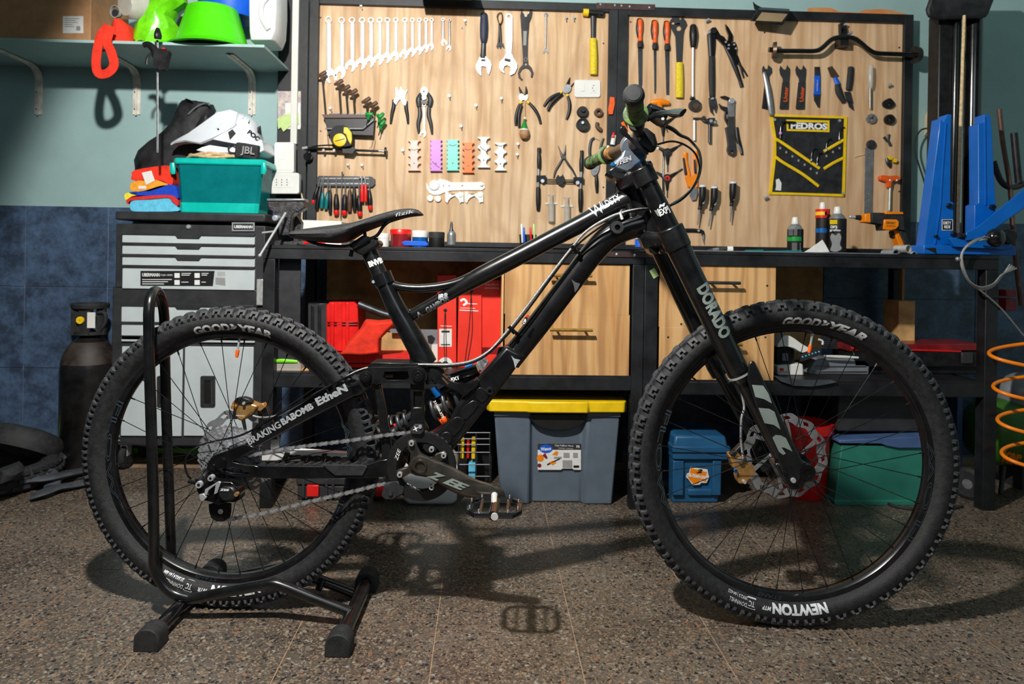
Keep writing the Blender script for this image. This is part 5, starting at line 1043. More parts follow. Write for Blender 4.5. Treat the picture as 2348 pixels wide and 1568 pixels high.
sp = T('speaker', 'small black portable speaker leaning on the helmet', 'speaker', W(565, 363, Yt))
c = W(566, 346, Yt+.0)
O('body', G().fbox(c+V((0, .012, 0)), V((.043, .004, -.006)), V((.001, .014, .003)), V((.004, -.003, .028))), 'rubber', sp, bev=.006)
g = G(); gtext(g, 'JBL', lambda x, y: W(x, y, Yt-.010), 22, 32, 7, 568, 347, bold=.02); O('lettering', g, 'grey_print', sp)
# folded clothes
Yl = YC+.02
def fold(lab, m, pts, dep=.12): return O('folded_cloth', G().plate([W(x, y, Yl) for x, y in cat(pts, 3, True)], V((0, dep, 0))), m, label=lab, cat='cloth', group=None, bev=.008)
fold('light blue folded cloth at the bottom of the pile', 'cloth_blue', [(298, 470), (305, 460), (345, 458), (385, 455), (395, 465), (406, 474), (408, 484), (345, 485), (304, 484)])
fold('dark red folded cloth above the light blue one', 'cloth_red', [(289, 460), (300, 453), (345, 448), (392, 447), (408, 460), (407, 473), (396, 464), (385, 454), (345, 457), (300, 460), (293, 468)])
fold('royal blue and yellow band of folded jersey in the pile', 'cloth_royal', [(296, 441), (330, 437), (370, 425), (398, 424), (406, 440), (408, 455), (390, 447), (345, 448), (310, 447)])
fold('yellow folded sleeve under the blue jersey edge', 'cloth_yellow', [(285, 447), (292, 442), (312, 440), (313, 447), (300, 451), (288, 459)], .15)
fold('amber folded shirt with a white tag', 'cloth_amber', [(298, 432), (302, 418), (330, 412), (366, 413), (385, 423), (360, 433), (335, 440), (305, 438)])
fold('bright red folded shirt with a big white label, topmost of the pile', 'red_cloth', [(302, 412), (302, 402), (305, 392), (340, 384), (390, 380), (395, 400), (396, 420), (388, 423), (360, 413), (330, 414)])
tool('garment_label', 'white care label on the bright red shirt', 'label', [(None, 'paper', [('p', [(325, 396), (347, 391), (355, 414), (335, 424)], {'t': .001})])], Y=Yl-.001)
tool('garment_label', 'small white tag on the amber shirt', 'label', [(None, 'paper', [('p', rc(317, 426, 335, 433), {'t': .001})])], Y=Yl-.001)
# black backpack
bp = T('backpack', 'crumpled black backpack slumped behind the folded clothes', 'backpack', W(380, 484, YC+.2))
O('body', lump([(478, 305, 400), (440, 300, 400), (400, 298, 440), (360, 296, 460), (340, 306, 470), (320, 330, 470), (300, 356, 470), (280, 378, 466), (262, 388, 476), (246, 396, 484), (234, 400, 478), (229, 410, 440)], YC+.155, .10, .02, 22, 8), 'black_fabric', bp, smooth=60)
O('hood_fold', lump([(300, 430, 480), (284, 440, 492), (268, 455, 480), (262, 462, 476)], YC+.15, .08, .012, 14, 9), 'black_fabric', bp, smooth=60)
O('collar_strap', G().tube([W(x, y, YC+.15) for x, y in cat([(432, 262), (450, 246), (474, 236), (480, 242)], 4)], .006, 8, flat=.5), 'grey_plastic', bp)
# ------------------------------------------------------------------ vise
Yvz = YF+.10
vs = T('bench_vise', 'black cast iron bench vise with a long steel handle', 'vise', W(655, 560, Yvz))
px_tool(vs, Yvz, [('jaw', 'cast_iron', [('p', [(612, 460), (697, 460), (699, 476), (688, 484), (676, 486), (668, 496), (664, 540), (640, 540), (636, 500), (630, 488), (614, 478)], {'t': .05})]),
 ('jaw_plate', 'steel', [('p', rc(611, 455, 699, 461), {'t': .055})]),
 ('body', 'cast_iron', [('p', [(640, 500), (680, 494), (690, 510), (686, 552), (640, 556), (634, 530)], {'t': .04, 'o': -.05})]),
 ('screw_boss', 'chrome', [('d', 646, 503, 7.5, {'t': .08})]),
 ('base', 'cast_iron', [('p', rc(628, 552, 684, 562), {'t': .10, 'o': -.08})]),
 ('side_rod', 'chrome', [('b', [(600, 534), (634, 530)], 5, {'f': 1, 'o': .03})])], bev=.003)
O('handle', G().tube([W(655, 488, Yvz-.07), W(596, 586, Yvz-.16)], .0042, 10), 'chrome', vs)
O('handle_knob', G().ball(W(596, 586, Yvz-.16), .006, 12, 8), 'chrome', vs)
ZM = zt1
# ------------------------------------------------------------------ jars and bits on bench 1
def turned(name, lab, catg, cx, Y, parts, base=None, grp=None):
    loc = W(cx, base or 562, Y); t = T(name, lab, catg, loc, grp)
    for pn, m, pr in parts:
        g = G(); shp(g, ('v', cx, pr), Y); O(pn, g, m, t)
    return t
def setz(t, z):
    dz = z - t.location.z; t.location.z += dz
Yj1 = YF+.16
def jar(lab, cx, w, y0, y1, m1, m2, split, lw=1.0):
    b = W(cx, y1, Yj1); yb = y1+(b.z-zt1)*F/Yj1
    return turned('jar', lab, 'jar', cx, Yj1, [('pot', m1, [(split, w*.96), (yb-2, w*.96), (yb, w*.9)]), ('lid', m2, [(y0, w*.95*lw), (y0+1.5, w*lw), (split, w*lw)])])
jar('small white jar with a white lid behind the saddle post', 879, 14, 535, 560, 'white_plastic', 'white_plastic', 546)
jar('dark red tub of grease with a bright red lid', 919, 24.5, 526, 560, 'clear_red', 'red_plastic', 538)
jar('blue labelled jar with a white lid', 963, 18.5, 529, 560, 'anodised_blue', 'white_plastic', 544)
jar('black jar with a black ribbed lid', 1001, 18.5, 532, 560, 'print_black', 'rubber', 546)
turned('small_bottle', 'small steel pressure bottle with a pointed nozzle', 'bottle', 1035, Yj1, [('tank', 'steel', [(530, 6), (534, 9.5), (540, 10.5), (561, 10)]), ('nozzle', 'dark_steel', [(508, 1.6), (514, 3), (524, 3.5), (531, 6)])])
tool('multi_tool', 'flat bright blue tool lying on the bench before the jars', 'tool', [(None, 'bright_blue', [('p', [(920, 556), (928, 552), (975, 553), (983, 560), (978, 564), (926, 563)], {'t': .02})])], Y=YF+.06, bev=.002)
tool('carton', 'plain white carton on the bench behind the saddle', 'box', [(None, 'white_plastic', [('p', [(686, 504), (783, 507), (783, 563), (686, 563)], {'t': .16})])], Y=YF+.42, bev=.002)
tool('red_tool', 'red and black tool lying near the vise', 'tool', [(None, 'red_plastic', [('b', [(696, 558), (722, 552), (745, 559)], [6, 10, 6])])], Y=YF+.1)
for x, y, m, lb in ((1196, 514, 'white_plastic', 'white pen'), (1201, 522, 'bright_blue', 'blue pen'), (1216, 522, 'red_plastic', 'red pen'), (1224, 514, 'note_green', 'pale green pen')):
    tool('pen', lb+' standing in the cup seen between the frame tubes', 'pen', [(None, m, [('b', [(x, y), (x+2, 556)], 5, {'f': 1, 'd': .3})])], Y=YF+.2)
tool('pen_cup', 'small dark cup of pens seen under the top tube', 'cup', [(None, 'rubber', [('v', 1210, [(538, 20), (563, 18)])])], Y=YF+.24)
tool('spray_can', 'blue and white can seen beneath the down tube', 'can', [('body', 'bright_blue', [('v', 1466, [(536, 10), (566, 10)])]), ('band', 'white_plastic', [('v', 1466, [(538, 10.4), (548, 10.4)])])], Y=YF+.12)
tool('bottle_stopper', 'small black cap on the bench under the top tube', 'cap', [(None, 'black_gloss', [('v', 1318, [(557, 6), (559, 8), (568, 8)])])], Y=YF+.1)
ZM = None
O('bench_mat', G().box((W(1590, 580, YF).x, YF+.03, zt2), (W(2070, 580, YF).x, YF+.40, zt2+.003)), 'grey_plastic', label='thin grey mat on the right bench under the cans', cat='mat')
ZM = zt2+.003
# ------------------------------------------------------------------ bench 2 top
Y2 = YF+.26
def spray(lab, cx, w, y0, yb, mats, Y):
    t = turned('spray_can', lab, 'spray can', cx, Y, [('can', mats[0], [(y0+28, w), (yb, w), (yb+2, w*.97)]), ('shoulder', 'steel', [(y0+16, w*.5), (y0+20, w*.75), (y0+28, w*.98)]), ('nozzle_cap', 'white_plastic', [(y0, w*.28), (y0+2, w*.36), (y0+15, w*.46), (y0+17, w*.42)])]+[(('label_band'), m, [(a, w*1.01), (b, w*1.01)]) for m, a, b in mats[1]], yb)
    return t
s1 = spray('black spray can with a green band, leftmost of the cans', 1823, 18, 498, 579, ('print_black', [('green_plastic', 543, 553)]), Y2)
g = G()
for i in range(7): g.plate([W(x, y, Y2-.028) for x, y in rc(1808, 520+i*3, 1818, 521.2+i*3)], V((0, .001, 0))); g.plate([W(x, y, Y2-.028) for x, y in rc(1821, 520+i*3, 1835, 521.2+i*3)], V((0, .001, 0)))
for i in range(6): g.plate([W(x, y, Y2-.028) for x, y in rc(1816, 557+i*3, 1836, 558.2+i*3)], V((0, .001, 0)))
O('fine_print', g, 'grey_print', s1)
s2 = spray('black and red spray can behind the dark one', 1886, 16, 464, 578, ('print_black', [('red_plastic', 480, 500), ('yellow_plastic', 486, 494), ('anodised_blue', 524, 534)]), Y2+.06)
s3 = spray('black spray can with smoke picture, rightmost of the cans', 1920, 19, 474, 580, ('print_black', []), Y2)
g = G(); gtext(g, 'cera', lambda x, y: W(x, y, Y2-.031), 7, 16, 2, 1912, 520, bold=.03); gtext(g, 'grafito', lambda x, y: W(x, y, Y2-.031), 7, 25, 2, 1915, 528, bold=.03); O('lettering', g, 'white_print', s3)
g = G(); g.plate([W(x, y, Y2-.030) for x, y in cat([(1904, 545), (1908, 535), (1916, 540), (1924, 534), (1929, 544), (1926, 560), (1930, 570), (1918, 577), (1904, 574), (1908, 560)], 3, True)], V((0, .001, 0))); O('smoke_print', g, 'grey_print', s3)
g = G(); g.plate([W(x, y, Y2-.030) for x, y in rc(1903, 504, 1920, 514)], V((0, .001, 0))); O('badge', g, 'yellow_plastic', s3)
O('rag', G().loft([[W(x, y, YF+.12) for x, y in [(1842, 580), (1860, 568), (1886, 549), (1893, 560), (1903, 578), (1880, 581)]], [W(x, y, YF+.17) for x, y in [(1848, 580), (1864, 570), (1884, 556), (1890, 564), (1898, 578), (1880, 580)]]]), 'paper', label='white paper rag crumpled in front of the spray cans', cat='rag', bev=.002)
tool('folding_knife', 'grey and silver folding tool lying on the right bench', 'tool', [('handle', 'dark_grey_paint', [('b', [(1622, 576), (1640, 573), (1668, 570)], [8, 11, 12])]), ('end_cap', 'white_plastic', [('b', [(1667, 571), (1680, 571)], 13)]), ('blade', 'steel', [('b', [(1634, 573), (1648, 571)], 8, {'o': .005})])], Y=YF+.1)
tool('green_file', 'dark green flat tool lying left of the spray cans', 'tool', [(None, 'teal_grip', [('b', [(1706, 579), (1750, 578), (1800, 577), (1838, 576)], [4, 6, 6, 5]), ('b', [(1708, 576), (1750, 576)], [6, 8])])], Y=YF+.1)
for (x, y, r, lb) in ((2044, 583, 12, 'grey pipe end lying right of the cans, left one'), (2072, 571, 10, 'clear pipe ring standing behind the white pipe'), (2085, 585, 9, 'short white pipe clip at the bench end')):
    c = W(x, y, YF+.06); O('pipe_end', G().lathe([(r*.82*YF/F, -.02), (r*YF/F, -.02), (r*YF/F, .03), (r*.82*YF/F, .03)], c, (-.35, 1, 0), 20, close=True), 'aluminium' if r < 12 else 'grey_plastic', label=lb, cat='pipe')
# drill
Yd = YF+.30
dr = T('drill', 'yellow and black drywall screw gun standing on its grip', 'drill', W(2070, 578, Yd))
px_tool(dr, Yd, [('nose', 'aluminium', [('b', [(1947, 497), (1962, 498)], [7, 9], {'f': 1})]), ('nose_cone', 'black_metal', [('b', [(1961, 498), (1982, 500), (1984, 500)], [10, 15, 18], {'f': 1, 'n': 14})]),
 ('collar', 'bright_orange', [('b', [(1982, 500), (1990, 500)], 17, {'f': 1, 'o': .0, 'n': 14}), ('p', [(1984, 490), (2000, 488), (2000, 511), (1984, 509)], {'t': .045})]),
 ('motor_housing', 'rubber', [('p', [(1999, 487), (2070, 489), (2074, 500), (2076, 530), (2062, 526), (2026, 528), (2024, 514), (1999, 510)], {'t': .055})]),
 ('yellow_cover', 'bright_orange', [('p', [(2028, 503), (2056, 503), (2062, 508), (2062, 518), (2056, 525), (2046, 528), (2027, 526)], {'t': .012, 'o': .05})]),
 ('top_strip', 'bright_orange', [('p', [(2030, 485), (2072, 486), (2073, 491), (2030, 491)], {'t': .06})]),
 ('grip', 'bright_orange', [('p', [(2050, 522), (2064, 522), (2074, 540), (2084, 562), (2090, 580), (2070, 580), (2062, 560), (2056, 546)], {'t': .038})]),
 ('grip_rubber', 'rubber', [('p', [(2066, 518), (2076, 528), (2086, 552), (2091, 580), (2080, 580), (2072, 552), (2064, 536)], {'t': .045})]),
 ('trigger', 'rubber', [('p', [(2047, 530), (2054, 528), (2058, 544), (2050, 546)], {'t': .03})]),
 ('lettering', 'print_black', [('t', 'DEWALT', 2043, 511, 5, {'o': .0625, 'w': 22, 'r': 2, 'b': .03}), ('t', 'XR BRUSHLESS', 2043, 518, 3.4, {'o': .0625, 'w': 21, 'r': 2})])], bev=.003)
ZM = sh1
# ------------------------------------------------------------------ under bench 1 : shelf
Ys = YF+.08
def zsit(g, z): return zfix(g, z)
o = tool('tool_case', 'dark grey ribbed tool case left of the red case', 'case', [('body', 'dark_grey_paint', [('p', rc(706, 694, 752, 853), {'t': .18})]), ('rib', 'black_metal', [('p', rc(712, 700, 720, 840), {'t': .004, 'o': .18}), ('p', rc(728, 700, 736, 840), {'t': .004, 'o': .18})])], Y=Ys+.30, bev=.004)
o = tool('tool_case', 'upright ribbed red plastic case on the lower shelf', 'case', [('body', 'red_plastic', [('p', [(748, 700), (756, 692), (812, 692), (820, 700), (824, 812), (748, 812)], {'t': .16})]),
 ('rib', 'red_plastic', [('p', rc(756, 694, 766, 806), {'t': .006, 'o': .16}), ('p', rc(772, 694, 784, 806), {'t': .006, 'o': .16}), ('p', rc(792, 694, 800, 806), {'t': .006, 'o': .16})]), ('groove', 'clear_red', [('p', rc(750, 738, 820, 739.5), {'t': .007, 'o': .16}), ('p', rc(750, 744, 820, 745.5), {'t': .007, 'o': .16})])], Y=Ys+.26, bev=.004)
O('red_rag', G().loft([[W(x, y, Ys+dy) for x, y in q] for q, dy in (([(778, 815), (800, 780), (826, 752), (838, 730), (870, 733), (906, 730), (909, 745), (890, 760), (874, 776), (875, 812), (830, 818)], 0), ([(784, 812), (806, 782), (830, 758), (842, 740), (870, 740), (900, 737), (902, 744), (886, 758), (868, 778), (868, 810), (830, 814)], -.05))]), 'red_cloth', label='orange red cloth heaped in front of the red case', cat='cloth', bev=.01)
tool('tube', 'silver tube lying tilted on the cases', 'tube', [(None, 'dark_steel', [('b', [(822, 697), (870, 716), (900, 725)], [17, 17, 17], {'f': 1})])], Y=Ys+.1)
tool('carton', 'open brown carton behind the red cloth', 'box', [('carton', 'card_old', [('p', [(876, 762), (940, 764), (940, 815), (872, 815)], {'t': .12})])], Y=Ys+.26, bev=.002)
tool('printed_packet', 'grey printed packet between the frame and the red boxes', 'packet', [('sleeve', 'grey_plastic', [('p', [(895, 754), (1006, 756), (1006, 800), (960, 800), (960, 764), (895, 762)], {'t': .01})]), ('print', 'print_black', [('p', [(980, 770), (990, 768), (998, 776), (992, 790), (982, 786)], {'t': .001, 'o': .01})])], Y=Ys+.12)
tool('long_case', 'long flat red case lying along the shelf', 'case', [('base', 'red_fabric', [('p', [(778, 834), (942, 834), (942, 857), (780, 857)], {'t': .14})]), ('lid', 'red_fabric', [('p', [(776, 814), (940, 814), (943, 832), (776, 832)], {'t': .15})])], Y=Ys+.16, bev=.006)
tool('white_box', 'white carton behind the red boxes', 'box', [(None, 'white_plastic', [('p', rc(990, 790, 1012, 856), {'t': .05})])], Y=Ys+.14)
bx1 = tool('spare_part_box', 'tall narrow red box standing at the left of the three red boxes', 'box', [('box', 'red_box', [('p', [(1003, 630), (1046, 630), (1046, 857), (1003, 857)], {'t': .08})]), ('label', 'paper', [('p', rc(1007, 754, 1036, 795), {'t': .001, 'o': .08})]), ('round_print', 'paper', [('d', 1021, 836, 17, {'t': .001, 'o': .08}), ('b', [(1010, 747), (1036, 748)], 1.6, {'o': .08, 'f': .2})]), ('label_print', 'print_black', [('p', rc(1012, 758, 1031, 762), {'t': .001, 'o': .081}), ('d', 1021, 836, 8, {'t': .001, 'o': .081}), ('p', rc(1011, 789, 1032, 791), {'t': .001, 'o': .081})]), ('cord', 'print_black', [('b', [(1021, 832), (1018, 780), (1021, 712), (1023, 780), (1024, 832)], 1.8, {'o': .081, 'f': .5}), ('d', 1021, 711, 4, {'t': .001, 'o': .081})])], Y=Ys+.14, bev=.0015)
bx2 = tool('spare_part_box', 'wide red box with white print, middle of the three red boxes', 'box', [('box', 'orange_plastic' if 0 else 'red_box', [('p', [(1052, 660), (1104, 652), (1104, 857), (1048, 857)], {'t': .08})]), ('print', 'white_print', [('b', [(1056, 690), (1064, 686), (1070, 694), (1062, 700)], [6, 5, 6, 5], {'o': .08, 'f': .15}), ('b', [(1070, 696), (1094, 697)], 2, {'o': .08, 'f': .2}), ('b', [(1054, 711), (1097, 713)], 2, {'o': .08, 'f': .2}), ('b', [(1055, 706), (1090, 707)], 1.2, {'o': .08, 'f': .2})]), ('cord', 'print_black', [('b', [(1066, 830), (1075, 760), (1079, 700), (1080, 668)], 1.8, {'o': .081, 'f': .5}), ('b', [(1072, 830), (1082, 770), (1083, 730), (1080, 668)], 1.8, {'o': .081, 'f': .5}), ('d', 1081, 666, 4, {'t': .001, 'o': .081})])], Y=Ys+.15, bev=.0015)
bx3 = tool('spare_part_box', 'red box with small upside down print, right of the three red boxes', 'box', [('box', 'red_box', [('p', [(1104, 644), (1151, 641), (1150, 857), (1100, 857)], {'t': .08})]), ('lettering', 'white_print', [('t', 'Service Parts', 1128, 653, 5, {'o': .081, 'w': 32, 'r': 181}), ('t', 'Reservoir', 1127, 661, 5, {'o': .081, 'w': 34, 'r': 181})]), ('band', 'clear_red', [('p', [(1100, 796), (1150, 796), (1150, 812), (1100, 812)], {'t': .0005, 'o': .08})])], Y=Ys+.16, bev=.0015)
O('packing_foil', lump([(848, 1094, 1112), (838, 1092, 1120), (828, 1096, 1120), (824, 1102, 1114)], Ys, .04, .02, 10, 3), 'grey_plastic', label='crumpled grey foil ball in front of the red boxes', cat='foil', smooth=0)
tool('parts_bag', 'clear plastic bag with bright green strap on the left shelf end', 'bag', [('bag', 'clear_plastic', [('p', [(620, 852), (624, 828), (650, 824), (684, 828), (690, 846), (680, 855)], {'t': .04, 's': 2})]), ('strap_band', 'grass_green', [('b', [(618, 830), (645, 827), (682, 829)], [5, 9, 6], {'o': .04, 'f': .5})])], Y=YF+.08)
O('scrap_plank', G().box((W(625, 850, YF).x, YF+.045, sh1), (W(700, 850, YF).x, YF+.08, sh1+.006)), 'drawer_ply', label='thin wooden offcut on the left shelf end', cat='plank')
ZM = sh2
# ------------------------------------------------------------------ shelf of bench 2
Yq = YF+.10
tool('work_gloves', 'crumpled white work glove on top of the black box', 'glove', [(None, 'paper', [('p', [(1782, 794), (1798, 770), (1815, 772), (1838, 788), (1858, 800), (1850, 806), (1838, 808), (1820, 798), (1800, 794)], {'t': .06, 's': 3})])], Y=Yq+.06, bev=.01)
tool('black_case', 'small black latch box beside the drawers', 'case', [('box', 'black_metal', [('p', rc(1781, 796, 1822, 838), {'t': .08})]), ('latch', 'grey_plastic', [('p', rc(1794, 810, 1808, 828), {'t': .01, 'o': .08})])], Y=Yq+.12, bev=.003)
wp = tool('tissue_pack', 'white packet with pink lettering on the shelf', 'packet', [('pack', 'white_plastic', [('p', [(1783, 838), (1842, 834), (1845, 868), (1783, 868)], {'t': .06})]), ('lettering', 'lens_red', [('p', rc(1788, 844, 1797, 850), {'t': .001, 'o': .06}), ('t', 'PIASUREL', 1800, 853, 5, {'o': .061, 'w': 24})])], Y=Yq+.08, bev=.006)
tool('grey_case', 'light grey ribbed plastic case on the right shelf', 'case', [('body', 'grey_plastic', [('p', [(1853, 866), (1862, 840), (1872, 822), (1984, 824), (1995, 832), (1994, 868)], {'t': .10})]), ('ridge', 'grey_plastic', [('p', rc(1868, 838, 1986, 840), {'t': .006, 'o': .10}), ('p', rc(1864, 850, 1988, 852), {'t': .006, 'o': .10})]), ('side_bump', 'dark_grey_paint', [('p', rc(1864, 861, 1978, 866), {'t': .006, 'o': .1})])], Y=Yq+.16, bev=.006)
tool('beaded_tool', 'black and blue beaded tool lying tilted on the grey case', 'tool', [('body', 'rubber', [('p', [(1834, 815), (1880, 796), (1886, 812), (1838, 830)], {'t': .02})]), ('bead', 'cloth_blue', [('d', 1840+i*7.5, 818-i*2.4, 2, {'t': .003, 'o': .02, 'n': 8}) for i in range(6)])], Y=Yq+.02, bev=.003)
tool('wrench_bundle', 'bundle of dark metal rods behind the valve', 'rods', [('bundle', 'dark_steel', [('b', [(1884, 772+i*5), (1960, 780+i*4)], 5, {'f': 1}) for i in range(6)])], Y=Yq+.16)
tool('plastic_hook', 'white bent plastic hook above the grey case', 'hook', [(None, 'white_plastic', [('b', [(1877, 778), (1886, 782), (1886, 790)], 5, {'f': 1}), ('b', [(1886, 816), (1930, 818), (1968, 820)], [4, 7, 5], {'f': .8})])], Y=Yq+.04)
tool('parts_organiser', 'long clear organiser box with a red liner on the right shelf', 'organiser', [('lid', 'clear_red', [('p', [(1950, 790), (2252, 788), (2256, 804), (1950, 806)], {'t': .16})]), ('liner', 'red_plastic', [('p', [(1952, 796), (2205, 804), (2205, 808), (1952, 800)], {'t': .003, 'o': .16})]), ('base', 'black_metal', [('p', [(1956, 807), (2252, 806), (2250, 840), (1960, 840)], {'t': .16})]), ('latch', 'dark_grey_paint', [('p', rc(2206, 808, 2232, 834), {'t': .01, 'o': .16})])], Y=Yq+.22, bev=.003)  # lid colour darkened to stand in for the shade under the bench
tool('black_tray', 'black lidded case under the organiser', 'case', [('body', 'black_metal', [('p', rc(1998, 838, 2252, 873), {'t': .16})]), ('seam', 'red_plastic', [('p', rc(2130, 828, 2180, 831), {'t': .004, 'o': .162})])], Y=Yq+.24, bev=.004)
ZM = None
tool('bag_scrap', 'grey felt mat sagging over the shelf edge under the packet', 'mat', [(None, 'tube_rubber', [('p', [(1776, 862), (1800, 866), (1850, 872), (1910, 872), (1920, 876), (1890, 882), (1860, 886), (1820, 884), (1790, 874)], {'t': .012})])], Y=YF-.001)
ZM = sh2
O('brown_box', pb(2060, 690, 2098, 790, YP-.35, .1), 'card_old', label='brown carton standing at the back behind the front tyre', cat='box')
ZM = 0
# ------------------------------------------------------------------ under the benches on the floor
bn = T('storage_bin', 'large slate grey bin with bright yellow lid under the left bench', 'storage bin', FL(1285, 1160))
Yn = YF+.035; z_l = W(1280, 945, Yn).z
def wall(pts, th=.004): return pts
xs = [(1133, 1148), (1215, 1213), (1222, 1219), (1336, 1333), (1348, 1340), (1422, 1405)]
rt, rb_ = [], []
yo = [0, 0, .035, .035, 0, 0]
yo = [.0, .0, .022, .022, .0, .0]
for (a, b), dy in zip(xs, yo):
    p = W(a, 950, Yn); q = W(b, 1150, Yn); rt.append(V((p.x, Yn+dy, z_l))); rb_.append(V((q.x, Yn+.012+dy, 0)))
rt = rt+[V((rt[-1].x, Yn+.42, z_l)), V((rt[0].x, Yn+.42, z_l))]; rb_ = rb_+[V((rb_[-1].x, Yn+.40, 0)), V((rb_[0].x, Yn+.40, 0))]
O('tub', G().loft([rb_, rt]), 'bin_grey', bn, bev=.006)
a = W(1116, 948, Yn-.03); b = W(1440, 948, Yn-.03); z0 = W(1280, 947, Yn-.03).z; z1 = W(1280, 921, Yn-.03).z
lid = [V((x, y, 0)) for x, y in ((a.x+.01, Yn-.02), (a.x+.13, Yn-.025), (W(1214, 930, Yn).x, Yn-.033), (W(1345, 930, Yn).x, Yn-.033), (b.x-.13, Yn-.025), (b.x-.01, Yn-.02), (b.x, Yn), (b.x, Yn+.43), (a.x, Yn+.43), (a.x, Yn))]
O('lid', G().loft([[p+V((0, 0, z0)) for p in lid], [p+V((0, 0, z1)) for p in lid]]), 'yellow_plastic', bn, bev=.006)
# rim below lid + handle recess
O('rim', G().loft([[p+V((0, 0, dz)) for p in [V((rt[i].x, rt[i].y-.006, z_l)) for i in range(6)]+[V((rt[5].x, Yn+.1, z_l)), V((rt[0].x, Yn+.1, z_l))]] for dz in (-.012, .004)]), 'bin_grey', bn)
hp = [(1213, 951)]+[(1280+66*cos(PI-PI*i/12)*1.0, 951+34*sin(PI*i/12)) for i in range(1, 12)]+[(1347, 951)]
O('handle_recess', G().plate([W(x, y, Yn-.004) for x, y in hp], V((0, .02, 0))), 'print_black', bn)
lb = O('label', G().plate([W(x, y, Yn+.021) for x, y in [(1233, 1017), (1332, 1017), (1332, 1077), (1316, 1077), (1312, 1074), (1290, 1074), (1286, 1077), (1233, 1077)]], V((0, .001, 0))), 'paper', bn)
g = G(); g.plate([W(x, y, Yn+.0205) for x, y in rc(1233, 1017, 1332, 1031)], V((0, .0005, 0))); O('label_header', g, 'dark_grey_paint', lb)
g = G(); g.plate([W(x, y, Yn+.0200) for x, y in Ci(1252, 1029, 15, 24, 9.5)], V((0, .0005, 0))); O('oval_emblem', g, 'bright_blue', lb)
g = G(); gtext(g, 'Wenco', lambda x, y: W(x, y, Yn+.019), 8, 23, -5, 1252, 1029, bold=.03, shear=.2); gtext(g, 'Caja Fullbox Hard', lambda x, y: W(x, y, Yn+.019), 5, 42, 2, 1293, 1022); gtext(g, 'reforzada + color gris', lambda x, y: W(x, y, Yn+.019), 3, 34, 2, 1297, 1028); gtext(g, '75', lambda x, y: W(x, y, Yn+.019), 5.5, 8, 0, 1325, 1024, bold=.03); O('lettering', g, 'white_print', lb)
for m, ss in (('bright_orange', [Ci(1239, 1050, 8, 14), [(1258, 1060), (1268, 1056), (1276, 1060), (1268, 1066)], [(1266, 1042), (1274, 1034), (1280, 1036), (1278, 1044)]]), ('clear_red', [Ci(1237, 1067, 4.5, 12), [(1244, 1044), (1250, 1038), (1256, 1050), (1252, 1052)]]), ('grey_print', [rc(1290, 1055, 1312, 1072), rc(1314, 1038, 1325, 1049), rc(1292, 1038, 1306, 1049), rc(1270, 1047, 1288, 1051)]), ('print_black', [rc(1315, 1067, 1328, 1072), [(1254, 1064), (1284, 1050), (1285, 1052), (1255, 1067)]])):
    g = G(); [g.plate([W(x, y, Yn+.0198) for x, y in s], V((0, .0004, 0))) for s in ss]; O('picture', g, m, lb, smooth=0)
# plastic crate / wire basket with bottles
cr8 = T('crate', 'dark wire basket holding yellow and blue packets', 'crate', FL(1090, 1118))
Yc2 = YF+.12
px_tool(cr8, Yc2, [('grille_bar', 'dark_steel', [('b', [(1040, y), (1124, y)], 3, {'f': 1, 'n': 6}) for y in (992, 1006, 1019, 1037, 1065, 1092, 1112)]+[('b', [(x, 992), (x, 1118)], 3, {'f': 1, 'n': 6}) for x in (1052, 1092, 1123)])])
O('back_wall', pb(1040, 985, 1128, 1122, Yc2+.16, .004), 'print_black', cr8)
for i, (x0, y0, x1, y1, m, lbq) in enumerate(((1056, 1010, 1064, 1052, 'yellow_plastic', 'left yellow packet in the wire basket'), (1070, 1014, 1076, 1052, 'red_plastic', 'red packet in the wire basket'), (1081, 1008, 1090, 1053, 'yellow_plastic', 'right yellow packet in the wire basket'), (1074, 1061, 1090, 1106, 'cloth_blue', 'light blue packet at the bottom of the wire basket'))):
    O('packet', pb(x0, y0, x1, y1, Yc2+.03, .05), m, label=lbq, cat='packet', bev=.003)
# white jerrycan behind the chainring
wj = T('jerrycan', 'white plastic jerrycan on the floor behind the chainring', 'jerrycan', FL(988, 1150))
Ywj = YF+.02
a = W(926, 1100, Ywj); b = W(1048, 1100, Ywj)
O('body', G().loft([[V((a.x+e, Ywj+e, z)), V((b.x-e, Ywj+e, z)), V((b.x-e, Ywj+.16-e, z)), V((a.x+e, Ywj+.16-e, z))] for z, e in ((0.0, .015), (.02, .0), (.13, 0), (.16, .02), (.172, .05))]), 'jug_white', wj, bev=.012)
O('cap', G().lathe([(0, .02), (.02, .02), (.022, 0), (0, 0)], ((a.x+b.x)/2+.02, Ywj+.08, .172), (0, 0, 1), 18), 'jug_white', wj)
# black tool box with red latch
Yx = YF+.08
tbx = T('toolbox', 'low black toolbox with red latch under the left bench', 'toolbox', FL(770, 1145))
a = W(682, 1100, Yx); b = W(880, 1100, Yx); zz = W(770, 1098, Yx).z
O('base', G().box((a.x, Yx, 0), (b.x, Yx+.22, zz*.7)), 'dark_grey_paint', tbx, bev=.006); O('lid', G().box((a.x-.004, Yx-.006, zz*.7), (b.x+.004, Yx+.226, zz+.01)), 'dark_grey_paint', tbx, bev=.008)
for x0, x1 in ((703, 730), (862, 880)): O('latch', pb(x0, 1113, x1, 1139, Yx-.018, .012), 'red_plastic', tbx, bev=.002)
for x in (692, 745, 760, 840): O('rib', pb(x, 1100, x+6, 1142, Yx-.010, .006), 'dark_grey_paint', tbx, bev=.001)
O('dark_jack', G().box((W(596, 1100, YF+.25).x, YF+.25, 0), (W(640, 1100, YF+.25).x, YF+.35, .10)), 'print_black', label='dark low box behind the left bench leg', cat='box', bev=.004)
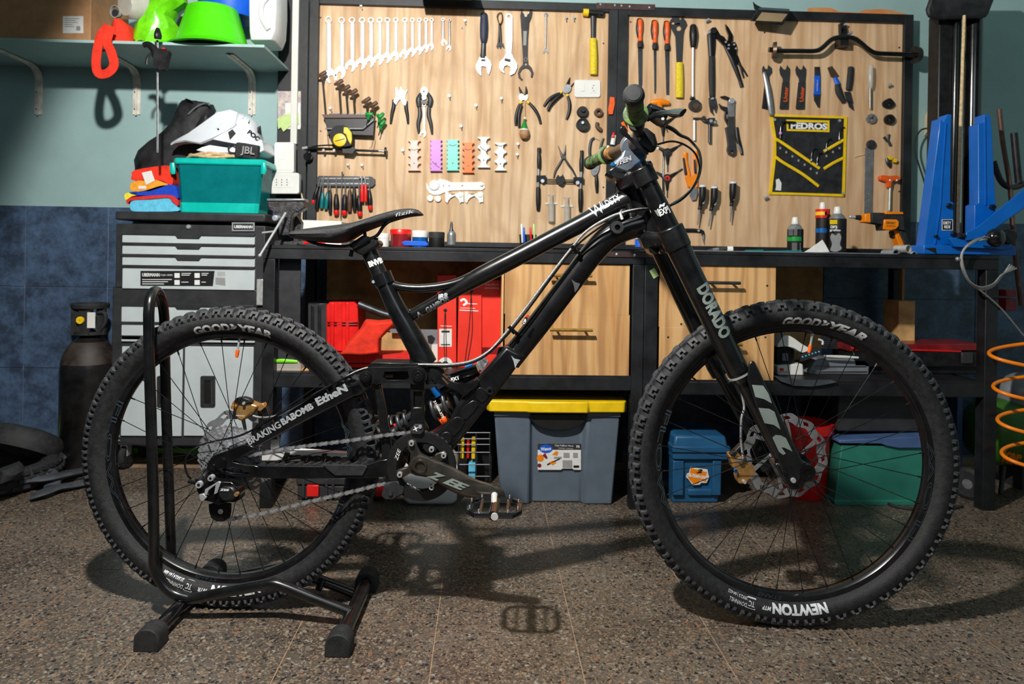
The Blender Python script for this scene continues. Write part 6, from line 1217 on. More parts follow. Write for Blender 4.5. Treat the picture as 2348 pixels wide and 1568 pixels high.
# blue cooler
Yb2 = YF+.06
bl = T('cool_box', 'blue plastic lidded box with an orange sticker under the right bench', 'box', FL(1604, 1140))
def zz_(y, x=1600, Y=Yb2): return W(x, y, Y).z
A = lambda x, Y=Yb2: W(x, 1060, Y).x
O('tub', G().loft([[V((A(1544), Yb2+.01, 0)), V((A(1650), Yb2+.01, 0)), V((A(1650), Yb2+.20, 0)), V((A(1544), Yb2+.20, 0))], [V((A(1543), Yb2, zz_(1040))), V((A(1658), Yb2, zz_(1040))), V((A(1658), Yb2+.21, zz_(1040))), V((A(1543), Yb2+.21, zz_(1040)))]]), 'blue_plastic', bl, bev=.005)
O('rim', G().box((A(1541), Yb2-.012, zz_(1052)), (A(1667), Yb2+.22, zz_(1035))), 'blue_plastic', bl, bev=.004)
O('lid', G().loft([[V((A(1541)-.002, Yb2-.014, zz_(1035))), V((A(1669), Yb2-.014, zz_(1035))), V((A(1669), Yb2+.222, zz_(1035))), V((A(1541)-.002, Yb2+.222, zz_(1035)))], [V((A(1546), Yb2-.005, zz_(998))), V((A(1662), Yb2-.005, zz_(998))), V((A(1662), Yb2+.21, zz_(998))), V((A(1546), Yb2+.21, zz_(998)))]]), 'blue_plastic', bl, bev=.008)
O('lid_band', G().box((A(1541)-.004, Yb2-.018, zz_(1035)), (A(1669)+.002, Yb2+.224, zz_(1021))), 'blue_plastic', bl, bev=.003)
for x in (1543, 1634): O('side_rib', pb(x, 1056, x+25 if x < 1600 else x+20, 1136, Yb2-.006, .02), 'blue_plastic', bl, bev=.003)
O('foot_panel', pb(1578, 1122, 1634, 1137, Yb2-.002, .02), 'blue_plastic', bl, bev=.004)
sk = O('sticker', G().plate([W(x, y, Yb2-.004) for x, y in [(1583, 1071), (1622, 1076), (1625, 1090), (1626, 1094), (1620, 1107), (1608, 1107), (1604, 1111), (1588, 1112), (1578, 1098), (1573, 1094), (1575, 1086), (1580, 1084)]], V((0, .001, 0))), 'paper', bl)
g = G(); g.plate([W(x, y, Yb2-.0045) for x, y in [(1584, 1073), (1621, 1082), (1619, 1090), (1622, 1096), (1618, 1105), (1606, 1100), (1602, 1108), (1590, 1110), (1580, 1098), (1576, 1092), (1577, 1087), (1581, 1086)]], V((0, .0005, 0))); g2 = O('sticker_shape', g, 'bright_orange', sk)
g = G(); gtext(g, 'SR-TEAM-UNO', lambda x, y: W(x, y, Yb2-.0052), 8, 44, 9, 1600, 1092, bold=.05); O('lettering', g, 'white_print', sk)
g = G(); gtext(g, '2', lambda x, y: W(x, y, Yb2-.0052), 9, 14, 0, 1604, 1080, bold=.06, shear=.3); O('numeral', g, 'print_black', sk)
# red bucket
Yr2 = YF+.16; c = FL(1848, 1128); c = V((W(1843, 1060, Yr2).x, Yr2, 0)); zr = W(1843, 968, Yr2).z
bk = T('bucket', 'red plastic bucket on the floor behind the front hub', 'bucket', c)
O('pail', G().lathe([(0, 0), (.070, 0), (.074, .01), (.090, zr), (.085, zr), (.069, .014), (0, .014)], c, (0, 0, 1), 36), 'red_plastic', bk)
O('rim', G().lathe([(.088, zr-.03), (.098, zr-.028), (.098, zr+.004), (.088, zr+.004)], c, (0, 0, 1), 36, close=True), 'red_plastic', bk)
# green bin with blue lid
Yg = YF+.05
gb = T('storage_bin', 'sea green bin under a bluish lid, right of the red bucket', 'storage bin', FL(2010, 1118))
A = lambda x, Y=Yg: W(x, 1060, Y).x
zt_g = W(2010, 1022, Yg).z; zb_g = 0
rg = []
for x0, x1, z, dy in ((1916, 2122, .0, .0), (1915, 2124, .014, 0), (1917, 2122, .016, .004), (1930, 2128, zt_g, .0)): rg.append([V((A(x0), Yg+dy, z)), V((A(x1), Yg+dy, z)), V((A(x1), Yg+.40, z)), V((A(x0), Yg+.40, z))])
O('tub', G().loft(rg), 'bin_green', gb, bev=.004)
O('lid', G().plate([W(x, y, Yg-.01) for x, y in [(1924, 1016), (1926, 1009), (2130, 1000), (2130, 1024), (2105, 1028), (2060, 1028), (2030, 1022), (2018, 1017)]], V((0, .40, 0))), 'dull_blue', gb, bev=.003)
O('dark_bin', pb(1920, 905, 2140, 990, Yg+.04, .30), 'dark_grey_paint', label='dark lidded bin stacked behind the sea green one', cat='bin', bev=.006)
ZM = 0
O('upright_board', pb(2194, 900, 2207, 1124, YF+.30, .3), 'dull_blue', label='bluish upright panel edge near the right bench leg', cat='panel', bev=.002)
O('floor_cable', G().tube(cat([FL(x, y, .006) for x, y in [(2100, 1128), (2050, 1127), (2024, 1133), (2030, 1150), (2060, 1162), (2110, 1168), (2160, 1168), (2207, 1160)]], 6), .005, 8), 'rubber', label='black cable lying in a loop on the floor by the sea green bin', cat='cable')
# ------------------------------------------------------------------ left floor: cylinder, tyre, tubes
cy = V((W(196, 1000, 2.84).x, 2.86, 0)); rr_ = .101
gc = T('gas_cylinder', 'black gas cylinder with a collar handle standing against the tiles', 'gas cylinder', cy)
zk = W(196, 767, 2.84).z; zd = W(196, 840, 2.84).z
pr = [(0, 0), (rr_*.92, 0), (rr_, .012), (rr_, zd-.02)]+[(rr_*cos(t*PI/2)*1.0 if cos(t*PI/2) > .35 else .035, zd-.02+(zk-zd+.02)*sin(t*PI/2)) for t in (.15, .3, .45, .6, .75)]+[(.034, zk), (0, zk)]
O('tank', G().lathe(pr, cy, (0, 0, 1), 40), 'cylinder_black', gc)
O('shoulder_dust', G().lathe([(r+.0008, h) for r, h in pr[4:8]], cy, (0, 0, 1), 40), 'dusty_black', gc)
z1 = W(196, 695, 2.84).z; z2 = W(196, 707, 2.84).z
O('collar', G().lathe([(.034, zk), (.058, zk), (.058, zk+.012), (.034, zk+.012)], cy, (0, 0, 1), 28, close=True), 'rubber', gc)
O('top_ring', G().lathe([(.045, z2), (.066, z2), (.068, z1-.004), (.064, z1), (.045, z1)], cy, (0, 0, 1), 28, close=True), 'rubber', gc, bev=.002)
for a in (-.2, 2.2, 4.0): O('post', G().fbox(cy+V((.05*cos(a), .05*sin(a), (zk+z2)/2)), V((.016, 0, 0)), V((0, .008, 0)), V((0, 0, (z2-zk)/2))), 'rubber', gc)
O('column', G().fbox(cy+V((0.006, -.05, (zk+z2)/2)), V((.020, 0, 0)), V((0, .004, 0)), V((0, 0, (z2-zk)/2))), 'rubber', gc)
O('valve_label', pb(200, 716, 218, 752, 2.84-.035, .001), 'paper', gc)
O('hand_grip', G().tube(cat([W(x, y, 2.84) for x, y in [(222, 716), (240, 718), (241, 738), (230, 756), (222, 758)]], 4), .008, 8), 'rubber', gc)
O('valve_body', G().tube([cy+V((0, -.01, zk)), cy+V((0, -.01, z2-.01))], .016, 12), 'brown_wood', gc)
O('valve_wheel', G().lathe([(.002, -.004), (.014, -.004), (.014, .004), (.002, .004)], W(184, 734, 2.80), (0, 1, 0), 14), 'yellow_plastic', gc)
def tyre_on_floor(lab, c, R_, w, m, n=40, tilt=0):
    t = T('loose_tyre', lab, 'tyre', V((c.x, c.y, 0)))
    g = G(); pr_ = []
    for i in range(15):
        a = -PI*.78+2*PI*.78*i/14; pr_.append((R_-w*.5+w*.5*cos(a), w*.55+w*.55*sin(a)))
    for i in range(14, -1, -1):
        a = -PI*.78+2*PI*.78*i/14; pr_.append((R_-w*.5+w*.43*cos(a), w*.55+w*.47*sin(a)))
    ax = V((0, -tilt, 1)).normalized()
    g.lathe(pr_, c, ax, 48, close=True); O('casing', g, m, t)
    g = G()
    for i in range(n):
        for dz, ro in ((.25, .0), (.55, .006), (.85, 0)):
            a = 2*PI*(i+(.5 if ro else 0))/n; p = V(c)+V((cos(a)*(R_+ro-.004), sin(a)*(R_+ro-.004), w*dz+.006)); u = V((cos(a), sin(a), 0)); v = V((-sin(a), cos(a), 0))
            g.fbox(p, u*.006, v*.010, V((0, 0, .006)))
    O('tread', g, m, t, kind='stuff', smooth=0); return t
tyre_on_floor('worn black tyre lying flat against the tiles at far left', V((W(-20, 1050, 2.62).x, 2.60, .0)), .225, .075, 'rubber')
ty = T('loose_tyre', 'black tyre piece standing folded on top of the flat tyre', 'tyre', W(40, 1000, 2.7))
O('casing', G().lathe([(.10+.034*cos(a_), .034*sin(a_)*1.6) for a_ in [PI*(-.15+1.3*i/10) for i in range(11)]]+[(.10+.028*cos(a_), .028*sin(a_)*1.5) for a_ in [PI*(1.15-1.3*i/10) for i in range(11)]], W(52, 1022, 2.72), (.15, .5, .9), 30, close=True), 'rubber', ty)
def flat_tube(lab, pts, w, m='tube_rubber', zz=.012):
    P = [FL(x, y, z_) for x, y, z_ in cat(pts, 6)]; O('inner_tube', G().tube(P, w, 12, flat=.35, fdir=(0, 0, 1)), m, label=lab, cat='inner tube')
flat_tube('dark inner tube running up behind the rear tyre', [(60, 1112, .02), (95, 1085, .03), (130, 1050, .05), (165, 1030, .06), (200, 1024, .06)], .034)
flat_tube('dark inner tube lying from the left edge towards the wheel', [(-30, 1128, .015), (30, 1115, .02), (70, 1100, .04), (110, 1096, .04), (160, 1085, .03), (196, 1078, .02)], .030)
flat_tube('folded inner tube end nearest the camera', [(70, 1140, .012), (98, 1130, .02), (130, 1118, .02), (170, 1112, .015), (205, 1105, .012)], .026)
flat_tube('short folded tube loop between the other inner tubes', [(92, 1075, .06), (112, 1080, .05), (122, 1098, .03), (118, 1116, .015)], .024)
O('black_bundle', lump([(1108, -20, 14), (1096, -22, 24), (1086, -20, 22), (1080, -14, 14)], 2.36, .1, .01, 14, 2), 'rubber', label='small black bundle at the left image edge on the floor', cat='bundle')
for y, lb in ((1090, 'upper'), (1100, 'lower')): O('cord', G().tube(cat([FL(x, y+dy, .006) for x, dy in ((130, 6), (160, 0), (200, -6), (230, -10))], 4), .004, 6), 'rubber', label='thin black cord beside the rear tyre on the floor, %s one' % lb, cat='cord')

ZM = None
# ================================================================== right end: blue stand, post, hoses, compressor
Yst = YF+.03
zb2 = zt2+.003
bst = T('truing_stand', 'bright blue steel wheel truing stand at the right end of the bench', 'truing stand', W(2200, 585, Yst))
def bp3(pts, Y): return [W(x, y, Y) for x, y in pts]
def chan(name, outer, ridge, par, d=.05):
    O(name, G().plate(bp3(outer, Yst+.03), V((0, d, 0))), 'blue_paint', par, bev=.002)
chan('upright', [(2153, 300), (2156, 271), (2164, 281), (2172, 262), (2182, 262), (2181, 300), (2179, 461), (2187, 464), (2186, 560), (2119, 568)], None, bst)
O('upright_fold', G().plate(bp3([(2169, 281), (2171, 281), (2162, 400), (2158, 470), (2146, 560), (2143, 560), (2156, 470)], Yst+.026), V((0, .004, 0))), 'blue_paint', bst)
chan('upright', [(2243, 284), (2256, 280), (2257, 262), (2271, 263), (2275, 300), (2283, 476), (2284, 560), (2234, 560), (2235, 470), (2244, 466)], None, bst)
O('upright_fold', G().plate(bp3([(2258, 268), (2260, 268), (2262, 470), (2259, 470)], Yst+.026), V((0, .004, 0))), 'blue_paint', bst)
g = G(); a = W(2118, 588, Yst); b = W(2330, 590, Yst); h_ = W(2150, 562, Yst).z
g.box((a.x, Yst, zb2), (b.x, Yst+.10, h_)); O('base_beam', g, 'blue_paint', bst, bev=.003)
O('base_recess', G().plate(bp3([(2121, 569), (2146, 568), (2148, 582)], Yst-.001), V((0, .002, 0))), 'print_black', bst)
O('arm', G().loft([[W(x, y, Y) for x, y, Y in q] for q in ([(2215, 532, Yst-.03), (2213, 552, Yst-.03), (2213, 552, Yst+.03), (2215, 532, Yst+.03)], [(2240, 520, Yst-.03), (2250, 548, Yst-.03), (2250, 548, Yst+.03), (2240, 520, Yst+.03)], [(2400, 390, Yst-.05), (2400, 440, Yst-.05), (2400, 440, Yst+.01), (2400, 390, Yst+.01)])]), 'blue_paint', bst, bev=.003)
O('arm_plate', G().plate(bp3([(2177, 546), (2200, 544), (2212, 545), (2300, 552), (2330, 566), (2300, 572), (2190, 566)], Yst-.02), V((0, .02, 0))), 'blue_paint', bst, bev=.002)
for x, y, r in ((2175, 472, 6.5), (2274, 475, 7), (2185, 537, 6.5), (2144, 542, 4)): O('bolt', G().lathe([(0, -.012), (r*.8*Yst/F, -.012), (r*Yst/F, -.006), (r*Yst/F, 0)], W(x, y, Yst+.03), (0, 1, 0), 14), 'black_gloss', bst)
O('hinge_bolt', G().tube([W(2198, 539, Yst-.025), W(2211, 541, Yst-.025)], .009, 12), 'black_metal', bst)
stk = O('sticker', pb(2160, 503, 2185, 528, Yst+.028, .0015), 'print_black', bst)
g = G(); gtext(g, 'DIRTY', lambda x, y: W(x, y, Yst+.0275), 7, 18, 1, 2172, 511, bold=.04); gtext(g, 'RIDE', lambda x, y: W(x, y, Yst+.0275), 7, 14, 1, 2172, 520, bold=.04); O('lettering', g, 'white_print', stk)
g = G(); g.plate(bp3(rc(2160, 503, 2185, 528), Yst+.0278), V((0, .001, 0)), [bp3(rc(2161, 504, 2184, 527), Yst+.0278)]); O('border', g, 'white_print', stk)
O('knob', G().ball(W(2283, 545, Yst-.06), .031, 24, 14, (1, .8, 1)), 'black_gloss', bst)
O('knob', G().lathe([(0, -.012), (.022, -.012), (.026, 0), (.022, .012), (0, .012)], W(2312, 543, Yst-.04), (0, 1, .1), 24), 'black_metal', bst)
O('knob_bolt', G().tube([W(2244, 550, Yst-.05), W(2266, 548, Yst-.06)], .005, 8), 'chrome', bst)
# silver cable coil
g = G()
for i in range(4):
    d_ = i*3; P = cat([(2268-i*3, 545-i), (2240, 548+i), (2214, 566+i), (2203+i, 590), (2208+i*1.5, 622), (2226, 650-i), (2250, 664-i*2), (2278, 656-i*2), (2298, 632-i), (2316+i*5, 606+i*3)], 5)
    g.tube([W(x, y, Yst-.07-.003*i) for x, y in P], .0028, 6)
g.tube([W(x, y, Yst-.07) for x, y in cat([(2240, 660), (2268, 682), (2300, 712), (2348, 770)], 4)], .0028, 6)
O('cable_coil', g, 'braid_steel', label='loop of silver steel cables hanging off the blue stand knob', cat='cable', kind=None)
O('cable_clip', G().ball(W(2196, 594, Yst-.07), .008, 10, 8), 'steel', label='small steel clip on the silver cable loop', cat='clip')
# tall black post
Ypo = YF+.30
po = T('press_post', 'tall black post with a padded dark cap behind the blue stand', 'post', W(2205, 560, Ypo))
a = W(2150, 300, Ypo); b = W(2202, 300, Ypo); c_ = W(2262, 300, Ypo); ztp = W(2205, 30, Ypo).z
O('column', G().box((a.x, Ypo, zb2), (b.x, Ypo+.07, ztp)), 'black_metal', po, bev=.006)
O('rail', G().tube([V((W(2183, 300, Ypo).x, Ypo-.008, zb2)), V((W(2186, 300, Ypo).x, Ypo-.008, ztp))], .010, 12), 'black_gloss', po)
O('column', G().tube([V((W(2236, 300, Ypo).x, Ypo+.02, zb2)), V((W(2238, 300, Ypo).x, Ypo+.02, ztp))], .030, 20), 'black_gloss', po)
O('cap', G().loft([[W(x, y, Y) for x, y in [(2122, 22), (2126, 42), (2150, 46), (2262, 42), (2290, -30), (2140, -30)]] for Y in (Ypo-.05, Ypo+.16)]), 'black_fabric', po, bev=.015)
O('stick', G().tube([W(2196, 535, Yst+.10), W(2202, 300, Yst+.10), W(2211, 36, Yst+.16)], .0055, 10), 'rope_tan', label='thin tan wooden stick leaning on the black post', cat='stick')
ch_ = T('wall_charger', 'beige plug adapter on the wall beside the black post', 'adapter', W(2150, 310, YW))
O('body', G().plate([W(x, y, YW-.05) for x, y in [(2136, 260), (2142, 250), (2165, 247), (2164, 300), (2150, 311), (2134, 308)]], V((0, .05, 0))), 'beige_plastic', ch_, bev=.004)
O('plug', G().tube([W(2128, 294, YW-.06), W(2146, 293, YW-.06)], .006, 10), 'rubber', ch_)
O('extension_lead', G().tube([W(x, y, YW-.06) for x, y in cat([(2130, 294), (2112, 298), (2100, 318), (2098, 345), (2106, 375), (2120, 420), (2130, 470), (2137, 520)], 5)], .0035, 8), 'rubber', label='black cord hanging from the beige adapter', cat='cord')
for i, (pts, r, m, lb) in enumerate((([(2291, 250), (2300, 330), (2316, 430), (2325, 560), (2342, 700)], .008, 'brown_wood', 'brown stick leaning behind the blue arm'), ([(2325, 305), (2330, 360), (2336, 420)], .012, 'black_metal', 'black rod end against the lit wall'), ([(2278, 370), (2292, 410), (2310, 428), (2332, 428), (2350, 420)], .010, 'rubber', 'black hose curving above the blue arm'))):
    O('hose' if 'hose' in lb else 'stick', G().tube([W(x, y, YF+.16) for x, y in cat(pts, 4)], r, 10), m, label=lb, cat='hose' if 'hose' in lb else 'stick')
for x0, y0, x1, y1, lb in ((2306, 664, 2332, 680, 'upper reddish brown block in the dark right corner'), (2306, 684, 2332, 712, 'lower reddish brown block in the dark right corner')):
    O('wood_block', pb(x0, y0, x1, y1, YF+.2, .08), 'clear_red', label=lb, cat='block', bev=.002)
# orange hose
g = []; n = 150
for i in range(n):
    t = i/(n-1); a = 2*PI*4.3*t-PI*.5; cx = 2338+34*t; cy = 760+330*t; p = W(cx, cy, YF-.06)
    g.append(p+V((.105*cos(a)*(1-.12*t), .06*sin(a), .0)))
O('coil_hose', G().tube(g, .0062, 10), 'hose_orange', label='orange coiled air hose hanging at the right edge', cat='hose')
# compressor
Yk2 = YF+.28
cp = T('air_compressor', 'green air compressor tank with orange letters at the right edge', 'compressor', FL(2330, 1150))
p0 = W(2222, 1050, Yk2); zc_ = .205; R_ = .125
pr = [(0, -.0), (R_*.45, .006), (R_*.75, .022), (R_*.93, .05), (R_, .085), (R_, .55), (R_*.7, .60), (0, .62)]
O('tank', G().lathe(pr, V((p0.x, Yk2, zc_)), (1, 0, 0), 40), 'tank_green', cp)
def tankp(x, y):
    d = ray(x, y); t = (Yk2-R_)/d.y
    for _ in range(6):
        p = C0+d*t; dz = min(abs(p.z-zc_), R_*.98); t = (Yk2-math.sqrt(R_*R_-dz*dz)-.002)/d.y
    return C0+d*t
for s_, cx, cy, h_, w_ in (('B', 2245, 1018, 28, 18), ('ker', 2322, 1046, 38, 44)):
    g = G(); gtext(g, s_, tankp, h_, w_, 14 if s_ == 'ker' else 0, cx, cy, bold=.05); O('lettering', g, 'bright_orange', cp)
wh = W(2224, 1092, Yk2-.16)
O('wheel', G().lathe([(.018, -.018), (.045, -.02), (.056, -.012), (.056, .012), (.045, .02), (.018, .018)], V((wh.x, wh.y, .056)), (1, .55, 0), 28, close=True), 'rubber', cp)
O('wheel_hub', G().lathe([(0, -.016), (.018, -.016), (.018, .016), (0, .016)], V((wh.x, wh.y, .056)), (1, .55, 0), 16), 'steel', cp)
O('motor', G().ball(W(2345, 905, Yk2), .095, 24, 14, (1, .8, .9)), 'grey_plastic', cp)
O('motor_mount', pb(2300, 940, 2420, 1000, Yk2-.06, .12), 'black_metal', cp, bev=.004)
O('pipe', G().tube([V((p0.x+.06, Yk2-.10, .10)), V((p0.x+.02, Yk2-.14, .012))], .008, 8), 'black_metal', cp)
O('foot', G().box((p0.x+.16, Yk2-.06, 0), (p0.x+.20, Yk2+.06, .10)), 'rubber', cp)
# ================================================================== floor stand of the bicycle
sd = T('bike_stand', 'black tubular floor stand holding the rear wheel', 'bike stand', FL(600, 1380))
near = cat([(341, 720), (342, 800), (346, 950), (351, 1120), (353, 1250), (354, 1299), (371, 1335), (395, 1359), (425, 1370), (448, 1371), (523, 1356), (597, 1342), (627, 1338), (657, 1347), (717, 1371), (786, 1397), (804, 1404)], 4)
offn = .075; P = [B(x, y, offn) for x, y in near]
top = []
pn = B(341, 720, offn); pf = B(377, 745, -.06)
for i in range(1, 12):
    a = PI*i/12; t = (1-cos(a))/2; q = pn.lerp(pf, t); q.z = pn.z+(pf.z-pn.z)*t+.066*sin(a); top.append(q)
far = [B(x, y, -.06) for x, y in cat([(377, 745), (380, 900), (385, 1050), (390, 1200), (394, 1290), (402, 1310), (430, 1330), (470, 1330), (560, 1318), (640, 1302), (670, 1306), (740, 1332), (810, 1359)], 4)]
O('hoop', G().tube(P[::-1]+top+far, .0117, 16), 'frame_black', sd)
for nm, a, b in (('foot_bar', FL(344, 1462, .021), FL(491, 1309, .021)), ('foot_bar', FL(778, 1474, .021), FL(843, 1328, .021))):
    O(nm, G().tube([a, b], .0165, 16), 'frame_black', sd)
    for p, q in ((a, b), (b, a)):
        u = (p-q).normalized(); s_ = V((-u.y, u.x, 0)).normalized(); r = .026
        pr_ = [(-r, -.021), (-r, .004)]+[(r*cos(PI-PI*i/8), .004+r*.85*sin(PI*i/8)) for i in range(9)]+[(r, .004), (r, -.021)]
        pr_ = [(-r, -.021)]+pr_[2:-2]+[(r, -.021)]
        O('rubber_foot', G().loft([[p+u*d+s_*x+ez*z for x, z in pr_] for d in (.018, -.028)]), 'rubber', sd, bev=.002)
O('cross_tube', G().tube([FL(730, 1352, .03), FL(738, 1330, .045)], .008, 10), 'frame_black', sd)
# ================================================================== the bicycle
bk_ = T('bicycle', 'black full suspension mountain bike with white lettered tyres in the floor stand', 'bicycle', V(((_r.x+_f.x)/2, (_r.y+_f.y)/2, 0)))
def polar(C, r, th, off): return C+BE*(r*sin(th))+ez*(r*cos(th))+BN*off
def BR(px, py, off=0): return B(px, py, off)
def tubeb(name, pts, rpx, m='frame_black', par=None, off=None, n=18, sm=4, flat=1, fd=None, dome=0, bev=0):
    """pts (px,py,off) ; rpx half widths px"""
    P = [(p[0], p[1], p[2] if len(p) > 2 else (off or 0)) for p in pts]
    R = list(rpx) if hasattr(rpx, '__len__') else [rpx]*len(P)
    if len(R) != len(P): R = [R[0]+(R[-1]-R[0])*i/(len(P)-1) for i in range(len(P))]
    Q = [(*p, r) for p, r in zip(P, R)]
    if sm and len(Q) > 2: Q = cat(Q, sm)
    g = G().tube([B(x, y, o) for x, y, o, _ in Q], [r*bs(x, o) for x, y, o, r in Q], n, flat=flat, fdir=fd, dome=dome)
    return O(name, g, m, par or bk_, bev=bev)
def tubetext(s, cx, cy, h, w, rot, p0, p1, R, o0, m, par, **k):     # print wrapped on its part's surface
    L_ = math.hypot(p1[0]-p0[0], p1[1]-p0[1]); nx, ny = -(p1[1]-p0[1])/L_, (p1[0]-p0[0])/L_
    def fn(x, y):
        q = hit(par, x, y, .0012)
        if q is not None: return q
        d_ = abs((x-p0[0])*nx+(y-p0[1])*ny); return B(x, y, o0+math.sqrt(max(R*R-min(d_, R*.97)**2, 0))*bs(x, o0))
    g = G(); gtext(g, s, fn, h, w, rot, cx, cy, **k); return O('lettering', g, m, par, smooth=0)
def plateb(name, pts, o0, th, m='frame_satin', par=None, holes=(), bev=.002, sm=0, smooth=40):
    """outline px at offset o0 (front), thickness th away from the camera"""
    if sm: pts = cat(pts, sm, True)
    g = G().plate([B(x, y, o0) for x, y in pts], -BN*th, [[B(x, y, o0) for x, y in h] for h in holes])
    return O(name, g, m, par or bk_, bev=bev, smooth=smooth)
def discb(name, cx, cy, r, o0, th, m, par=None, i=0, n=28, taper=.92):
    R_ = r*bs(cx, o0); c = B(cx, cy, o0); I = i*bs(cx, o0)
    if i: g = G().lathe([(I, 0), (R_*taper, 0), (R_, -th*.3), (R_, -th), (I, -th)], c, BN, n, close=True)
    else: g = G().lathe([(0, 0), (R_*taper, 0), (R_, -th*.3), (R_, -th), (0, -th)], c, BN, n)
    return O(name, g, m, par or bk_)
def textb(s, cx, cy, h, w, rot, off, m, par, **k):
    g = G(); gtext(g, s, lambda x, y: B(x, y, off), h, w, rot, cx, cy, **k); return O('lettering', g, m, par, smooth=0)
def wheel(C, R, ca, Rc, a, b, bead, ri, ro, N, front):
    # tyre casing
    prof = [(bead-.006, -.013), (bead, -.016)]+[(Rc+a*cos(t), b*sin(t)) for t in [math.radians(-128+256*i/26) for i in range(27)]]+[(bead, .016), (bead-.006, .013)]
    ty = O('tire', G().lathe(prof, C, BN, 120, close=True), 'tyre_rubber', bk_)
    def sec(phi, ex): return (Rc+(a+ex)*cos(phi), (b+ex)*sin(phi))
    def knobmesh(phi, wt, ws, h, notch, name='knob'):
        # local block at theta = 0 ; wt half tangential size, ws half angle along section
        r0, y0 = sec(phi, 0); nv = ez*cos(phi)*b+BN*sin(phi)*a; nv.normalize(); sv = (BN*cos(phi)-ez*sin(phi)); sv.normalize()
        c = C+ez*r0+BN*y0-nv*.0015; g = G(); t = BE
        def q(x, s, z, k=1): return c+t*(x*wt*k)+sv*(s*ws*(k*.5+.5))+nv*z
        if notch:
            out = [(-1, -1), (1, -1), (1, 1), (.42, 1), (.42, -.15), (-.42, -.15), (-.42, 1), (-1, 1)]
            if phi < 0: out = [(x, -s) for x, s in out]
            lo = [q(x*1.12, s*1.1, 0) for x, s in out]; hi = [q(x*.86, s*.86, h) for x, s in out]
            idx = [(0, 1, 4, 5), (1, 2, 3, 4), (0, 5, 6, 7)]
            fs = [tuple(i+8 for i in f) for f in idx]+[(i, (i+1) % 8, 8+(i+1) % 8, 8+i) for i in range(8)]
            g.add(lo+hi, fs)
        else:
            out = [(-1, -1), (1, -1), (1, 1), (-1, 1)]
            lo = [q(x*1.12, s*1.08, 0) for x, s in out]; hi = [q(x*.85, s*.9, h) for x, s in out]
            g.add(lo+hi, [(4, 5, 6, 7)]+[(i, (i+1) % 4, 4+(i+1) % 4, 4+i) for i in range(4)])
            g.add([q(x*.6, s*.75, h) for x, s in out]+[q(x*.45, s*.6, h+.0012) for x, s in out], [(4, 5, 6, 7)]+[(i, (i+1) % 4, 4+(i+1) % 4, 4+i) for i in range(4)])
        return O('knob', g, 'knob_rubber', ty, smooth=0)
    hh = R-ca+.001
    def ringof(src, count, ph0=0):
        for i in range(count):
            th = 2*PI*(i+ph0)/count
            rot = Matrix.Rotation(th, 4, -BN) if 0 else None
            M = Matrix.Translation(C) @ Matrix.Rotation(-th, 4, BN) @ Matrix.Translation(-C) @ Matrix.Translation(WL[ty.name])
            if i == 0: src.matrix_basis = Matrix.Translation(-WL[ty.name]) @ M
            else: inst(src, 'knob', ty, M)
    tw_ = 2*PI*R/N
    if front:
        ringof(knobmesh(math.radians(50), tw_*.30, .0085, .0075, True), N)
        ringof(knobmesh(math.radians(-50), tw_*.30, .0085, .0075, True), N, .5)
        ringof(knobmesh(math.radians(17), tw_*.26, .0062, hh, False), N, .5)
        ringof(knobmesh(math.radians(-17), tw_*.26, .0062, hh, False), N)
    else:
        ringof(knobmesh(math.radians(47), tw_*.33, .0095, .0072, True), N)
        ringof(knobmesh(math.radians(-47), tw_*.33, .0095, .0072, True), N)
        ringof(knobmesh(math.radians(15), tw_*.26, .0065, hh, False), N, .5)
        ringof(knobmesh(math.radians(-15), tw_*.26, .0065, hh, False), N, .5)
    # rim
    w = .0165
    rm = O('rim', G().lathe([(ri, -.009), (ri-.001, 0), (ri, .009), (ri+.005, .0150), (ri+(ro-ri)*.62, w-.0015), (ro, w), (ro, -w), (ri+(ro-ri)*.62, -w+.0015), (ri+.005, -.0150)], C, BN, 120, close=True), 'frame_black', bk_)
    # hub
    hb_ = O('hub', G().lathe([(0, -.062), (.012, -.062), (.013, -.045), (.029, -.040), (.029, -.034), (.016, -.028), (.014, 0), (.016, .024), (.029, .030), (.029, .036), (.013, .042), (.012, .062), (0, .062)], C, BN, 32), 'black_gloss', bk_)
    # spokes
    g0 = None; ns = 32
    for i in range(ns):
        th = 2*PI*(i+.5)/ns; sd_ = 1 if i % 2 else -1; k = (i//2) % 2; dth = math.radians(62)*(1 if k else -1)
        p = polar(C, ri+.001, th, .002*sd_); q = polar(C, .026, th+dth, .034*sd_)
        d_ = (q-p).normalized()
        sp_ = O('spoke', G().tube([p, q], .00095, 6), 'black_gloss', rm)
        O('nipple', G().tube([p-d_*.002, p+d_*.012], .0019, 6), 'black_metal', rm)
    # valve
    th = math.radians(8 if front else 3.5)
    v = T('valve', '', '', polar(C, ri, th, 0)) if 0 else None
    p = polar(C, ri+.001, th, .004); q = polar(C, ri-.033, th-.006, .006)
    vv = O('valve', G().tube([p, p.lerp(q, .55), q], [.0032, .0026, .0026], 10), 'chrome', rm)
    u = (q-p).normalized(); O('valve_cap', G().tube([q-u*.006, q+u*.004, q+u*.012], [.0042, .0044, .0030], 12), 'orange_plastic', rm)
    return ty, rm, hb_
def arc(C, s, th0, rm, hgt, span, off_fn, g, inward=False, **k):
    vs, fs, w = tmesh(s, **k); sx = span*rm/w
    out = []
    for x, y in vs:
        X = x*sx; Y = y*hgt
        if inward: th = math.radians(th0)-X/rm; r = rm-Y
        else: th = math.radians(th0)+X/rm; r = rm+Y
        out.append(polar(C, r, th, off_fn(r)))
    g.add(out, fs)
CF = _f.copy(); CR = _r.copy()
RF, RR = .3697, .3500
CF.z = RF; CR.z = RR
